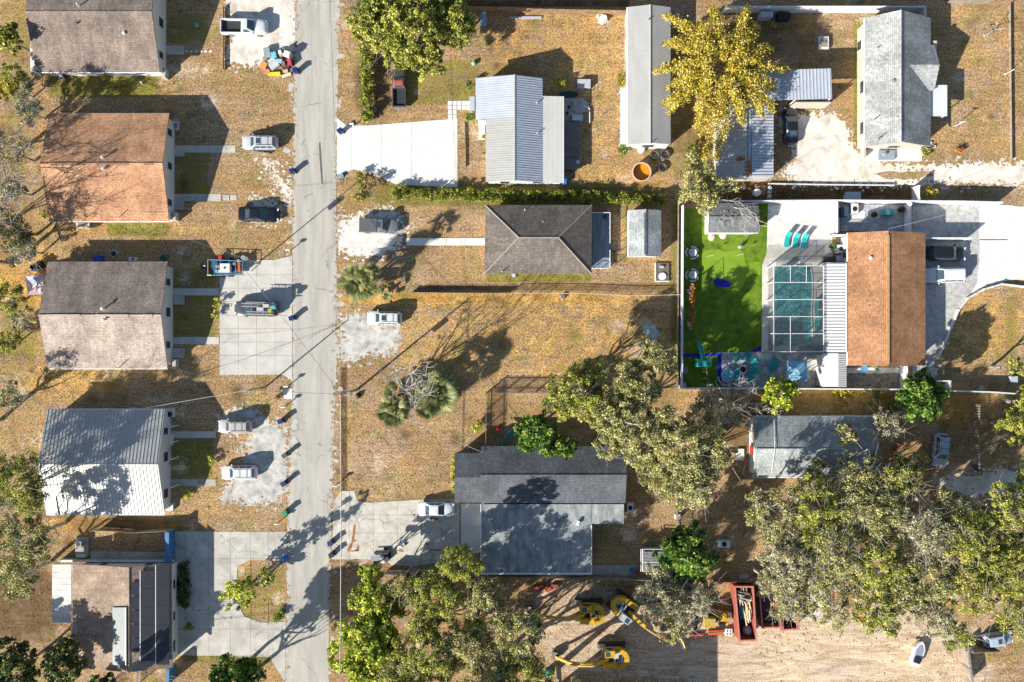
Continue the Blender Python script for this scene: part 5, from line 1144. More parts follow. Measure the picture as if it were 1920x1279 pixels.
def scrap(name, label, cat, n, x0, y0, x1, y1, z, Ls, mats, ang=None, w_=.1, group=None, each=False):
    for k in range(n):
        x, y, _ = W(r.uniform(x0,x1), r.uniform(y0,y1), z); L = r.uniform(*Ls); a = r.uniform(0,pi) if ang is None else ang+r.uniform(-.15,.15); tlt = r.uniform(-.15,.15)
        z_ = z+r.uniform(-.25,.25)
        o = MB().tube([(-cos(a)*L/2,-sin(a)*L/2,-tlt*L/2),(cos(a)*L/2,sin(a)*L/2,tlt*L/2)], w_, 4).build(name, mats[k%len(mats)]); o.location = (x,y,z_)
        tag(o, label, cat, group)
M_LOG = plain('bleached_wood', (.50,.44,.36), .85, var=.25); M_LOGD = plain('dead_branch', (.20,.16,.12), .9, var=.3)
scrap('branch', 'cut branch heaped at the upper end of the red container', 'branch', 46, 1384,1108,1408,1128, 2.0, (.5,1.6), [M_LOG, M_LOGD, plain('grey_stick',(.35,.34,.32),.8), M_LOGD], group='branches heaped in the red container')
scrap('plank', 'pale plank lying lengthwise in the red container', 'plank', 14, 1396,1132,1408,1166, 1.9, (1.2,2.6), [M_LOG, plain('yellow_wood',(.50,.38,.18),.8)], ang=-1.45, w_=.13, group='planks in the red container')
x, y, _ = W(1405,1187,1.2); o = MB().dome(x,y,.25,.75,.9,10,4).build('white_sack', M_TRIM, None, smooth=True); tag(setorigin(o), 'bulging white sack at the lower end of the red container', 'sack')
x, y, _ = W(1392,1150,1.5); o = MB().rbox(x,y,.7,1.8,.25,1.3,.15).build('blue_sheet', plain('blue_tarp',(.05,.22,.38),.5)); tag(setorigin(o), 'blue wrapped bundle inside the red container', 'tarp')
for a_, b_, c_, d_, m, lab in ((1292,1187,1317,1192,M_RED,'faded red ramp left of the bright one below the loader'),(1327,1181,1354,1189,plain('bright_orange_red',(.55,.10,.04),.5),'bright orange red ramp under the loader')):
    x0, y0 = XY(a_, d_); x1, y1 = XY(c_, b_); t = thing('red_ramp', lab, 'ramp', (x0,y0,0)); MB().rbox((x0+x1)/2,(y0+y1)/2,x1-x0,y1-y0,.05,.35,.06).build('ramp_plate', m, t); MB().rbox((x0+x1)/2,(y0+y1)/2,x1-x0+.1,.08,.353,.42,.06).build('ramp_rib', M_DUMPL, t)
x, y = XY(1365,1184); t = thing('pallet', 'pale square crate with holes right of the orange ramp', 'crate', (x,y,0)); MB().rbox(x,y,.9,.9,0,.45).build('crate_box', M_TRIM, t)
for sx in (-.2,.2):
    for sy in (-.2,.2): MB().cyl(x+sx,y+sy,.45,.46,.12,8).build('hole', M_BLACK, t)
x, y = XY(1029,1259); t = thing('teal_box', 'teal container under the oak beside the lower excavator', 'box', (x,y,0)); MB().rbox(x,y,.9,.7,0,.8,.1).build('box_body', M_TEAL, t); MB().rbox(x,y,.95,.75,.803,.86,.1).build('lid', plain('teal_lid',(.04,.45,.42),.5), t)
for k,(a_, b_, an) in enumerate([(1006,1103,.1),(1018,1101,-.2),(1030,1104,.3),(1040,1099,0)]):
    x, y = XY(a_, b_); o = MB().rbox(x,y,1.0,.55,0,.4,an).build('red_crate', M_DUMP); tag(setorigin(o), 'rusty red block in the row along the back fence', 'block', 'rusty red blocks along the back fence')
for k in range(9):
    for j in range(2):
        x, y = XY(1700+k*5.5+(8 if j else 0), 1138+j*9); o = MB().rbox(x,y,.28,.5,0,.35,-.3).build('brick_stack', plain('terracotta',(.42,.15,.07),.8,var=.3)); tag(setorigin(o), 'stacked terracotta block under the right-hand oaks' if 0 else 'terracotta block in the rows under the oaks', 'block', 'rows of terracotta blocks')
for (a_, b_, c_, d_, lab) in ((1448,1112,1459,1146,'rust-orange plank pile between the red containers'),(1608,1115,1613,1128,'orange board under the oaks, upper'),(1612,1150,1618,1170,'orange board under the oaks, lower')):
    x0, y0 = XY(a_, d_); x1, y1 = XY(c_, b_); o = MB().rbox((x0+x1)/2,(y0+y1)/2,x1-x0,y1-y0,0,.3,.08).build('orange_board', plain('orange_board',(.50,.20,.08),.7,var=.2)); tag(setorigin(o), lab, 'board')
t = thing('rest_deck', 'small brown and grey board platform behind the containers', 'platform', W(1540,1130))
for k in range(7): a = XY(1519+k*6.2,1160); b_ = XY(1524.4+k*6.2,1100); MB().box(a[0],b_[0],a[1],b_[1],.02,.14).build('plank', M_PALESAND if k<5 else M_WOODBROWN, t)
# ------------------------------------------------------------------ wheeled bins
def bin_proto():
    t = thing('wheelie_bin', 'x', 'bin', (0,0,0)); m = plain('navy_bin_plastic', (.012,.03,.14), .45, var=.15)
    MB().prism([(-.25,-.28),(.25,-.28),(.25,.28),(-.25,.28)], .06, .98, -.12).build('bin_body', m, t)
    MB().prism([(-.31,-.36),(.31,-.36),(.31,.36),(-.31,.36)], .983, 1.06, .06).build('lid', m, t)
    MB().tube([(-.25,.37,.98),(.25,.37,.98)], .03, 5).build('handle', m, t)
    for s in (-1,1): MB().cyl(s*.26,.3,0,.2,.1,8).build('wheel', M_RUBBER, t)
    return t
bp = bin_proto(); bins = [(525,791,-70,'blue','navy wheeled bin by the bottom of the small driveway pad, below the mailboxes'),(533,855,-55,'grey','dark grey-green wheeled bin, second below the mailbox pad'),(531,908,-60,'blue','navy wheeled bin between the dark grey one and the green-lidded one'),
 (547,320,-70,'blue','navy wheeled bin on the verge below the silver estate car'),(546,597,-70,'blue','navy wheeled bin standing on the edge of the slab drive'),(553,131,-80,'blue','navy wheeled bin at the right of the rubbish heap'),(619,1020,-70,'blue','navy wheeled bin, upper of the two beside the rust-stained drive'),
 (621,1042,-70,'black','black wheeled bin, lower of the two beside the rust-stained drive'),(637,245,-60,'blue','navy wheeled bin on the corner of the bright white drive'),(637,328,-60,'lt','light blue open box at the lower corner of the white drive'),(1836,879,20,'blue','blue bin at the end of the fence by the shaded lane'),(533,963,-70,'green','bright green wheeled bin at the bottom of the gravel patch')]
def recolor(root, m):
    for ch in CH.get(root.name, ()): pass
    for ch in [o for o in bpy.data.objects if o.parent == root]:
        if ch.name.startswith(('bin_body','lid','handle')):
            ch.data = ch.data.copy(); ch.data.materials[0] = m
for k, (a_, b_, dg, colr, lab) in enumerate(bins):
    loc = W(a_, b_, 1.0); loc = (loc[0], loc[1], 0)
    if k == 0: bp.location = loc; bp.rotation_euler.z = radians(dg); o = bp; o['label'] = lab
    else: o = dup(bp, loc, radians(dg), lab)
    o['group'] = 'wheeled bins along the street'
    if colr == 'grey': recolor(o, plain('green_grey_plastic', (.06,.085,.08), .6))
    if colr == 'black': recolor(o, M_BLACK)
    if colr == 'green': recolor(o, plain('bin_green', (.02,.25,.12), .5))
    if colr == 'lt': recolor(o, plain('light_blue_plastic', (.12,.36,.55), .5)); o.scale = (.9,.9,.35)
x, y, _ = W(532,1050,.9); t = thing('recycling_tub', 'round bright blue tub at the road edge below the big drive', 'bin', (x,y,0)); MB().cyl(x,y,0,.95,.36,16,.42).build('tub_body', plain('bright_blue_plastic',(.02,.16,.50),.4), t); MB().cyl(x,y,.953,1.0,.44,16).build('lid', plain('bright_blue_lid',(.04,.25,.60),.4), t); MB().rbox(x,y,.18,.14,1.0,1.04).build('handle', M_TRIM, t)
# ------------------------------------------------------------------ rubbish heap by the road
def junk(name, lab, a_, b_, w_, d_, h_, c, an=0, z=0):
    x, y, _ = W(a_, b_, z+h_); t = thing(name, lab, 'rubbish', (x,y,z)); m = plain('junk_'+''.join('%02d' % int(v*99) for v in c), c, .6, var=.2, scale=5)
    MB().rbox(x,y,w_,d_,z,z+h_*.85,an).build('box_body', m, t); MB().rbox(x+.03,y-.02,w_*.9,d_*.9,z+h_*.853,z+h_,an+.05).build('top', plain('junkt_'+''.join('%02d' % int(v*99) for v in c), [min(.8,v*1.15+.02) for v in c], .6), t)
for a in [('old_sofa','grey sofa at the upper left of the roadside heap',500,98,.9,1.3,.7,(.22,.28,.28),.1),('cushion','light blue cushion on the end of the grey sofa',512,102,.7,.7,.95,(.12,.42,.55),.1),
          ('mattress','crumpled pale grey mattress in the middle of the heap',511,119,1.3,1.5,.6,(.42,.43,.40),.6),('blue_crate','pale blue crate in the middle of the heap',523,114,.8,.5,.8,(.25,.42,.68),-.05),
          ('cabinet','tan cabinet near the top of the heap',526,100,.6,.8,.9,(.42,.30,.22),.4),('picture_frame','white framed panel leaning at the top right of the heap',537,100,.9,.7,1.3,(.60,.62,.50),-.4),
          ('suitcase','dark red round-ended case at the right of the heap',541,116,.6,.9,.8,(.38,.04,.08),.2),('black_bag','black bag in the heap between crate and red case',534,122,.9,1.0,.5,(.04,.03,.05),.3),
          ('armchair','orange armchair at the left of the heap',494,121,.9,.8,.7,(.60,.24,.07),-.5),('wooden_box','brown box beside the red case',530,119,.5,.5,1.0,(.25,.13,.07),.3),
          ('plastic_tray','long bright yellow tray at the front of the heap',514,138,1.7,.45,.4,(.66,.48,.01),0),('plastic_scrap','coral red lid left of the yellow tray',501,134,.6,.6,.4,(.62,.20,.12),.3),
          ('cardboard_sheet','tan cardboard in front of the heap',534,133,.8,.5,.2,(.55,.36,.22),.1),('cardboard_sheet','cream cardboard strip at the lower right of the heap',537,141,1.3,.4,.15,(.64,.56,.44),.3),
          ('white_bag','white bag on top of the tan cabinet',524,97,.4,.5,1.15,(.65,.62,.60),.2),('glass_table','glass pane standing in the heap, upper edge',530,92,.5,.3,1.0,(.10,.18,.22),.8)]: junk(*a)
# ------------------------------------------------------------------ mailboxes
def mailbox_proto():
    t = thing('mailbox', 'x', 'mailbox', (0,0,0)); MB().box(-.05,.05,-.05,.05,0,1.05).build('post', M_TRIM, t)
    MB().box(-.28,.28,-.12,.12,1.053,1.2).build('box_body', M_TRIM, t); k = MB(); n = 7
    for x in (-.28,.28): k.v += [(x, .12*cos(pi*i/(n-1)), 1.203+.12*sin(pi*i/(n-1))) for i in range(n)]
    k.f = [tuple(range(n-1,-1,-1)), tuple(range(n,2*n))]+[(i,i+1,n+i+1,n+i) for i in range(n-1)]+[(n-1,0,n,2*n-1)]; k.build('box_top', M_TRIM, t)
    MB().box(.1,.13,.123,.15,1.1,1.35).build('flag', M_RED, t); return t
mp = mailbox_proto()
for k, (a_, b_, lab) in enumerate([(539,469,'white mailbox on the verge above the slab drive'),(536,725,'white mailbox by the lower corner of the slab drive'),(530,764,'dark-shadowed mailbox below the pale pad'),(659,232,'mailbox by the bright white drive'),(628,912,'white mailbox at the end of the roadside ditch'),(518,983,'white mailbox above the big stained drive')]):
    loc = W(a_, b_, 1.2); loc = (loc[0],loc[1],0)
    if k == 0: mp.location = loc; mp['label'] = lab; mp['group'] = 'mailboxes along the street'
    else: dup(mp, loc, 0, lab, 'mailboxes along the street')
# ------------------------------------------------------------------ utility poles and wires
def pole(label, base, hh, arm=None, tx=True, r_=.16):
    x, y = XY(*base); t = thing('utility_pole', label, 'utility pole', (x,y,0), group='timber utility poles')
    MB().cyl(x,y,0,hh,r_,10,r_*.6).build('pole', M_WOODGREY, t)
    if arm: 
        a = arm; c_, s_ = cos(a), sin(a); MB().tube([(x-c_*1.1,y-s_*1.1,hh-.5),(x+c_*1.1,y+s_*1.1,hh-.5)], .06, 4).build('cross_arm', M_WOODGREY, t)
        for u in (-1,0,1): MB().cyl(x+c_*u,y+s_*u,hh-.44,hh-.2,.06,8,.03).build('insulator', M_TRIM, t)
    if tx: MB().cyl(x+.42,y-.1,hh-3.4,hh-2.3,.28,12).build('transformer', M_PIPE, t); MB().box(x+.1,x+.25,y-.14,y-.04,hh-3.0,hh-2.9).build('bracket', M_STEEL, t)
    return (x, y, hh)
p1 = pole('utility pole with round grey transformer right of the street', (670,731), 9.8, .05)
p2 = pole('utility pole at the left verge below the slab drive, long shadow over the street', (498,726), 7.2, None, False, .12)
p3 = pole('utility pole beside the blue trailer with a lamp head', (485,493), 9.3, None, True, .09)
p4 = pole('utility pole beyond the bottom trees', (668,1206), 9.5, None, False)
p5 = pole('utility pole near the top edge', (645,-90), 9.5, .1, False)
M_WIRE = plain('wire', (.12,.12,.12), .6); M_WIREL = plain('pale_wire', (.45,.45,.44), .6)
def wire(label, p, q_, sag=.5, r=.018, m=None, n=10):
    pts = []
    for i in range(n+1): u = i/n; pts.append((p[0]+(q_[0]-p[0])*u, p[1]+(q_[1]-p[1])*u, p[2]+(q_[2]-p[2])*u-sag*4*u*(1-u)))
    o = MB().tube(pts, r, 4).build('power_line', m or M_WIRE); tag(o, label, 'wire')
wire('thick pale cable along the right verge from the transformer pole to the bottom trees', p1, (p4[0],p4[1],p4[2]), .4, .055, M_WIREL)
wire('wire from the transformer pole straight across to the mailbox pad side', (p1[0],p1[1],9.3), (p2[0],p2[1],7.1), .4, .022)
wire('wire from transformer pole up the street towards the trailer pole', (p1[0],p1[1],9.6), (p3[0],p3[1],9.2), .5, .022)
wire('wire from the transformer pole to the top edge', (p1[0],p1[1],9.6), (p5[0],p5[1],9.2), .6, .02)
wire('pale service wire to the ridge corner of the metal-roofed house', (p2[0],p2[1],7.0), W(270,766,3.4), .3, .025, M_WIREL)
wire('service wire from the lower pole to the grey-brown roofed house', (p2[0],p2[1],6.9), W(300,684,3.2), .4, .018)
wire('service wire from the trailer pole to the orange-roofed house', (p3[0],p3[1],8.8), W(222,403,3.4), .4, .018)
wire('service wire from the transformer pole to the charcoal roofed house', (p1[0],p1[1],8.8), W(905,849,3.2), .5, .022, M_WIREL)
wire('pale wire over the side court of the orange-brown roofed house', W(1665,430,4.6), W(1770,404,5.5), .1, .018, M_WIREL)
wire('service wire crossing the bottom edge below the solar house', W(200,1249,3.3), W(390,1290,6), .1, .025, M_WIREL)
wire('service wire pair crossing the bottom edge below the solar house', W(204,1248,3.3), W(400,1284,6), .1, .02, M_WIREL)
wire('wire over the upper lawn to the long grey building', W(930,128,4.6), W(875,60,8), .1, .018)
# basketball hoop
x, y = XY(726,1030); t = thing('basketball_hoop', 'basketball hoop on a pole by the lower edge of the old drive', 'basketball hoop', (x,y,0))
MB().cyl(x,y,0,3.3,.06,8).build('pole', M_STEEL, t); bw = .9
bx, by = x+.1, y+.2
MB().rbox(x-.1,y+.3,1.5,.05,2.75,3.65).build('backboard', plain('clear_board',(.10,.11,.12),.3, alpha=.55), t)
for p, q_ in (((-.85,2.75),(.65,2.75)),((.65,2.75),(.65,3.65)),((.65,3.65),(-.85,3.65)),((-.85,3.65),(-.85,2.75))): MB().tube([(x+p[0],y+.3,p[1]),(x+q_[0],y+.3,q_[1])], .045, 4).build('board_frame', M_STEEL, t)
MB().ring(x-.1,y+.65,2.98,3.02,.2,.24,12).build('rim', plain('hoop_orange',(.6,.2,.05),.5), t); MB().rbox(x,y-.4,.9,1.2,0,.25).build('base', M_BLACK, t)
# ------------------------------------------------------------------ fences and garden walls
def panel_fence(label, pts, hgt, mat, sec=2.4, post=.1, thick=.045, name='fence', slats=False, cap=False, pmat=None):
    """px polyline; one panel and one post per section"""
    P = [XY(*p, hgt) for p in pts]
    t = thing(name, label, 'fence', (P[0][0], P[0][1], 0)); pm = pmat or mat
    for i_ in range(len(P)-1):
        a, b = P[i_], P[i_+1]; L = hypot(b[0]-a[0], b[1]-a[1]); n = max(1, round(L/sec)); an = atan2(b[1]-a[1], b[0]-a[0]); dx, dy = cos(an), sin(an)
        for k in range(n+1):
            if k == n and i_ < len(P)-2: continue
            x = a[0]+(b[0]-a[0])*k/n; y = a[1]+(b[1]-a[1])*k/n; MB().rbox(x, y, post, post, 0, hgt+.06, an).build('fence_post', pm, t)
        for k in range(n):
            u0 = L*k/n+post/2+.003; u1 = L*(k+1)/n-post/2-.003
            if slats:
                m = max(2, int((u1-u0)/.3)); mb = MB()
                for j in range(m):
                    u = u0+(u1-u0)*(j+.5)/m; mb.rbox(a[0]+dx*u, a[1]+dy*u, .13, .03, .05, hgt, an)
                mb.build('picket_row', mat, t, kind='stuff')
                for z in (.4, hgt-.3): MB().rbox(a[0]+dx*(u0+u1)/2-dy*.04, a[1]+dy*(u0+u1)/2+dx*.04, u1-u0, .04, z, z+.09, an).build('rail', mat, t)
            else:
                MB().rbox(a[0]+dx*(u0+u1)/2, a[1]+dy*(u0+u1)/2, u1-u0, thick, .06, hgt, an).build('fence_panel', mat, t)
                if cap: MB().rbox(a[0]+dx*(u0+u1)/2, a[1]+dy*(u0+u1)/2, u1-u0, thick+.08, hgt+.002, hgt+.05, an).build('top_rail', mat, t)
    return t
def open_fence(label, pts, hgt, mat, sec=2.4):
    P = [XY(*p, hgt) for p in pts]; t = thing('fence', label, 'fence', (P[0][0], P[0][1], 0))
    for i_ in range(len(P)-1):
        a, b = P[i_], P[i_+1]; L = hypot(b[0]-a[0], b[1]-a[1]); n = max(1, round(L/sec))
        for k in range(n): x = a[0]+(b[0]-a[0])*k/n; y = a[1]+(b[1]-a[1])*k/n; MB().cyl(x, y, 0, hgt, .035, 6).build('fence_post', mat, t)
        MB().tube([(a[0],a[1],hgt),(b[0],b[1],hgt)], .035, 5).build('top_rail', M_LOGC, t); MB().tube([(a[0],a[1],.45),(b[0],b[1],.45)], .02, 4).build('rail', mat, t)
    return t
M_LOGC = plain('pale_rail', (.55,.48,.38), .7)
V_ = dict(thick=.09, post=.15, cap=True)
panel_fence('white vinyl fence along the left side of the artificial lawn', [(1279,726),(1281,386)], 1.85, M_VINYL, **V_)
panel_fence('white vinyl fence above the shell court, running to the pavers', [(1330,378),(1575,376),(1800,378),(1880,380)], 1.85, M_VINYL, **V_)
panel_fence('white vinyl fence along the bottom of the terrace and pebble bed', [(1279,729),(1420,729),(1560,730),(1700,731)], 1.85, M_VINYL, **V_)
panel_fence('white vinyl fence curving away at the lower right of the dark lawn', [(1762,733),(1830,735),(1865,736),(1905,739)], 1.6, M_VINYL, **V_)
panel_fence('white vinyl fence along the top edge by the golden bamboo', [(1362,13),(1735,13),(1735,38)], 1.85, M_VINYL, **V_)
panel_fence('low white vinyl fence between sandy drive and dark strip', [(1442,345),(1560,347),(1676,348)], .3, M_VINYL, **V_)
panel_fence('white garden partition left of the side court', [(1570,378),(1570,436)], 1.7, M_VINYL, **V_)
panel_fence('white gate partition right of the side court', [(1708,382),(1708,434)], 1.6, M_VINYL, thick=.25, post=.3)
panel_fence('short white partition closing the side court on its lower side', [(1562,441),(1590,441)], 1.5, M_VINYL, **V_)
panel_fence('white vinyl fence between paver bay and black people carrier', [(1735,447),(1822,447)], 1.8, M_VINYL, **V_)
panel_fence('short white vinyl piece by the ribbed patio roof', [(1545,494),(1586,494)], 1.6, M_VINYL, **V_)
panel_fence('white L-shaped enclosure below the paver walk', [(1745,715),(1782,715),(1782,732)], 1.3, M_VINYL, **V_)
panel_fence('white end partition beside the yellow shrub', [(1724,349),(1724,373)], 1.9, M_VINYL, thick=.12, post=.2)
panel_fence('low white wall right of the pebble bed', [(1699,690),(1699,728)], 1.2, M_VINYL, thick=.5, post=.4)
panel_fence('low curved pale kerb wall around the far right lawn', [(1920,538),(1880,533),(1845,543),(1815,560),(1798,582),(1784,615),(1770,650),(1760,672)], .5, M_CONCWHITE, sec=1.6, post=.24, thick=.2)
panel_fence('weathered board fence along the top left of the long building', [(868,12),(960,14),(1000,17),(1176,20)], 1.7, M_WOODBROWN)
panel_fence('slatted fence left of the charcoal roofed house, striped shade', [(911,836),(912,738)], 1.8, M_WOODGREY, slats=True)
panel_fence('slatted fence running right towards the oaks', [(912,738),(1035,738)], 1.8, M_WOODGREY, slats=True)
panel_fence('slatted fence under the oak between the two back yards', [(1272,1015),(1271,880)], 1.8, M_WOODGREY, slats=True)
panel_fence('low board fence stretch behind the roadside palms, below the hip roof house', [(770,549),(900,550),(955,550)], .8, M_WOODGREY, sec=2.6, thick=.02, post=.07)
open_fence('low open rail fence with pale top bar below the hip roof house', [(955,550),(1100,551),(1180,555),(1277,553)], 1.1, M_WOODGREY)
panel_fence('dark board fence between the charcoal roofed house and the yard', [(722,1078),(800,1080),(905,1082),(1110,1086),(1240,1090)], 1.7, M_WOODGREY, thick=.06)
panel_fence('board fence behind the oaks, right of the leafy tree', [(1340,1092),(1520,1094)], 1.8, M_WOODBROWN, thick=.06)
panel_fence('rail fence along the thin strip left of the white vinyl fence', [(1273,375),(1272,640),(1272,726)], 1.2, M_WOODGREY, sec=3, thick=.02, post=.08)
panel_fence('grey timber fence in the shaded right yard', [(1838,760),(1838,880)], 1.7, M_WOODGREY, slats=True)
panel_fence('old board fence right of the lawn at the far right edge', [(1895,8),(1898,300)], .5, M_WOODGREY, sec=3.5, thick=.02, post=.07)
panel_fence('worn plank fence above the solar house', [(180,996),(215,997),(250,1000),(318,997)], 1.5, M_WOODGREY, thick=.05)
panel_fence('board fence by the bottom right car', [(1815,1218),(1826,1290)], 1.7, M_WOODGREY, thick=.3)
panel_fence('tall board fence running off the lower right edge', [(1826,1225),(1876,1223)], 1.9, M_WOODGREY)
panel_fence('dark rail fence beside the orange house drive', [(452,281),(505,288)], .35, M_WOODGREY, sec=4, thick=.08)
panel_fence('thin rail beside the white pickup bay', [(418,12),(418,130)], .5, M_WOODGREY, sec=2.4, thick=.03, post=.08)
panel_fence('timber edging along the bed left of the pale metal house', [(871,222),(873,312)], .3, M_WOODGREY, sec=3, thick=.1)
panel_fence('slanting board fence at the upper right edge', [(1784,0),(1860,0)], 1.2, M_WOODGREY)
panel_fence('white board fence corner at the bottom of the solar house', [(255,1256),(252,1290)], 1.6, M_VINYL, slats=True)
for k, (x0,x1) in enumerate([(912,955),(950,1010),(1002,1050),(1060,1094)]):
    a, b = XY(x0,1082,.6), XY(x1,1079+k%2,.6); o = MB().box(a[0],b[0],a[1],b[1]+.12,.3+.08*k,.42+.08*k).build('metal_sheet', M_METALBLUE); tag(setorigin(o), ['pale metal strip in the dark gap, first from the left','pale metal strip in the dark gap, second from the left','pale metal strip in the dark gap, third from the left','pale metal strip in the dark gap, rightmost'][k], 'sheet metal')
# ------------------------------------------------------------------ plants
M_BARK = mottled('grey_bark', [(0.3,(.16,.14,.12)),(0.7,(.34,.31,.275))], 3, 9, .9, .3)
M_BARKP = mottled('pale_bark', [(0.3,(.33,.30,.26)),(0.7,(.52,.49,.43))], 3, 9, .9, .2)
L_OAK = leafmat('oak_leaves', (.045,.045,.014), (.33,.32,.10), (.76,.73,.30), (.78,.64,.38))
L_OAKG = leafmat('oak_leaves_green', (.035,.045,.010), (.27,.29,.045), (.68,.68,.13), (.72,.60,.22))
L_GREY = leafmat('grey_twig_leaves', (.11,.10,.05), (.41,.385,.20), (.72,.67,.42), (0.690,0.609,0.460))
L_GREEN = leafmat('glossy_green_leaves', (0.019,0.056,0.010), (0.088,0.188,0.022), (0.300,0.425,0.062), (0.500,0.525,0.125), .4)
L_BRIGHT = leafmat('bright_yellow_green_leaves', (.07,.10,.01), (.36,.45,.035), (.74,.76,.10), (0.660,0.624,0.168))
L_DKGREEN = leafmat('dark_green_leaves', (0.016,0.033,0.010), (0.065,0.104,0.021), (0.208,0.247,0.052), (0.390,0.364,0.117))
L_GOLD = leafmat('golden_bamboo_leaves', (.08,.07,.01), (.58,.45,.045), (.86,.73,.16), (0.748,0.594,0.297))
L_YEL = leafmat('yellow_shrub_leaves', (0.165,0.143,0.011), (0.462,0.418,0.033), (0.660,0.572,0.077), (0.682,0.550,0.220))
L_PALM = leafmat('palm_fronds', (0.055,0.077,0.028), (0.176,0.209,0.066), (0.396,0.407,0.154), (0.605,0.550,0.275), .45)
L_HEDGE = leafmat('hedge_leaves', (0.033,0.061,0.007), (0.176,0.220,0.022), (0.418,0.440,0.055), (0.528,0.506,0.132))
L_BROWN = leafmat('dry_brown_leaves', (0.088,0.055,0.033), (0.275,0.187,0.099), (0.462,0.341,0.209), (0.550,0.440,0.308))
def leafcloud(rs, centres, radii, per, size, flat=.75, updown=.8):
    """quads spread through soft balls; returns V, F, tint"""
    C = np.repeat(centres, per, axis=0); Rr = np.repeat(radii, per); n = len(C)
    d = rs.normal(size=(n,3)); d /= np.linalg.norm(d, axis=1)[:,None]
    rad = Rr*rs.uniform(.25, 1, n)**.6
    P = C + d*rad[:,None]*np.array([1,1,flat])
    nrm = rs.normal(size=(n,3))*.8 + d*.5 + np.array([0,0,updown]); nrm /= np.linalg.norm(nrm, axis=1)[:,None]
    t = np.cross(nrm, rs.normal(size=(n,3))); t /= np.linalg.norm(t, axis=1)[:,None]+1e-9; b = np.cross(nrm, t)
    s = size*rs.uniform(.55, 1.35, n)
    a = t*(s*.5)[:,None]; c = b*(s*.42)[:,None]
    V = np.stack([P-a, P+c*.9-a*.15, P+a, P-c*.9-a*.1], 1).reshape(-1,3)
    F = np.arange(4*n).reshape(-1,4)
    ct = np.repeat(rs.normal(0,.17,len(centres)), per)
    tint = np.clip(.5+ct+rs.normal(0,.2,n)+.0*d[:,2], 0.02, 1)
    return V, F, np.repeat(tint, 4)
def branches(mb, rs, base, fork, targets, r0, npri=6, bend=.25):
    """trunk to the fork, limbs to spread targets, side branches to the rest"""
    base = np.array(base, float); fork = np.array(fork, float)
    mid = (base+fork)/2+np.array([rs.uniform(-.15,.15), rs.uniform(-.15,.15), 0])
    mb.tube([tuple(base), tuple(mid), tuple(fork)], r0, 8, r0*.72)
    T = np.array(targets); idx = [int(rs.randint(len(T)))]
    for _ in range(npri-1):
        dd = np.min([np.linalg.norm(T-T[j], axis=1) for j in idx], axis=0); idx.append(int(np.argmax(dd)))
    limbs = []
    for j in idx:
        q = fork+(T[j]-fork)*.92; L = np.linalg.norm(q-fork); pts = []
        w = rs.normal(size=3)*L*bend*.35
        for k in range(5):
            u = k/4; pts.append(fork+(q-fork)*u+w*math.sin(pi*u)+rs.normal(size=3)*.03*L*(0<k<4)-np.array([0,0,.04*L*math.sin(pi*u)]))
        limbs.append(pts); mb.tube([tuple(p) for p in pts], r0*.42, 6, r0*.07)
    J = np.array([p for l in limbs for p in l[1:]])
    for j in range(len(T)):
        if j in idx: continue
        dd = np.linalg.norm(J-T[j], axis=1); k = int(np.argmin(dd+rs.uniform(0,.4,len(J)))); a = J[k]; q = T[j]
        m = (a+q)/2+rs.normal(size=3)*dd[k]*.13
        mb.tube([tuple(a), tuple(m), tuple(q)], r0*.09+.008, 4, .012)
def tree(label, px, py, hgt, lobes, leaf, name='oak_tree', cat='tree', bark=None, size=.21, dens=1.0, fork=.35, r0=None, seed=1, crownbase=.45, twigs=0, group=None, basepx=None, nclu=1.0, npri=6, rc=.58):
    """px,py = trunk foot in the photo; lobes = (px, py, radius px, z centre) as photographed"""
    rs = np.random.RandomState(seed); bx, by = XY(px, py)
    t = thing(name, label, cat, (bx, by, 0), group=group)
    cs, rr = [], []
    for (lx, ly, lr, lz) in lobes:
        c = np.array(W(lx, ly, lz)); R_ = lr*S*(1-lz/H); n = max(5, int(R_*R_*7.6*nclu*dens**.5))
        d = rs.normal(size=(n,3)); d /= np.linalg.norm(d, axis=1)[:,None]; d[:,2] = np.where(d[:,2] < -.25, -d[:,2], d[:,2])
        q = rs.uniform(.35, 1.0, n)**.55
        cs.append(c + d*q[:,None]*R_*np.array([.92,.92,.62])); rr.append(rs.uniform(.6,1.15,n)*rc*min(1, R_/2+.2))
    cs = np.vstack(cs); rr = np.concatenate(rr)
    per = max(8, int(118*dens*(rc/.75)**2*(.23/size)**1.6))
    V, F, ti = leafcloud(rs, cs, rr, per, size)
    V -= np.array([bx, by, 0])
    mean = cs.mean(0); fk = np.array([bx+(mean[0]-bx)*.3, by+(mean[1]-by)*.3, hgt*fork])
    mb = MB(); r0 = r0 or .05*hgt**.8
    branches(mb, rs, (bx,by,-.05), fk, cs[::max(1, len(cs)//60)], r0, npri)
    if twigs:
        for _ in range(twigs):
            c = cs[rs.randint(len(cs))]; e = c+rs.normal(size=3)*np.array([1,1,.35])*1.1; e[2] = abs(e[2]-c[2])*.6+c[2]+.15
            mb.tube([tuple(c), tuple((c+e)/2+rs.normal(size=3)*.12), tuple(e)], .022, 3, .010)
    mb.build('trunk', bark or M_BARK, t)
    npmesh('crown', V, F, leaf, parent=t, tint=ti)
    return t
OAKG = 'oaks of the central and right gardens'
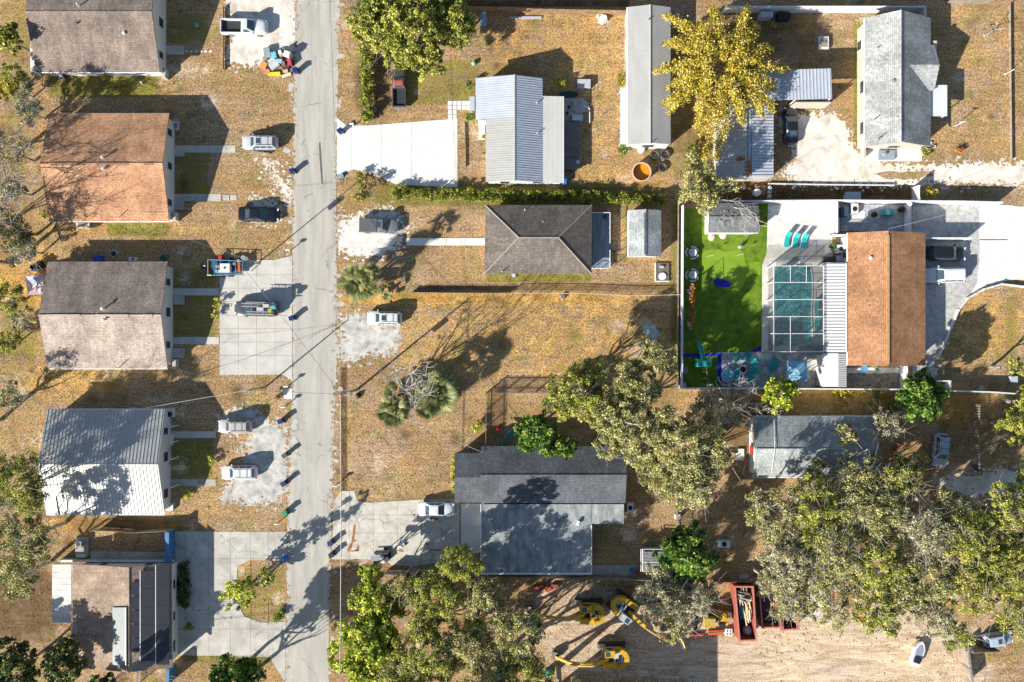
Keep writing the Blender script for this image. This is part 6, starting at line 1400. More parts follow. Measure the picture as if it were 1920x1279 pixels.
def oak(label, px, py, r, z=7, leaf=None, seed=1, foot=None, **k):
    rs = random.Random(seed*13+5); fx, fy = foot or (960+(px-960)*(1-z/H)-0, 640+(py-640)*(1-z/H))
    r = r*1.1; lob = [(px, py, r*.62, z+.8)]
    n = 6
    for i_ in range(n):
        a = 2*pi*i_/n+rs.uniform(-.35,.35); d = r*rs.uniform(.48,.66); lob.append((px+d*cos(a), py+d*sin(a), r*rs.uniform(.30,.46), z+rs.uniform(-1.2,.6)))
    return tree(label, fx, fy, z+1, lob, leaf or L_OAK, seed=seed, **k)
# top left group
oak('broad dense oak at the top edge right of the street', 778,58,92, 6.5, L_OAKG, 11, dens=1.25, size=.3)
oak('oak with yellowish leaves at the verge, left part of the top group', 702,48,54, 6, L_OAKG, 12, dens=1.2, size=.3)
oak('oak at the right end of the top group, darker', 850,38,52, 6, L_OAKG, 13, dens=1.1, size=.3)
# golden bamboo
def plume(rs, c, tip, n, V_, w=.5):
    c = np.array(c); tip = np.array(tip); u = rs.uniform(.12, 1, n)
    mid = (c+tip)/2+np.array([0,0,2.2])
    P = ((1-u)**2)[:,None]*c+(2*u*(1-u))[:,None]*mid+(u**2)[:,None]*tip
    return P+rs.normal(size=(n,3))*(w*(1.1-.6*u))[:,None]
def bamboo(label, px, py, spread, hgt, seed, nst=30, name='golden_bamboo'):
    rs = np.random.RandomState(seed); bx, by = XY(px, py); t = thing(name, label, 'bamboo', (bx,by,0)); mb = MB(); PP, RR = [], []
    for k in range(nst):
        a = 2.39996*k+rs.uniform(-.25,.25); f = (1.0 if k % 3 == 0 else .72 if k % 3 == 1 else .42)*rs.uniform(.78,1.08); rx, ry = spread
        tip = np.array((bx+cos(a)*rx*f, by+sin(a)*ry*f, hgt*(.95-.55*f)+rs.uniform(-.5,.5))); c = np.array((bx+rs.normal()*.4, by+rs.normal()*.4, .0))
        mid = np.array((c[0]+(tip[0]-c[0])*.45, c[1]+(tip[1]-c[1])*.45, hgt*1.35)); B = lambda u: ((1-u)**2)[:,None]*c+(2*u*(1-u))[:,None]*mid+(u**2)[:,None]*tip
        mb.tube([tuple(p) for p in B(np.array([0,.2,.4,.55,.7,.85,1]))], .05, 5, .012)
        n = int(1150*(.55+.5*f)); u = rs.uniform(.36,1,n); w = .12+.50*np.sin(pi*np.clip((u-.3)/.75,0,1))
        P = B(u)+rs.normal(size=(n,3))*w[:,None]*np.array([.62,.62,.5]); P[:,2] -= rs.uniform(0,.9,n)*w; PP.append(P)
    mb.build('cane', plain('bamboo_cane', (.42,.34,.12), .5, var=.3), t, kind='stuff')
    P = np.vstack(PP); n = len(P); V, F, ti = leafcloud(rs, P, np.full(n,.05), 1, .22); V -= np.array([bx,by,0])
    blot = np.sin(P[:,0]*2.3+2*np.sin(P[:,1]*1.9))*np.cos(P[:,1]*2.6); ti = np.clip(ti+np.repeat(blot*.2,4),0.02,1)
    npmesh('foliage', V, F, L_GOLD, parent=t, tint=ti); return t
bamboo('huge clump of golden bamboo arching over the long grey roof and metal sheds', 1325,160,(9.2,10.2),8.0, 21, 60)
# centre oaks
oak('yellow-green oak at the left end of the central oak belt', 1085,735,62, 7, L_OAKG, 31, dens=1.0, bark=M_BARKP, twigs=72)
oak('oak in the upper middle of the central belt, by the white fence corner', 1185,725,52, 7.5, L_OAK, 32, dens=.9, bark=M_BARKP, twigs=72)
oak('slim oak poking up into the mown lot', 1232,672,42, 7, L_OAK, 33, dens=.8, bark=M_BARKP, twigs=36)
oak('wide olive oak in the heart of the central belt', 1180,800,78, 8, L_OAK, 34, dens=.95, bark=M_BARKP, twigs=132)
oak('large grey-olive oak over the slatted fence', 1275,835,80, 8.5, L_OAK, 35, dens=.95, bark=M_BARKP, twigs=156)
oak('lower oak hanging over the bare soil by the leafy tree', 1300,905,58, 7.5, L_OAK, 36, dens=.95, bark=M_BARKP, twigs=96)
oak('oak crown against the dark roof end', 1135,765,45, 6.5, L_OAKG, 37, dens=.9, bark=M_BARKP, twigs=48)
oak('thin oak between the fire pit fence and the grey roof', 1350,765,50, 6, L_GREY, 38, dens=.45, bark=M_BARKP, twigs=156)
oak('oak at the lower left of the central belt with gaps', 1240,890,45, 7, L_OAK, 39, dens=.8, bark=M_BARKP, twigs=48)
# leafy green trees
oak('bright green broad-leaved tree over the charcoal roof', 1008,812,42, 5, L_GREEN, 41, name='leafy_tree', size=.36, dens=1.2, rc=.6)
oak('smaller lobe of green broad-leaved foliage right of the roof edge', 1055,838,26, 5, L_GREEN, 42, name='leafy_tree', size=.36, dens=1.2, rc=.6)
oak('round glossy green tree beside the glazed shed', 1292,1042,60, 7, L_GREEN, 43, name='leafy_tree', size=.36, dens=1.3, rc=.6)
oak('grey-green feathery tree over the excavators', 1245,1118,62, 6.5, L_GREY, 44, name='feathery_tree', dens=.9, bark=M_BARKP, twigs=180)
oak('grey feathery tree left of the yellow loader', 1312,1122,42, 6, L_GREY, 45, name='feathery_tree', dens=.8, bark=M_BARKP, twigs=132)
oak('feathery crown over the yellow jib', 1268,1172,38, 5.5, L_OAK, 46, name='feathery_tree', dens=.8, bark=M_BARKP, twigs=72)
oak('yellow-green tree at the end of the terrace', 1462,738,36, 5.5, L_BRIGHT, 47, name='leafy_tree', size=.4, dens=1.0)
oak('dark green round tree below the paver walk', 1722,748,50, 6, L_GREEN, 48, name='leafy_tree', size=.45, dens=1.2)
# right grove
grove = [(1450,965,62,8),(1530,955,66,8.5),(1480,1050,62,8),(1565,1040,68,9),(1640,960,70,8.5),(1650,1060,66,9),(1730,1000,68,9),(1740,1085,62,8),(1815,1010,60,9),(1830,1090,64,8),(1890,960,58,8.5),(1900,1060,62,8.5),(1560,1120,56,7),(1650,1140,56,7),(1745,1150,46,7),(1480,1120,40,6.5),(1615,885,46,7.5),(1690,900,48,8),(1900,1150,46,7),(1440,1092,30,6),(1790,1190,34,6)]
gl = ['grove oak at the upper left corner of the right grove','grove oak below the grey shingled house','grove oak left side, above the red containers','grove oak in the left middle, showing pale limbs','grove oak under the pale dead twigs, upper middle','grove oak in the centre with fallen limbs','grove oak right of the centre, upper','grove oak above the terracotta rows','dark grove oak by the shaded lane','grove oak above the pale blue hatchback','greenest grove oak at the right edge, upper','grove oak at the right edge, middle','grove oak spilling over the board platform','grove oak over the orange boards','small grove oak above the covered boat','small grove oak over the orange containers','oak leaning over the grey shingled roof','oak by the red seat in the clearing','grove oak right of the hatchback','small bushy oak over the heaped container','low spreading oak between boat and hatchback']
for k, (a, b, r, z) in enumerate(grove):
    oak(gl[k], a, b, r, z, [L_OAK, L_OAK, L_GREY, L_OAKG][(k*7) % 4] if a < 1780 else L_OAKG, 60+k, dens=.9 if k % 3 else .65, bark=M_BARKP, twigs=144 if a < 1800 else 80, nclu=.85)
oak('thin twiggy crown over the right end of the grey shingled roof', 1585,815,22, 6, L_OAK, 91, dens=.7, twigs=24, bark=M_BARKP)
oak('small olive crown over the middle of the grey shingled roof', 1530,880,22, 5.5, L_OAK, 92, dens=.7, twigs=24)
oak('twiggy tree at the left of the red seat', 1665,800,36, 6, L_GREY, 93, dens=.5, twigs=96)
oak('yellow-green shrub tree at the right edge by the fence', 1900,800,34, 4.5, L_OAKG, 94, dens=.9)
oak('dark crown at the right edge above the lane', 1905,690,20, 5, L_OAKG, 95, dens=.7)
# off the right edge: trees that throw shade in
oak('tree past the right edge shading the far lawn', 1960,760,60, 8, L_OAKG, 96, dens=.7); oak('second tree past the right edge', 1975,900,70, 8, L_OAKG, 97, dens=.7)
# left edge
oak('big grey-green oak at the left edge beside the ribbed metal roof', 38,905,62, 8.5, L_OAKG, 101, dens=.85, bark=M_BARKP, twigs=96)
oak('oak lower at the left edge beside the solar house', 50,1010,60, 8, L_OAK, 102, dens=.9, bark=M_BARKP, twigs=72)
oak('oak crown between left edge and white lean-to', 30,1085,42, 7, L_OAK, 103, dens=.9, bark=M_BARKP, twigs=36)
oak('dark glossy tree in the bottom left corner', 30,1255,58, 5.5, L_DKGREEN, 104, name='leafy_tree', dens=1.1, size=.34)
oak('dark glossy tree leaning on the solar house corner', 120,1250,50, 5, L_DKGREEN, 105, name='leafy_tree', dens=1.1, size=.34)
oak('dark tree crown at the bottom edge by the solar house', 190,1296,36, 6, L_DKGREEN, 106, name='leafy_tree', dens=1.0, size=.34)
oak('bright green tree at the bottom edge left of the street', 443,1272,50, 6.5, L_GREEN, 107, name='leafy_tree', dens=1.2, size=.36)
oak('tree beyond the bottom edge shading the street', 398,1345,64, 9, L_OAKG, 108, dens=.8)
oak('green-yellow shrub tree on the grass island', 452,1112,34, 4.2, L_BRIGHT, 109, name='leafy_tree', dens=.8, size=.32, twigs=24)
oak('small ragged tree at the roadside of the grass island', 500,1082,20, 6.0, L_OAKG, 110, name='leafy_tree', dens=.5, size=.3, twigs=36)
oak('green garden tree at the top left edge', 14,72,32, 4.5, L_OAKG, 111, name='leafy_tree', dens=1.2, size=.36)
oak('yellow shrub at the left edge below the white lean-to', 10,170,20, 2.5, L_YEL, 112, name='shrub', cat='shrub', dens=.9)
oak('grey thin-leaved tree left of the orange roof, upper', 18,285,42, 5, L_GREY, 113, dens=.35, bark=M_BARK, twigs=120)
oak('grey thin-leaved tree left of the orange roof, lower', 22,430,46, 5, L_DKGREEN, 114, dens=.5, bark=M_BARK, twigs=120)
oak('mixed green tree at the left edge beside the washing', 16,560,36, 3.5, L_OAKG, 115, dens=.7, twigs=54)
oak('dark green bush at the left edge below the washing', 14,640,30, 2.5, L_OAKG, 116, dens=.9)
oak('tree past the left edge throwing shade on the ribbed roof', -60,940,70, 9, L_OAKG, 117, dens=.35)
oak('tree past the left edge shading the back lawns', -80,800,50, 8, L_OAKG, 118, dens=.3)
oak('tree past the left edge shading the orange roof', -70,480,50, 9, L_GREY, 119, dens=.12, twigs=160)
oak('tree past the top left corner', -40,250,60, 8, L_GREY, 120, dens=.5, twigs=60)
oak('tree past the left edge beside the brown house', 20,140,24, 3.5, L_OAKG, 121, dens=.6)
# bottom middle
oak('sunlit yellow-green tree at the bottom edge right of the street', 690,1215,68, 7, L_BRIGHT, 131, name='leafy_tree', dens=1.25, size=.36, bark=M_BARKP)
oak('sunlit yellow-green tree below the old drive', 705,1130,48, 6, L_BRIGHT, 132, name='leafy_tree', dens=1.1, size=.36, bark=M_BARKP)
oak('small bright crown touching the drive corner', 695,1075,24, 4.5, L_BRIGHT, 133, name='leafy_tree', dens=1.1, size=.34)
oak('grey-green oak overlapping the flat roof corner', 862,1062,46, 9, L_OAKG, 134, dens=1.0, twigs=36)
oak('oak below the flat roof corner', 822,1120,56, 8, L_OAKG, 135, dens=1.0, twigs=48)
oak('oak at the bottom edge in the middle', 800,1225,66, 8.5, L_OAKG, 136, dens=.95, bark=M_BARKP, twigs=84)
oak('oak above the bottom edge, centre left', 885,1215,58, 8.5, L_OAK, 137, dens=.95, bark=M_BARKP, twigs=84)
oak('oak beside the excavator booms', 968,1190,60, 9, L_OAK, 138, dens=.85, bark=M_BARKP, twigs=96)
oak('oak at the bottom edge beside the teal box', 985,1265,56, 9, L_OAKG, 139, dens=.9, bark=M_BARKP, twigs=72)
oak('tree past the bottom edge shading the yard', 900,1330,66, 11, L_OAK, 140, dens=.7); oak('tree past the bottom edge shading the excavators', 1060,1350,70, 14, L_OAK, 141, dens=.8)
oak('tree past the bottom edge behind the sunlit trees', 760,1320,60, 9, L_BRIGHT, 142, dens=.8)
o = MB().box(*[XY(1010,0)[0], XY(1190,0)[0]], XY(0,1400)[1], XY(0,1313)[1], 0, 6.8).build('yard_hall', M_WHITEWALL); 
t = thing('yard_hall', 'plain hall beyond the bottom edge whose shade falls on the yard', 'building', W(1150,1375)); o.parent = t; o.location = (-t.location[0], -t.location[1], 0); o.name = 'hall_body'
MB().slab([(XY(1005,0)[0],XY(0,1404)[1],7.0),(XY(1195,0)[0],XY(0,1404)[1],7.0),(XY(1195,0)[0],XY(0,1310)[1],7.0),(XY(1005,0)[0],XY(0,1310)[1],7.0)], .2).build('hall_roof', M_METALROOF, t)
for k, a in enumerate([('oak filling the gap below the flat roof, left',770,1110,44,7,L_OAKG),('oak filling the gap above the bottom edge',745,1250,50,7.5,L_OAKG),('oak between flat roof corner and excavators',905,1120,44,7.5,L_OAK),('oak crown at the lower middle beside the booms',930,1255,44,8,L_OAK),
    ('oak in the grove between hatchback and lane',1850,1050,50,8.5,L_OAKG),('oak in the grove below the grey house, right part',1600,935,48,8,L_OAK),('oak in the grove above the covered boat, inner',1700,1110,50,8,L_OAK),('oak in the grove beside the containers, inner',1520,1010,46,8,L_OAKG),
    ('oak at the top left of the grove by the lane',1780,960,46,8,L_OAK),('oak at the right end of the central belt, lower',1345,860,40,7,L_OAK),('oak at the left end of the central belt, lower',1120,700,34,6,L_OAKG),('leafy top-edge crown above the old pickup',740,90,40,5.5,L_OAKG),('top-edge oak crown near the street',690,12,40,6,L_OAKG)]):
    oak(a[0], a[1], a[2], a[3], a[4], a[5], 400+k, dens=.85, bark=M_BARKP, twigs=90)
for k, a in enumerate([('grey scrubby tree at the left edge beside the orange roof corner',45,470,34,3.5,L_GREY),('low olive tree between washing and left edge',40,600,26,2.8,L_OAK),('scrub tree at the top left edge above the orange roof',55,210,30,3.2,L_GREY),('olive scrub tree left of the brown house',40,172,22,2.4,L_OAKG),
    ('grey scrub tree at the left edge, middle',22,355,34,4.0,L_GREY),('small olive tree at the left edge above the ribbed roof',20,745,30,3.5,L_OAK),('oak crown hiding the orange containers',1472,1140,30,4.5,L_OAK)]):
    oak(a[0], a[1], a[2], a[3], a[4], a[5], 430+k, dens=.6, bark=M_BARKP, twigs=120)
# bare trees
def bare(label, px, py, hgt, tips, r0=.16, seed=1, leaf=None, name='bare_tree', bark=None, n2=5, dens=.4):
    rs = np.random.RandomState(seed); bx, by = XY(px, py); t = thing(name, label, 'tree', (bx,by,0)); mb = MB(); fk = np.array([bx, by, hgt*.22])
    mb.tube([(bx,by,-.05), (bx+.05,by,hgt*.12), tuple(fk)], r0, 8, r0*.8); ends = []
    for (tx, ty, tz) in tips:
        q = np.array(W(tx, ty, tz)); L = np.linalg.norm(q-fk); w = rs.normal(size=3)*L*.09; pts = []
        for k in range(8): u = k/7; pts.append(fk+(q-fk)*u+w*math.sin(pi*u)+rs.normal(size=3)*.02*L*(0<k<7)+np.array([0,0,.12*L*math.sin(pi*u)]))
        mb.tube([tuple(p) for p in pts], r0*.42, 5, .022); ends.append(pts[-1])
        for k in range(2,8):
            for s in range(n2 if k > 3 else 2):
                d = rs.normal(size=3); d[2] = abs(d[2])*.5; dirv = (q-fk)/L; d = d/np.linalg.norm(d)*.9+dirv*.9; e = pts[k]+d*L*rs.uniform(.08,.2)
                m = (pts[k]+e)/2+rs.normal(size=3)*.08; mb.tube([tuple(pts[k]), tuple(m), tuple(e)], .028, 3, .012); ends.append(e)
                for _ in range(2): e2 = m+rs.normal(size=3)*L*.06; mb.tube([tuple(m), tuple(e2)], .016, 3, .01); ends.append(e2)
    mb.build('trunk', bark or M_BARKP, t)
    if leaf:
        cs = np.array(ends); V, F, ti = leafcloud(rs, cs, np.full(len(cs),.4), max(2,int(7*dens)), .22); V -= np.array([bx,by,0]); npmesh('crown', V, F, leaf, parent=t, tint=ti)
    return t
bare('leafless tree with pale limbs among the fan palms', 762,722,9,[(712,700,6.5),(735,690,7.5),(728,745,5),(790,680,7.5),(802,712,6),(775,762,6),(752,690,8),(700,725,5),(800,690,8.5),(778,790,4.5)], .17, 151, n2=3)
bare('tall leafless tree whose limbs throw long shadows on the mown lot', 792,735,11.5,[(770,700,11),(800,690,11.5),(815,715,10),(780,730,10),(808,668,11)], .14, 152, n2=1)
bare('half-dead pine over the dark shed, pale limbs reaching right', 1312,366,8,[(1290,330,7),(1300,310,6.5),(1325,320,7),(1345,345,6.5),(1290,370,6),(1318,390,5.5),(1365,352,6),(1300,350,8),(1330,372,7)], .2, 153, leaf=L_OAK, dens=2.6)
bare('pale bare limbs fanning over the dark shed roof', 1340,378,4,[(1424,433,4),(1395,432,3.8),(1375,425,3.6),(1355,420,3.5),(1345,437,3.2),(1410,405,4.2)], .1, 154, n2=1)
bare('pale dead tree between the fire pit fence and the grey roof', 1392,760,7,[(1360,735,6),(1385,720,6.5),(1420,770,6),(1455,775,5.5),(1400,800,5),(1365,790,5),(1410,735,6.5)], .15, 155, n2=4)
bare('dead pale branches in the middle of the right grove', 1640,1030,9,[(1560,985,8),(1600,960,9),(1680,1040,8),(1700,1000,9),(1660,1090,7),(1590,1075,8),(1760,1030,9),(1720,1080,8)], .25, 156, n2=5)
bare('pale twiggy crown right of the grove centre', 1770,1040,9,[(1740,1000,9.5),(1800,990,9.5),(1815,1040,9),(1760,1080,8.5),(1720,1020,9)], .2, 157, n2=6)
bare('dead grey tree in the left grove corner', 1520,1060,8,[(1500,1020,8.5),(1490,1065,8),(1530,1090,8),(1550,1050,8.5),(1475,1040,8)], .18, 158, n2=5)
bare('bare limbs at the left edge over the ribbed roof', 30,905,9,[(78,860,9),(110,880,8.5),(60,830,9),(85,930,9),(20,940,9.5),(0,870,9.5),(130,905,7.5)], .2, 159, n2=4)
bare('bare twigs at the upper left edge', 20,300,8,[(40,250,8),(60,290,8),(0,330,7.5),(50,340,8),(30,380,7),(70,330,7)], .15, 160, n2=4, bark=M_BARK)
bare('leafless tree beyond the left edge, shade on the orange roof', -28,455,9,[(0,380,10),(-40,400,10),(20,420,9.5),(10,470,9),(-60,440,10)], .2, 161, n2=5, bark=M_BARK)
bare('pale limb showing through the bottom oaks', 720,1160,6,[(700,1185,5),(740,1190,5),(735,1150,6),(690,1170,5)], .25, 162, n2=1)
bare('bare twig tree in the far right lawn', 1858,60,2.5,[(1840,68,1.5),(1870,45,2),(1885,55,1.5),(1850,75,1)], .05, 163, n2=1)
# palms
def palm(label, px, py, hgt, rad, seed, nf=26, leaf=None, name='fan_palm', wide=.55, droop=.6):
    rs = np.random.RandomState(seed); x, y = XY(px, py); t = thing(name, label, 'palm', (x,y,0))
    MB().tube([(x,y,-.05),(x+.04,y,hgt*.5),(x,y,hgt)], .2, 9, .15).build('trunk', M_BARK, t)
    # one frond: petiole and blades, pointing along +x
    V, F = [], []
    nb = 11
    for k in range(-nb, nb+1):
        a = k/nb*1.15; L = rad*wide*(1-.25*abs(k)/nb); bx0 = rad*(1-wide)
        c, s = cos(a), sin(a); w = .026*rad
        def pt(d, off, z): return (bx0+c*d-s*off, s*d+c*off, z)
        n0 = len(V); V += [pt(0,0,0), pt(L*.5,w,.02+.03*rad), pt(L,0,-droop*.25*rad), pt(L*.5,-w,.02+.03*rad)]; F.append((n0,n0+1,n0+2,n0+3))
    n0 = len(V); V += [(0,-.03,-.05),(rad*(1-wide),-.015,0),(rad*(1-wide),.015,0),(0,.03,-.05)]; F.append((n0,n0+1,n0+2,n0+3))
    V = np.array(V, float); F = np.array(F); base = npmesh('frond', V, F, leaf or L_PALM, parent=t, tint=np.repeat(rs.uniform(.2,.95,len(F)),4)); meshes = [base.data]
    for q in range(2): m2 = base.data.copy(); m2.attributes['tint'].data.foreach_set('value', np.repeat(rs.uniform(.1+.25*q,.7+.28*q,len(F)),4).astype(np.float32)); meshes.append(m2)
    for k in range(nf):
        o = base if k == 0 else bpy.data.objects.new('frond', meshes[k%3])
        if k: COL.objects.link(o); o.parent = t
        o.location = (0,0,hgt); el = radians(rs.uniform(-30,80)) ; s = rs.uniform(.75,1.1); o.scale = (s,s,s)
        o.rotation_euler = (rs.uniform(-.5,.5), -el if 0 else -el, k*2.39996+rs.uniform(-.2,.2))
    return t
palm('broad fan palm right of the leafless tree', 822,735,3.2, 3.5, 171, 44); palm('small fan palm below the broad one', 808,760,1.4, 2.4, 172, 26)
palm('fan palm left of the leafless tree', 742,768,2.6, 2.8, 173, 34); palm('low fan palm tucked under the leafless tree', 750,740,2.0, 2.5, 174, 18)
palm('dense fan palm clump at the roadside above the grey gravel drive', 682,533,2.8, 2.9, 175, 40); palm('low palm shrub beside the wire fence', 728,548,1.0, 1.3, 176, 16)
palm('tall palm shading the shell drive', 705,522,5.5, 1.9, 177, 22)
palm('yellow-green banana-like palm among the bottom oaks', 898,1135,6.0, 2.4, 178, 10, leaf=L_BRIGHT, name='banana_palm', wide=.85)
# shrubs, hedges
def shrub(label, px, py, r, hgt, leaf, seed, name='shrub', size=.22, dens=1.0, ry=None, cat='shrub', stems=True):
    rs = np.random.RandomState(seed); x, y = XY(px, py, hgt*.6); t = thing(name, label, cat, (x,y,0)); R_ = r*S; Ry = (ry or r)*S
    n = max(6, int(R_*Ry*9*dens+4)); a = rs.uniform(0,2*pi,n); q = rs.uniform(0,1,n)**.5
    cs = np.stack([x+np.cos(a)*q*R_*.85, y+np.sin(a)*q*Ry*.85, hgt*(.35+.5*rs.uniform(.2,1,n)*(1.1-q*.5))], 1)
    V, F, ti = leafcloud(rs, cs, np.full(n, min(.45, R_*.5)), int(26*(.22/size)**1.4), size); V -= np.array([x,y,0]); V[:,2] = np.maximum(V[:,2], .03)
    mb = MB()
    for c in cs[:10]: mb.tube([(x,y,0), tuple((np.array([x,y,.1])+c)/2), tuple(c)], .03, 4, .012)
    mb.build('stem', M_BARK, t); npmesh('foliage', V, F, leaf, parent=t, tint=ti); return t
def hedge(label, pts, wd, hgt, leaf, seed, dens=1.0, size=.24):
    rs = np.random.RandomState(seed); P = [np.array(XY(*p, hgt)) for p in pts]; t = thing('hedge', label, 'hedge', (P[0][0],P[0][1],0)); cs = []
    for a, b in zip(P, P[1:]):
        L = np.linalg.norm(b-a); n = int(L*wd*S*7*dens); u = rs.uniform(0,1,n); d = (b-a)/L; nn = np.array([-d[1], d[0]])
        wob = 1+.35*np.sin(u*L*1.1+seed)*np.sin(u*L*.43)
        xy = a+u[:,None]*(b-a)+nn*(rs.uniform(-.5,.5,n)*wd*S*.8*wob)[:,None]
        cs.append(np.column_stack([xy, hgt*rs.uniform(.3,.92,n)*(.85+.15*wob)]))
    cs = np.vstack(cs); V, F, ti = leafcloud(rs, cs, np.full(len(cs),.36), int(24*(.24/size)**1.4), size); V -= np.array([P[0][0],P[0][1],0]); V[:,2] = np.maximum(V[:,2], .03)
    mb = MB()
    for c in cs[::max(1,len(cs)//60)]: mb.tube([(c[0],c[1],0),(c[0]+.05,c[1],c[2])], .03, 4, .015)
    mb.build('stem', M_BARK, t, kind='stuff'); npmesh('foliage', V, F, leaf, parent=t, tint=ti); return t
hedge('bright green clipped hedge standing beside the old black pickup', [(676,4),(682,60),(687,108),(686,170),(685,224)], 24, 1.7, L_HEDGE, 201, 1.3)
hedge('long yellow-green hedge between the metal-roofed and hip roof houses', [(733,360),(800,362),(900,364),(1000,366),(1100,368),(1180,372)], 24, 1.5, L_HEDGE, 202, 1.2)
hedge('looser right end of the long hedge by the grey shed', [(1180,372),(1250,376)], 20, 1.3, L_HEDGE, 203, .8)
hedge('scrubby green bed at the upper edge of the dark strip', [(1330,352),(1430,352)], 10, .6, L_BROWN, 204, .6)
for k, a in enumerate([('leggy green shrub at the roadside below the white drive',678,335,13,1.6,L_HEDGE,.8),('round grey-brown bare shrub below the white drive',704,343,17,1.5,L_BROWN,1.0),('dark low shrub by the dug earth',672,366,14,.9,L_OAKG,.5),
    ('small green shrub at the hedge tip',747,356,12,1.4,L_HEDGE,1),('green bush at the corner of the blue-grey metal roof, upper',882,160,9,1.6,L_GREEN,1.3),('green bush at the corner of the blue-grey metal roof, lower',882,221,10,1.6,L_GREEN,1.3),
    ('yellow shrub on the shaded patio behind the metal-roofed house',1053,156,11,1.6,L_YEL,1.3),('yellow-green shrub against the long grey building',1166,147,12,1.8,L_YEL,1.2),('green bush at the lower corner of the long grey building',1172,282,11,1.6,L_GREEN,1.2),
    ('green shrub under the golden bamboo',1300,290,18,2.2,L_HEDGE,1.1),('bright yellow round shrub by the white partition',1743,361,14,1.4,L_YEL,1.3),('bright green clipped shrub beside the orange-brown roof',1560,462,7,1.3,L_GREEN,1.6),
    ('lime shrub at the left of the slatted fence',897,800,11,1.6,L_BRIGHT,1.3),('yellow shrub row against the charcoal roof wall',850,900,5,.9,L_YEL,1.2),('yellow-green shrub at the end of the walk to the solar house',344,1100,9,.9,L_DKGREEN,.9),
    ('yellow-green undergrowth at the foot of the fan palms, left',745,768,16,1.6,L_BRIGHT,.9),('yellow-green undergrowth at the foot of the fan palms, right',815,752,22,1.5,L_BRIGHT,.9),('palm-like shrub beside the solar house door',352,1177,9,1.1,L_GREEN,.8),('lime bush on the edge of the slab drive, upper',404,568,9,1.4,L_BRIGHT,1.2),('tall thin bush on the edge of the slab drive, lower',405,590,8,1.3,L_OAKG,1.0),
    ('sprawling yellow-green plant by the metal-roofed house drive',396,862,11,1.0,L_BRIGHT,.8),('tiny yellow-green plant beside the lower walk',352,925,9,.8,L_BRIGHT,.7),('small dry shrub by the pale mailbox pad',523,742,9,.9,L_BROWN,.9),
    ('dense shrub at the left of the oak belt in the back yard',1028,762,14,2.0,L_GREEN,.9),('golden scrub along the white fence, left',1580,742,22,.9,L_YEL,.45),('golden scrub along the white fence, right',1640,742,26,1.0,L_YEL,.4),
    ('green bush in the corner by the dark round tree',1690,770,26,2.2,L_GREEN,1.0),('flower bed shrub below the grey roofed house',1735,285,10,.8,L_OAKG,.8),('orange-tinted shrub on the sandy lawn, lower right of grey house',1799,281,8,.8,plain('orange_leaves',(.5,.16,.05)),.8),
    ('green shrub beside the cars at the top fence',1448,46,9,1,L_HEDGE,.6),('yellow-green shrub at the left bottom of the island',430,1140,8,1.2,L_BRIGHT,.8),('dark green bush at the bottom of the island near the street',522,1158,12,.9,L_GREEN,.9),
    ('shrub below the golden clump on the path edge',1322,330,20,2.0,L_OAK,.7),('yellow-green bush at the corner of the orange roof',85,404,10,1.2,L_YEL,.8),('potted palm beside the metal-roofed house wall',314,846,6,1.0,L_GREEN,1.4),
    ('yellow strip of low plants left of the metal roof',907,290,4,.6,L_YEL,1.5),('low plants left of the metal roof, upper',906,258,4,.6,L_YEL,1.2),('small yellow bush under the house wall at top left',194,143,8,1.0,L_YEL,1.6)]):
    shrub(a[0], a[1], a[2], a[3], a[4], a[5], 220+k, dens=a[6])
hedge('low dark ground cover bed between the solar house and its drive', [(343,1055),(342,1140)], 24, .5, L_DKGREEN, 205, 1.0)
hedge('yellow border plants at the charcoal roof wall', [(851,858),(850,925)], 5, .6, L_YEL, 206, 2.0)
# ------------------------------------------------------------------ garden furniture and small things
def th(name, lab, cat, a, b, z=0, grp=None): x, y, _ = W(a, b, z); return thing(name, lab, cat, (x,y,0), group=grp), x, y
def chair_proto(m):
    t = thing('garden_chair', 'x', 'chair', (0,0,0)); 
    k = MB()
    for j in range(5): k2 = MB().box(-.32+.13*j, -.32+.13*j+.11, -.3, .3, .33, .37); k2.build('slat', m, t)
    for j in range(4): MB().add([(-.36-.0,-.28+.145*j,.35),(-.36,-.28+.145*j+.12,.35),(-.62,-.30+.15*j+.13,1.0),(-.62,-.30+.15*j,1.0),(-.39,-.28+.145*j,.35),(-.39,-.28+.145*j+.12,.35),(-.65,-.30+.15*j+.13,1.0),(-.65,-.30+.15*j,1.0)], [(0,1,2,3),(7,6,5,4),(0,4,5,1),(1,5,6,2),(2,6,7,3),(3,7,4,0)]).build('back_slat', m, t)
    for s in (-1,1): MB().box(-.4,.38,s*.36-.06,s*.36+.06,.56,.6).build('armrest', m, t)
    for sx in (-.35,.3):
        for s in (-1,1): MB().box(sx,sx+.07,s*.34-.03,s*.34+.03,0,.56 ).build('leg', m, t)
    return t
cp = chair_proto(M_TEAL); fx, fy = 1393.5, 693
cd = [(1383,672,'teal slatted chair at the upper left of the fire pit'),(1399,671,'teal slatted chair straight above the fire pit'),(1412,681,'bright teal chair at the upper right of the fire pit'),(1411,696,'teal slatted chair to the right of the fire pit'),(1406,709,'teal chair at the lower right of the fire pit'),(1385,710,'teal chair at the lower left of the fire pit'),(1382,700,'teal chair tucked to the left of the fire pit')]
for k, (a, b, lab) in enumerate(cd):
    x, y, _ = W(a, b, .5); ang = atan2(-(fy-b), fx-a); ang = atan2(b-fy, fx-a)
    if k == 0: o = cp; o.location = (x,y,.05); o.rotation_euler.z = ang; o['label'] = lab; o['group'] = 'teal chairs around the fire pit'
    else: o = dup(cp, (x,y,.05), ang, lab, 'teal chairs around the fire pit')
    o.scale = (1.25,1.25,1.1)
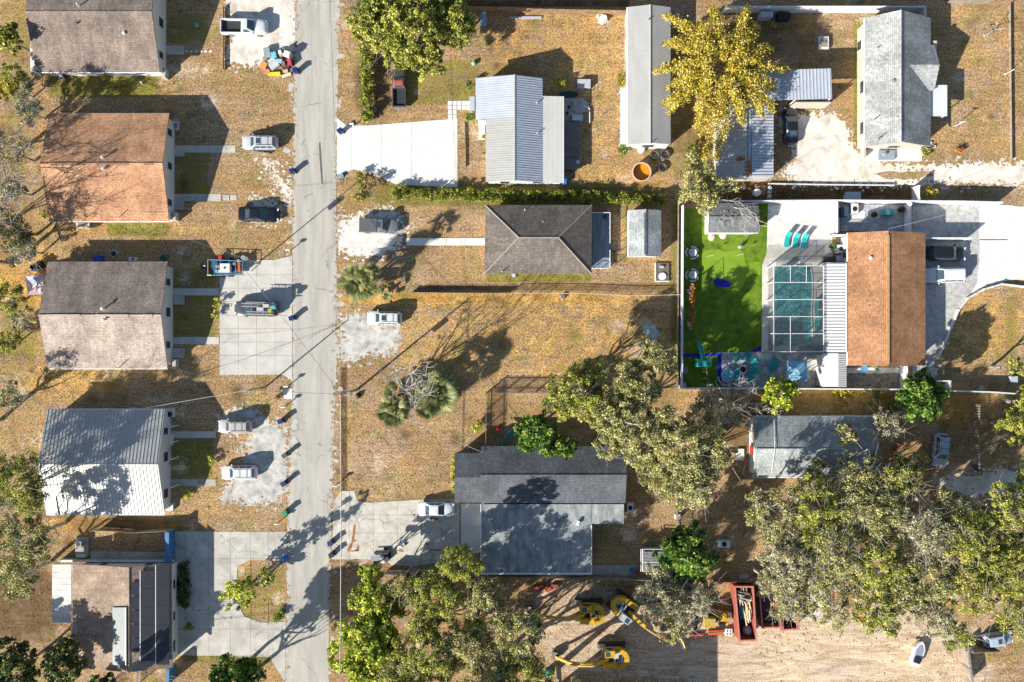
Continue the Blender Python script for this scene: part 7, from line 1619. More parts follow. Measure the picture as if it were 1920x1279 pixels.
for (a, b, lab, an) in ((1453,684,'larger teal chair by the yellow-green tree at the terrace',-1.4),(1448,690,'second teal chair half under the tree at the terrace',.6)):
    x, y, _ = W(a,b,.5); o = dup(cp, (x,y,.05), an, lab, 'teal chairs by the terrace tree'); o.scale = (1.3,1.3,1.1)
t, x, y = th('fire_pit', 'round stone fire pit with dark middle among the teal chairs', 'fire pit', 1393.5, 693, .4)
for k in range(14): MB().ring(x,y,.05,.45,.40,.62,2,2*pi*k/14+.02,2*pi*(k+1)/14-.02).build('stone_block', plain('fire_stone',(.45,.43,.42),.85,var=.3), t)
MB().cyl(x,y,.05,.2,.39,14).build('ash_bed', M_BLACK, t)
t, x, y = th('garden_table', 'round light blue table at the edge of the flagstone terrace', 'table', 1365, 705, .75); MB().cyl(x,y,.70,.78,.8,24).build('tabletop', plain('light_blue_top',(.16,.40,.60),.4), t); MB().cyl(x,y,.0,.7,.08,8).build('leg', M_TRIM, t); MB().ring(x,y,.66,.69,.82,.9,24).build('rim', M_TRIM, t)
MB().ring(x-.1,y-.15,.05,.5,1.0,1.25,12,pi*1.0,pi*1.75).build('bench', M_CONCGREY, t)
t, x, y = th('canopy', 'square light blue canopy on posts by the ribbed patio roof', 'canopy', 1495, 696, 2.5); r_ = 1.33; zc = 2.35
for k in range(4):
    a = [(-1,-1),(1,-1),(1,1),(-1,1)]; p, q_ = a[k], a[(k+1)%4]; MB().slab([(x+p[0]*r_,y+p[1]*r_,zc),(x+q_[0]*r_,y+q_[1]*r_,zc),(x,y,zc+.55)], .03).build('canopy_panel', plain('light_blue_cloth',(.22,.45,.62),.7,var=.04), t)
    MB().box(x+p[0]*(r_-.06)-.04,x+p[0]*(r_-.06)+.04,y+p[1]*(r_-.06)-.04,y+p[1]*(r_-.06)+.04,0,zc-.02).build('post', M_TRIM, t)
MB().cyl(x,y,zc+.53,zc+.62,.06,8).build('finial', M_TRIM, t)
# loungers
def lounger():
    t = thing('sun_lounger', 'x', 'sun lounger', (0,0,0)); m = M_TEAL
    MB().box(-.6,.75,-.3,.3,.33,.38).build('seat', m, t); MB().add([(.75,-.3,.33),(.75,.3,.33),(1.25,.3,.95),(1.25,-.3,.95),(.75,-.3,.38),(.75,.3,.38),(1.22,.3,.99),(1.22,-.3,.99)], [(3,2,1,0),(4,5,6,7),(0,1,5,4),(1,2,6,5),(2,3,7,6),(3,0,4,7)]).build('backrest', m, t)
    for s in (-1,1): MB().tube([(-.65,s*.33,.3),(.78,s*.33,.34),(1.27,s*.33,.95)], .03, 4).build('frame', M_TRIM, t)
    for sx in (-.5,.7):
        for s in (-1,1): MB().box(sx-.03,sx+.03,s*.32-.03,s*.32+.03,0,.32).build('leg', M_TRIM, t)
    return t
lp = lounger()
for k, (a, b, lab) in enumerate([(1475,455,'leftmost of the three teal sun loungers'),(1491,457,'middle one of the three teal sun loungers'),(1507,458,'rightmost of the three teal sun loungers')]):
    x, y, _ = W(a,b,.4); g_ = 'teal sun loungers on the white shell ground'
    if k == 0: o = lp; o.location = (x,y,0); o.rotation_euler.z = radians(80); o['label'] = lab; o['group'] = g_
    else: o = dup(lp, (x,y,0), radians(80), lab, g_)
    o.scale = (1.05,1.05,1)
for k, (a, b, lab, rz_) in enumerate([(1463,509,'sun lounger under the screen cage, upper left',30),(1506,508,'sun lounger under the screen cage, upper middle',150),(1532,580,'sun lounger on the narrow deck right of the pool, upper',95),(1532,612,'sun lounger on the narrow deck right of the pool, lower',85)]):
    x, y, _ = W(a,b,.4); dup(lp, (x,y,.04), radians(rz_), lab, 'sun loungers under the screen cage')
# round white tables with curved benches
for (a, b, lab) in ((1299,474,'upper round white table with curved benches along the white fence'),(1299,516,'lower round white table with curved benches along the white fence')):
    t, x, y = th('picnic_table', lab, 'table', a, b, .75, 'round white tables by the fence')
    MB().cyl(x,y,.7,.76,.55,20).build('tabletop', M_TRIM, t); MB().cyl(x,y,0,.7,.1,8).build('pedestal', M_TRIM, t); MB().cyl(x-.15,y,.763,.775,.3,14).build('placemat', plain('pale_blue_mat',(.45,.58,.62),.5), t)
    for k in range(3): MB().ring(x,y,.4,.46,.72,.92,7,2*pi*k/3+.2,2*pi*(k+1)/3-.35).build('bench', M_TRIM, t); 
    for k in range(3): MB().cyl(x+.82*cos(2*pi*(k+.5)/3),y+.82*sin(2*pi*(k+.5)/3),0,.4,.05,6).build('bench_leg', M_TRIM, t)
# orange plant row along the fence on the turf: upright orange/rust drapery
t, x, y = th('trellis', 'long orange-brown row of dried climber on a trellis in the dark strip', 'trellis', 1298, 575, 1.8)
x0, y0 = XY(1296,618,1.8); x1, y1 = XY(1299,532,1.8); MB().tube([(x0,y0,1.75),(x1,y1,1.75)], .05, 4).build('bar', M_WOODBROWN, t)
for u in (0,.33,.66,1): MB().box(x0+(x1-x0)*u-.04,x0+(x1-x0)*u+.04,y0+(y1-y0)*u-.04,y0+(y1-y0)*u+.04,0,1.75).build('post', M_WOODBROWN, t)
rs = np.random.RandomState(9); n = 90; u = rs.uniform(0,1,n); wd = .12+.25*np.sin(pi*u)**.5
cs = np.column_stack([x0+(x1-x0)*u+rs.normal(size=n)*wd*.5, y0+(y1-y0)*u, 1.85+rs.uniform(-.2,.15,n)]); V,F,ti = leafcloud(rs, cs, np.full(n,.2), 16, .2); V -= np.array([x,y,0])
npmesh('foliage', V, F, leafmat('orange_dry_leaves',(.25,.08,.02),(.48,.19,.04),(.60,.30,.08)), parent=t, tint=ti)
for (a, b, w, m, lab) in ((1292,547,.5,M_METALBLUE,'pale blue stool by the trellis, upper'),(1292,608,.5,M_METALBLUE,'pale blue stool by the trellis, lower'),(1285,695,.7,M_SLATE,'blue-grey bush-like cover in the dark corner'),(1283,722,.5,M_METALBLUE,'pale blue folded chair in the fence corner'),(1291,645,.3,M_DUMPL,'narrow pink-white post in the dark strip')):
    t, x, y = th('stool' if 'stool' in lab else 'garden_item', lab, 'stool' if 'stool' in lab else 'garden item', a, b, .5); MB().rbox(x,y,w,w*1.3,.4,.5,.2).build('top', m, t); MB().rbox(x,y,w*.5,w*.7,0,.4,.2).build('base', m, t)
# playset with slide
t, x, y = th('play_set', 'teal play tower with a long teal slide and a beam on the shaded turf', 'play set', 1318, 681, 1.6); PG = plain('play_teal',(.02,.28,.26),.45); 
MB().box(x-.95,x+1.05,y-.5,y+.5,1.5,1.6).build('platform', PG, t)
for sx in (-.9,1.0):
    for sy in (-.45,.45): MB().box(x+sx-.05,x+sx+.05,y+sy-.05,y+sy+.05,0,2.2).build('post', PG, t)
for (x0_,x1_) in ((-.95,-.2),(.3,1.05)): MB().prism([(x+x0_,y-.5),(x+x1_,y-.5),(x+x1_,y+.5),(x+x0_,y+.5)], 2.2, 2.6, .6).build('roof', plain('play_roof',(.03,.36,.30),.45), t)
k = MB(); k.add([(x-.15,y+.5,1.55),(x+.4,y+.5,1.55),(x+.05,y+2.9,.3),(x-.5,y+2.9,.3),(x-.15,y+.5,1.45),(x+.4,y+.5,1.45),(x+.05,y+2.9,.2),(x-.5,y+2.9,.2)], [(0,1,2,3),(7,6,5,4),(0,4,5,1),(1,5,6,2),(2,6,7,3),(3,7,4,0)]); k.build('slide', PG, t)
for dx in (-.17,.38): MB().tube([(x+dx,y+.5,1.65),(x+dx-.35,y+2.9,.38)], .05, 4).build('slide_rim', PG, t)
MB().tube([(x+.35,y-.5,2.1),(x+.55,y-2.9,2.1)], .06, 5).build('swing_beam', M_WOODBROWN, t)
for s in (-.6,.6): MB().tube([(x+.55,y-2.9,2.1),(x+.55+s,y-3.0,0)], .05, 4).build('swing_leg', M_WOODBROWN, t)
for dy in (-1.2,-2.1):
    MB().rbox(x+.45,y+dy,.4,.18,.55,.6).build('swing_seat', plain('swing_yellow',(.5,.5,.05),.5), t)
    for s in (-.18,.18): MB().tube([(x+.45+s,y+dy,.6),(x+.45+s*.3,y+dy,2.1)], .012, 3).build('swing_rope', M_WIREL, t)
# golf flags and stones on the turf
for (a,b,w,lab) in ((1335,445,.55,'pale round stone below the dark shed, left'),(1357,441,.6,'pale flat stone below the dark shed, right')):
    x, y, _ = W(a,b,.2); o = MB().dome(x,y,0,w,.25,9,3).build('garden_stone', M_LOG, None, smooth=True); tag(setorigin(o), lab, 'stone')
t, x, y = th('golf_bag', 'small blue-white golf trolley at the top of the putting green', 'trolley', 1389, 463, .6); MB().cyl(x,y,0,.6,.22,10).build('bag', M_METALBLUE, t); MB().tube([(x,y,.6),(x+.3,y+.8,.9)], .06, 5).build('handle', M_BLACK, t)
for (a,b,lab) in ((1327,482,'white golf flag marker at the left of the putting green'),(1382,480,'white golf flag marker at the right of the putting green')):
    t, x, y = th('flag_marker', lab, 'flag', a, b); MB().cyl(x,y,0,1.6,.02,6).build('pole', M_TRIM, t); MB().box(x,x+.35,y-.01,y+.01,1.35,1.6).build('flag', M_TRIM, t)
# wooden edging by the turf; net posts
t, x, y = th('batting_net', 'thin black net frame on the turf right of the trellis', 'net', 1325, 545, 1.8); 
for (p, q_) in (((1325,512),(1325,570)),): MB().tube([W(1325,512,1.8), W(1325,572,1.8)], .03, 4).build('bar', M_BLACK, t)
for b in (512,530,551,572): a_ = W(1325,b,1.8); MB().cyl(a_[0],a_[1],0,1.8,.03,6).build('post', M_BLACK, t)
# court furniture
t, x, y = th('outdoor_sofa', 'teal cushioned bench in the shaded side court', 'bench', 1665, 398, .5); MB().rbox(x,y,1.7,.8,.1,.4).build('bench_base', M_SLATE, t)
for k in range(3): MB().rbox(x-.55+.55*k,y,.52,.75,.403,.55).build('cushion', M_TEAL if k != 1 else plain('mint_cushion',(.30,.55,.52),.7), t)
for (a,b,w,d,h_,m,nm,lab) in ((1585,397,.9,1.2,1.0,plain('dark_teal_box',(.03,.07,.10),.6),'storage_box','dark storage box at the left of the side court'),(1603,392,1.0,1.5,.8,plain('grey_frame_box',(.22,.26,.30),.5),'air_conditioner','grey framed unit beside the dark storage box'),
    (1641,402,.8,.8,.7,M_BLACK,'kettle_grill','black round grill left of the teal bench'),(1693,392,.8,.7,.9,M_BLACK,'kettle_grill','black grill at the right end of the side court'),(1609,403,1.7,1.0,.1,M_CONCWHITE,'white_pad','white square pad in the side court'),
    (1577,467,.9,1.1,1.0,M_PGREY,'air_conditioner','pale unit with round fan beside the orange-brown roof'),(1577,485,.9,.8,1.0,M_METALBLUE,'storage_box','pale blue box left of the orange-brown roof corner'),(1556,487,1.5,.7,.5,plain('maroon_box',(.12,.05,.05),.7),'planter_box','dark maroon planter above the pool cage corner'),
    (1600,368,2.0,1.1,.5,M_METALBLUE,'storage_box','pale lilac box lying in the dark strip above the court'),(1589,370,.8,.5,.35,M_TRIM,'foam_block','small white block left of the pale lilac box'),(1622,692,.9,.7,.7,M_BLUEM,'water_barrel','blue barrel below the orange-brown roof'),(1645,692,.6,.6,.5,M_SLATE,'plant_pot','grey pot beside the blue barrel'),
    (1358,1021,1.7,1.0,.9,M_PGREY,'air_conditioner','grey metal cabinet with dark window on the shaded soil'),(1342,1021,.8,.6,.6,M_SLATE,'plant_pot','grey tub partly under the leafy tree'),(1388,853,1.0,1.5,.3,M_CONCWHITE,'white_slab','tan board on the soil left of the grey roof'),(1395,1082,1.2,.5,.3,M_METALBLUE,'wire_cage','pale frame beside the red container top'),
    (1271,970,.7,.6,.5,M_TRIM,'foam_block','white bundle at the foot of the slatted fence'),(1182,953,.9,1.4,.9,M_METALBLUE,'air_conditioner','pale blue-grey unit against the charcoal roof wall'),(1187,1070,.7,.5,.5,plain('blue_bag',(.04,.16,.5),.5),'plastic_bag','bright blue bag at the end of the lower walk'),(1194,1074,.4,.5,.4,M_RED,'red_bucket','small red bucket beside the bright blue bag'),
    (1415,868,.01,.01,.01,M_RED,'peg','tiny red peg by the grey roof'),(843,1070,.5,1.9,.2,M_METALBLUE,'x','x'),(1545,80,1.4,1.7,.5,M_PGREY,'metal_tray','pale metal tray on the shaded soil right of the bamboo'),(1438,27,1.6,.7,1.3,M_METALBLUE,'storage_box','pale box behind the top white fence, left'),(1470,30,1.6,.9,1.0,M_BLACK,'storage_box','dark box behind the top white fence, right'),
    (907,36,.9,1.7,.15,plain('pale_blue_panel',(.30,.42,.48),.4),'pale_board','pale blue panel lying under the top board fence'),(985,33,4.2,.25,.2,M_METALBLUE,'metal_strip','long pale strip at the upper left of the sunny lawn'),(700,205,.8,.8,.5,M_PGREY,'plant_pot','pale round pot at the foot of the clipped hedge'),
    (963,516,.5,.5,.8,M_METALBLUE,'meter_box','pale blue box at the wall of the hip roof house'),(1095,157,1.7,1.1,.7,M_PGREY,'covered_grill','rounded grey cover on the dry lawn edge'),(1083,221,1.4,.7,.8,plain('ice_blue',(.45,.62,.68),.5),'cooler_box','pale blue and white cooler on the shaded patio'),(1058,338,.6,1.1,.8,plain('deep_blue',(.05,.13,.36),.5),'storage_box','deep blue box below the timber deck'),
    (183,485,1.2,.7,.6,plain('cobalt_blue',(.02,.08,.42),.5),'storage_box','cobalt blue box behind the grey-brown roof'),(213,476,.9,.9,.2,M_PGREY,'window_frame','tilted pale frame with dark middle behind the grey-brown roof'),(249,486,1.2,.5,.4,M_PGREY,'air_conditioner','low grey unit behind the grey-brown roof'),(305,484,.8,.7,.6,plain('dull_teal',(.04,.16,.17),.6),'plant_pot','dull teal tub behind the right end of the grey-brown roof'),
    (328,236,1.0,1.2,.3,M_PGREY,'metal_tray','square frame with plant at the orange house corner'),(155,423,1.9,.7,.3,M_PGREY,'metal_tray','pale sheet lying along the lower edge of the orange roof'),(1800,0,.01,.01,.01,M_RED,'x','x'),(10,360,1.8,2.0,.5,plain('sea_green',(.12,.22,.19),.6),'storage_box','faded green box at the left edge by the orange roof'),
    (62,503,.9,.8,1.0,M_PGREY,'storage_box','pale blue-white box beside the hung cloth'),(344,1292,1,1,.5,M_PGREY,'x','x'),(1861,700,.6,.8,.7,M_METALBLUE,'x','x'),(1902,712,.9,.8,.6,M_METALBLUE,'storage_box','small pale box in the shade at the far right'),(1764,693,1.1,1.1,.3,M_PGREY,'stone_pile','pale stones scattered by the paver walk')):
    if nm in ('x','peg'): continue
    t, x, y = th(nm, lab, nm.replace('_',' '), a, b, h_)
    if nm == 'stone_pile':
        for k in range(9): MB().dome(x+R0.uniform(-.7,.7), y+R0.uniform(-.7,.7), 0, R0.uniform(.12,.22), .16, 7, 2).build('stone', M_CONCWHITE, t)
        continue
    an = .6 if nm == 'window_frame' else 0
    if nm in ('kettle_grill','plant_pot','water_barrel','red_bucket'):
        MB().cyl(x,y,0,h_*.85,w*.38,12,w*.5).build('body', m, t); (MB().dome(x,y,h_*.85,w*.5,h_*.25,12,3) if nm == 'kettle_grill' else MB().ring(x,y,h_*.85,h_*.9,w*.44,w*.54,12)).build('lid' if nm == 'kettle_grill' else 'rim', m, t)
        if nm == 'plant_pot': V,F,ti = leafcloud(rs, np.array([(0,0,h_+.1)]), np.array([w*.5]), 40, .2); npmesh('foliage', V, F, L_GREEN, parent=t, tint=ti)
    else:
        MB().rbox(x,y,w,d,0,h_*.9,an).build('body', m, t)
        if nm == 'air_conditioner' or nm == 'metal_tray' or nm == 'window_frame': MB().rbox(x,y,w*.92,d*.92,h_*.903,h_,an).build('top', M_TRIM if nm != 'window_frame' else M_PGREY, t); (MB().cyl(x,y,h_,h_+.02,min(w,d)*.34,14) if nm == 'air_conditioner' else MB().rbox(x,y,w*.7,d*.7,h_,h_+.02,an)).build('grille' if nm == 'air_conditioner' else 'inset', M_BLACK if nm != 'metal_tray' else M_WOODGREY, t)
        else: MB().rbox(x,y,w*1.03,d*1.03,h_*.903,h_,an).build('lid', m, t)
ladder('ladder', 'aluminium ladder lying on the dark board fence strip', W(782,1074,.5), W(806,1074,.5), .5, .5)
# big round planters by the long building: tyres, tank, hot tub
M_TYRE = plain('big_black_tyre', (.045,.05,.055), .6, var=.3)
for (a,b,lab) in ((1228,291,'left upper of the three big black coils below the long building'),(1247,290,'right upper of the three big black coils below the long building'),(1242,314,'lower one of the three big black coils, beside the orange tub')):
    t, x, y = th('pipe_coil', lab, 'coil', a, b, .3, 'black coils below the long building')
    for k in range(3): MB().ring(x+.02*k,y,.02+.13*k,.14+.13*k,.42+.03*k,.68-.03*k,20).build('loop', M_TYRE if k != 1 else plain('grey_coil',(.16,.17,.18),.5), t)
t, x, y = th('round_tub', 'large rusty round tub with bright orange inside', 'tub', 1203, 323, 1.0)
MB().ring(x,y,0,1.0,1.18,1.26,28).build('tub_wall', plain('rusty_tub',(.36,.14,.06),.7,var=.3), t); MB().ring(x,y,1.003,1.06,1.14,1.3,28).build('rim', plain('pale_rim',(.60,.46,.38),.6), t); MB().cyl(x,y,.05,.35,1.17,28).build('orange_water', plain('orange_fill',(.62,.26,.01),.35,var=.15), t)
t, x, y = th('white_tank', 'white round tank with pipe at the lower end of the long building', 'tank', 1204, 279, 1.0); MB().cyl(x,y,0,1.0,.45,18).build('tank_body', M_TRIM, t); MB().dome(x,y,1.0,.45,.15,18,3).build('lid', M_TRIM, t)
t, x, y = th('white_tank', 'small white tank beside the fan of pale branches', 'tank', 1420, 361, .7); MB().cyl(x,y,0,.7,.5,18).build('tank_body', M_TRIM, t); MB().dome(x,y,.7,.5,.08,18,3).build('lid', M_TRIM, t)
for k,(a,b) in enumerate([(1444,352),(1444,360),(1444,368)]): t, x, y = th('gas_bottle', 'white gas bottle in the short column left of the dark strip', 'gas bottle', a, b, .5, 'white gas bottles'); MB().cyl(x,y,0,.5,.24,12).build('bottle_body', M_TRIM, t); MB().cyl(x,y,.5,.6,.08,8).build('valve', M_BLACK, t)
for (a,b,lab) in ((115,147,'white bucket with dark round top under the brown house wall'),(264,155,'small white yard light with a cross on the grass')): t, x, y = th('bucket', lab, 'bucket', a, b, .5); MB().cyl(x,y,0,.55,.3 if a<200 else .1,12).build('bucket_body', M_TRIM, t); MB().cyl(x,y,.553,.58,.17 if a<200 else .12,10).build('lid', M_BLACK if a<200 else M_TRIM, t)
t, x, y = th('white_canopy', 'crumpled white tarp over a heap at the top of the sunny lawn', 'tarp', 1132, 32, .8); MB().prism([(x-.7,y-.45),(x-.1,y-.75),(x+.65,y-.3),(x+.55,y+.4),(x-.35,y+.6)], 0, .8, .35).build('tarp', M_TRIM, t); MB().box(x-.9,x-.55,y+.2,y+.5,0,.35).build('block', M_TRIM, t)
for (a,b,r_,c,lab) in ((369,48,.33,(.10,.36,.36),'turquoise ball on the shaded lawn by the top walk'),(888,119,.3,(.25,.50,.42),'mint green lid on the grass below the top oaks'),(708,520,.38,(.01,.05,.50),'deep blue ball beside the roadside palm'),(351,862,.25,(.25,.24,.22),'grey stone in the middle of the shaded porch lawn'),(1430,0,.01,(.1,.1,.1),'x'),(934,805,.3,(.55,.01,.05),'bright red ball in the dark corner behind the slatted fence'),(1083,305,.35,(.70,.70,.70),'white round fan head at the deck corner')):
    if lab == 'x': continue
    x, y, _ = W(a,b,r_); o = MB().dome(0,0,0,r_,r_,14,6); o.dome(0,0,0,r_,-r_,14,6) if 0 else None
    vs = MB(); n_, m_ = 14, 7
    for j in range(m_+1):
        for i_ in range(n_): tt = pi*j/m_; vs.v.append((r_*sin(tt)*cos(2*pi*i_/n_), r_*sin(tt)*sin(2*pi*i_/n_), r_-r_*cos(tt)))
    vs.f = [(j*n_+i_, j*n_+(i_+1)%n_, (j+1)*n_+(i_+1)%n_, (j+1)*n_+i_) for j in range(m_) for i_ in range(n_)]
    o = vs.build('ball' if 'ball' in lab else 'garden_item', plain('ball_%d' % a, c, .4), None, smooth=True); o.location = (x,y,0); tag(o, lab, 'ball' if 'ball' in lab else 'garden item')
for (a,b,an,L,lab) in ((955,818,-2.2,3.6,'pale green canoe lying in the dark corner beside the charcoal roof'),): 
    t, x, y = th('canoe', lab, 'canoe', a, b, .4); t.rotation_euler.z = radians(48); n = 9
    st = [(-L/2+L*k/(n-1), .42*math.sin(pi*(k+.35)/(n-.3))) for k in range(n)]
    for (w0, z0, z1, nm, m) in ((1.0,0,.42,'hull',plain('canoe_green',(.16,.42,.30),.4)),(.78,.423,.44,'inside',plain('canoe_inside',(.06,.20,.15),.6))): MB().prism([(a_, -b_*w0) for a_, b_ in st]+[(a_, b_*w0) for a_, b_ in st[::-1]], z0, z1, -.04 if w0 == 1 else 0).build(nm, m, t, world=False)
    for u in (-.9,0,.9): MB().box(u-.06,u+.06,-.36,.36,.45,.48).build('thwart', M_WOODBROWN, t, world=False)
# clothes and sheet at the west edge
t, x, y = th('hung_cloth', 'pink and white patterned sheet stretched beside the grey-brown roof', 'awning', 66, 535, 1.8)
q = [W(47,519,1.9), W(82,516,2.2), W(80,552,1.9), W(52,554,1.6)]; c_ = W(60,537,1.3)
for k in range(4): MB().slab([q[k], q[(k+1)%4], c_], .02).build('cloth_panel', plain('pink_white_cloth',(.66,.52,.54),.8,var=.12) if k else plain('lilac_cloth',(.35,.36,.52),.8), t); MB().cyl(q[k][0],q[k][1],0,q[k][2],.03,6).build('pole', M_ALU, t)
t, x, y = th('black_cabinet', 'black box with white top behind the pink sheet', 'cabinet', 68, 498, .9); MB().rbox(x,y,1.2,.8,0,.9,.5).build('cabinet_body', M_BLACK, t); MB().rbox(x-.4,y-.2,.7,.6,.903,1.0,.5).build('white_top', M_METALBLUE, t)
t, x, y = th('old_bicycle', 'tipped over wheelbarrow-like frame with two wheels on the gold grass', 'cart', 22, 488, .5)
for (dx,dy) in ((-.7,.1),(.3,.55),(-.2,-.7)): MB().ring(x+dx,y+dy,.1,.18,.2,.32,14).build('wheel', M_RUBBER, t)
MB().tube([(x-.7,y+.1,.3),(x+.3,y+.55,.5),(x-.2,y-.7,.3),(x-.7,y+.1,.3)], .05, 4).build('frame', M_STEEL, t)
# red seat, far lawn bits
t, x, y = th('red_chair', 'bright red folded sheet like a chair in the oak clearing', 'chair', 1682, 838, .6); MB().slab([(x-.8,y-.5,.3),(x-.1,y-.45,.35),(x+.45,y+.3,.75),(x+.35,y+.9,.9),(x+.05,y+.2,.6)], .06).build('seat_sheet', M_RED, t)
for dx, dy in ((-.5,-.35),(.2,0),(.3,.5)): MB().cyl(x+dx,y+dy,0,.35,.03,6).build('leg', M_STEEL, t)
t, x, y = th('orange_sheet', 'orange board propped beside the red seat', 'board', 1673, 862, .3); MB().rbox(x,y,1.0,.5,.0,.25,.3).build('board_body', M_DUMPL, t); MB().rbox(x,y,.2,.6,.253,.3,.3).build('strap', M_RED, t)
for (a,b,lab) in ((1790,237,'white pole with crossbar lying on the lawn by the grey house wing'),(1884,140,'thin post standing in the right-hand dry lawn')):
    t, x, y = th('garden_pole', lab, 'post', a, b); MB().cyl(x,y,0,1.9,.05,6).build('post', M_TRIM, t); MB().box(x-.5,x+.3,y-.05,y+.05,1.85,1.95).build('cross_bar', M_TRIM, t) if a < 1800 else MB().cyl(x,y,0,.2,.12,8).build('foot', M_TRIM, t)
x, y = XY(1780,262); 
for k,(a,b) in enumerate([(1735,262),(1745,268),(1740,280),(1752,275),(1728,270)]): x, y = XY(a,b); o = MB().dome(x,y,0,.25,.25,8,3).build('bed_rock', M_CONCGREY, None, smooth=True); tag(setorigin(o), 'pale rock edging the bed by the grey roofed house', 'rock', 'rocks at the bed by the grey roofed house')
t, x, y = th('dog_statue', 'white lumpy ornament lying on the old concrete drive', 'ornament', 753, 1023, .4); MB().dome(x-.25,y-.1,.06,.4,.3,10,3).build('body', M_TRIM, t, smooth=True); MB().dome(x+.2,y+.25,.06,.26,.3,10,3).build('head', M_TRIM, t, smooth=True); MB().dome(x+.5,y+.05,.06,.14,.25,8,3).build('dark_ball', M_BLACK, t, smooth=True); MB().dome(x-.45,y-.45,.06,.22,.2,8,3).build('paw', M_TRIM, t, smooth=True)
t, x, y = th('patio_chair', 'grey and white chair heap at the hoop base on the old drive', 'chair', 712, 1045, .7); MB().rbox(x-.6,y+.3,1.6,.12,.7,.8,.05).build('bench_back', M_PGREY, t); MB().rbox(x-.6,y-.2,1.3,.8,.3,.45,.05).build('bench_seat', M_SLATE, t); MB().dome(x+.4,y-.5,.1,.5,.6,12,4).build('white_bundle', M_TRIM, t, smooth=True); MB().rbox(x+.9,y-.3,.5,.7,.1,.7,.4).build('dark_box', plain('dusk_blue',(.05,.07,.14),.5), t)
t, x, y = th('septic_riser', 'gravel pad with round white lid right of the hip roof house', 'well', 1242, 511, .4); MB().rbox(x,y,1.8,2.5,0,.25).build('pad', plain('dark_gravel_pad',(.14,.13,.11),.9,var=.5,scale=7), t); MB().cyl(x,y-.55,.25,.42,.5,18).build('lid', M_TRIM, t); MB().rbox(x,y-1.2,1.9,.12,.02,.35).build('frame', M_TRIM, t); MB().rbox(x-.9,y,.12,2.5,.02,.352).build('frame', M_TRIM, t); MB().rbox(x-.1,y+.7,.5,.3,.25,.5).build('valve_box', M_PGREY, t)
x, y = XY(1055,557); t = thing('tree_stump', 'dark stump in the mown lot just below the wire fence', 'stump', (x,y,0)); MB().cyl(x,y,-.02,.4,.45,11,.32).build('stump_body', M_BARK, t); MB().cyl(x,y,.403,.42,.26,11).build('cut_top', M_WOODBROWN, t)
x, y = XY(672,742); t = thing('black_bag', 'dark bag at the foot of the transformer pole', 'bag', (x,y,0)); MB().dome(x,y,0,.4,.5,9,4).build('bag_body', M_BLACK, t, smooth=True); MB().cyl(x,y,.48,.6,.06,6).build('knot', M_BLACK, t)
# porch furniture at the ribbed metal roof house
for (a,b,lab) in ((318,777,'dark round grill at the top of the ribbed roof porch'),(318,832,'white chair on the ribbed roof porch, upper'),(313,868,'dark chair on the ribbed roof porch, middle'),(314,920,'white chair on the ribbed roof porch, lower')):
    t, x, y = th('porch_chair' if 'chair' in lab else 'kettle_grill', lab, 'chair' if 'chair' in lab else 'grill', a, b, .6); m = M_TRIM if 'white' in lab else M_BLACK
    if 'chair' in lab: MB().rbox(x,y,.6,.6,.35,.42).build('seat', m, t); MB().rbox(x-.28,y,.06,.6,.42,.95).build('backrest', m, t); [MB().box(x+sx-.03,x+sx+.03,y+sy-.03,y+sy+.03,0,.35).build('leg', m, t) for sx in (-.25,.25) for sy in (-.25,.25)]
    else: MB().cyl(x,y,.4,.7,.2,10,.38).build('bowl', m, t); MB().dome(x,y,.7,.38,.2,12,3).build('lid', m, t); [MB().tube([(x,y,.45),(x+.3*cos(q_),y+.3*sin(q_),0)], .025, 4).build('leg', m, t) for q_ in (0,2.1,4.2)]
# patio of the metal-roofed house
t, x, y = th('patio_set', 'curved white garden bench around a small bed on the shaded patio', 'bench', 1100, 208, .4); MB().ring(x-.2,y,.0,.35,.55,.68,8,-.2,1.8).build('kerb', M_TRIM, t); MB().box(x+.35,x+.47,y-1.6,y+.1,0,.35).build('kerb', M_TRIM, t); MB().box(x-.5,x+.3,y-1.2,y-.1,0,.12).build('soil', M_WOODBROWN, t)
for k,(a,b) in enumerate([(1062,190),(1066,203),(1072,197),(1076,207),(1063,214),(1070,220)]): x, y = XY(a,b); o = MB().cyl(x,y,.03,.4,.16,9,.2).build('plant_pot', [M_PGREY,M_BLACK,M_DUMPL][k%3]); tag(setorigin(o), 'small pot on the crowded shaded patio', 'pot', 'small pots on the shaded patio')
t, x, y = th('garden_pond', 'dark green oval basin on the shaded patio', 'pond', 1066, 177, .3); MB().prism([(x+1.2*cos(q_)*1.1,y+.38*sin(q_)) for q_ in [2*pi*k/18 for k in range(18)]], 0, .3).build('basin', plain('pond_green',(.02,.06,.04),.2), t); MB().ring(x,y,.0,.01,.1,.2,6).build('drain', M_BLACK, t)
# logs and branches in the grove clearing and elsewhere
for k,(a,b,an,L) in enumerate([(1640,985,.5,4),(1655,1003,-.6,3.5),(1660,1012,.2,3),(1625,975,1.0,2.5),(1650,1040,-.9,4),(1700,1055,.1,3),(1750,1195,.12,5),(1395,880,1.4,1.5),(1402,1000,.8,1.4),(1856,62,.5,2)]):
    x, y = XY(a,b); o = MB().tube([(-L/2,0,.15),(0,.1,.2),(L/2,0,.14)], .13, 6, .07).build('fallen_log', M_BARKP); o.location = (x,y,0); o.rotation_euler.z = an; tag(o, 'pale fallen limb on the ground under the right-hand oaks', 'log', 'fallen limbs under the right-hand oaks')
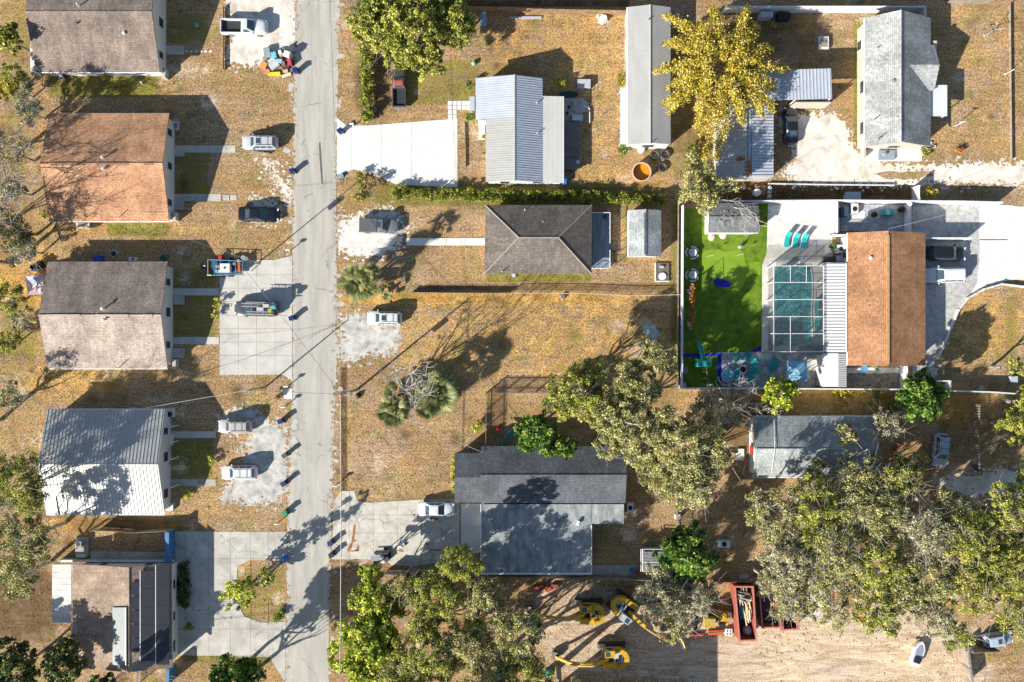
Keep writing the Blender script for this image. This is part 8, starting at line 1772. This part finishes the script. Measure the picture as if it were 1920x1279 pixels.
# yard debris and worn spots
r = random.Random(31); dm = [plain('dark_clod', (.12,.09,.06), .9), plain('pale_chip', (.62,.57,.48), .9), plain('brown_chip', (.30,.19,.10), .9)]
for q_, m in enumerate(dm):
    mb = MB()
    for k in range(170):
        a, b = r.choice([1090,1300,1480,1500,1650,1780])+r.gauss(0,50), 1170+abs(r.gauss(0, 45))
        if not (1000 < a < 1900 and 1090 < b < 1290): continue
        x, y = XY(a, b); s_ = r.uniform(.03,.11); mb.rbox(x, y, s_*r.uniform(1,2.6), s_, 0, s_*.5, r.uniform(0,3))
    o = mb.build(['dirt_clods','pale_rubble','wood_chips'][q_], m); o['kind'] = 'stuff'; o['label'] = 'scattered small debris over the work yard'
# ------------------------------------------------------------------ grass and litter: short blades over all open ground
def inside(poly, X, Y):
    c = np.zeros(X.shape, bool); n = len(poly)
    for i_ in range(n):
        (x0, y0), (x1, y1) = poly[i_], poly[i_-1]
        if y0 == y1: continue
        c ^= ((y0 > Y) != (y1 > Y)) & (X < (x1-x0)*(Y-y0)/(y1-y0)+x0)
    return c
rs = np.random.RandomState(77); N = 330000
X = rs.uniform(-72, 72, N); Y = rs.uniform(-49, 49, N); keep = np.ones(N, bool)
for p in HARD:
    xs = [q[0] for q in p]; ys = [q[1] for q in p]; m = (X > min(xs)) & (X < max(xs)) & (Y > min(ys)) & (Y < max(ys))
    if m.any(): idx = np.nonzero(m)[0]; keep[idx[inside(p, X[idx], Y[idx])]] = False
ix = np.clip(((X-gx[0])/(gx[1]-gx[0])).astype(int), 0, NX-1); iy = np.clip(((Y-gy[0])/(gy[1]-gy[0])).astype(int), 0, NY-1)
zc_ = ZC[iy, ix]; clump = np.sin(X*1.9+2*np.sin(Y*1.3))*np.cos(Y*2.1+1.5*np.sin(X*.9))
keep &= (zc_[:,1] < .35) & (clump+rs.normal(0,.7,N) > -.3)
X, Y, zc_ = X[keep], Y[keep], zc_[keep]; n = len(X)
a = rs.uniform(0, 2*pi, n); hh = rs.uniform(.03, .085, n)*(1+.5*zc_[:,0]); w = rs.uniform(.03,.08,n); ln = rs.uniform(0, .14, (n,2))
ca, sa = np.cos(a), np.sin(a); l2 = rs.normal(0,.07,(n,2))
V = np.stack([np.stack([X-ca*w, Y-sa*w, np.full(n,.0)],1), np.stack([X+ca*w, Y+sa*w, np.full(n,.0)],1), np.stack([X+l2[:,0], Y+l2[:,1], hh],1)], 1).reshape(-1,3)
gt = npmesh('grass', V, np.arange(3*n).reshape(-1,3), M_GROUND, tint=np.repeat(zc_, 3, axis=0), attr='zone'); gt['kind'] = 'stuff'; gt['label'] = 'short dry grass blades over the open ground'
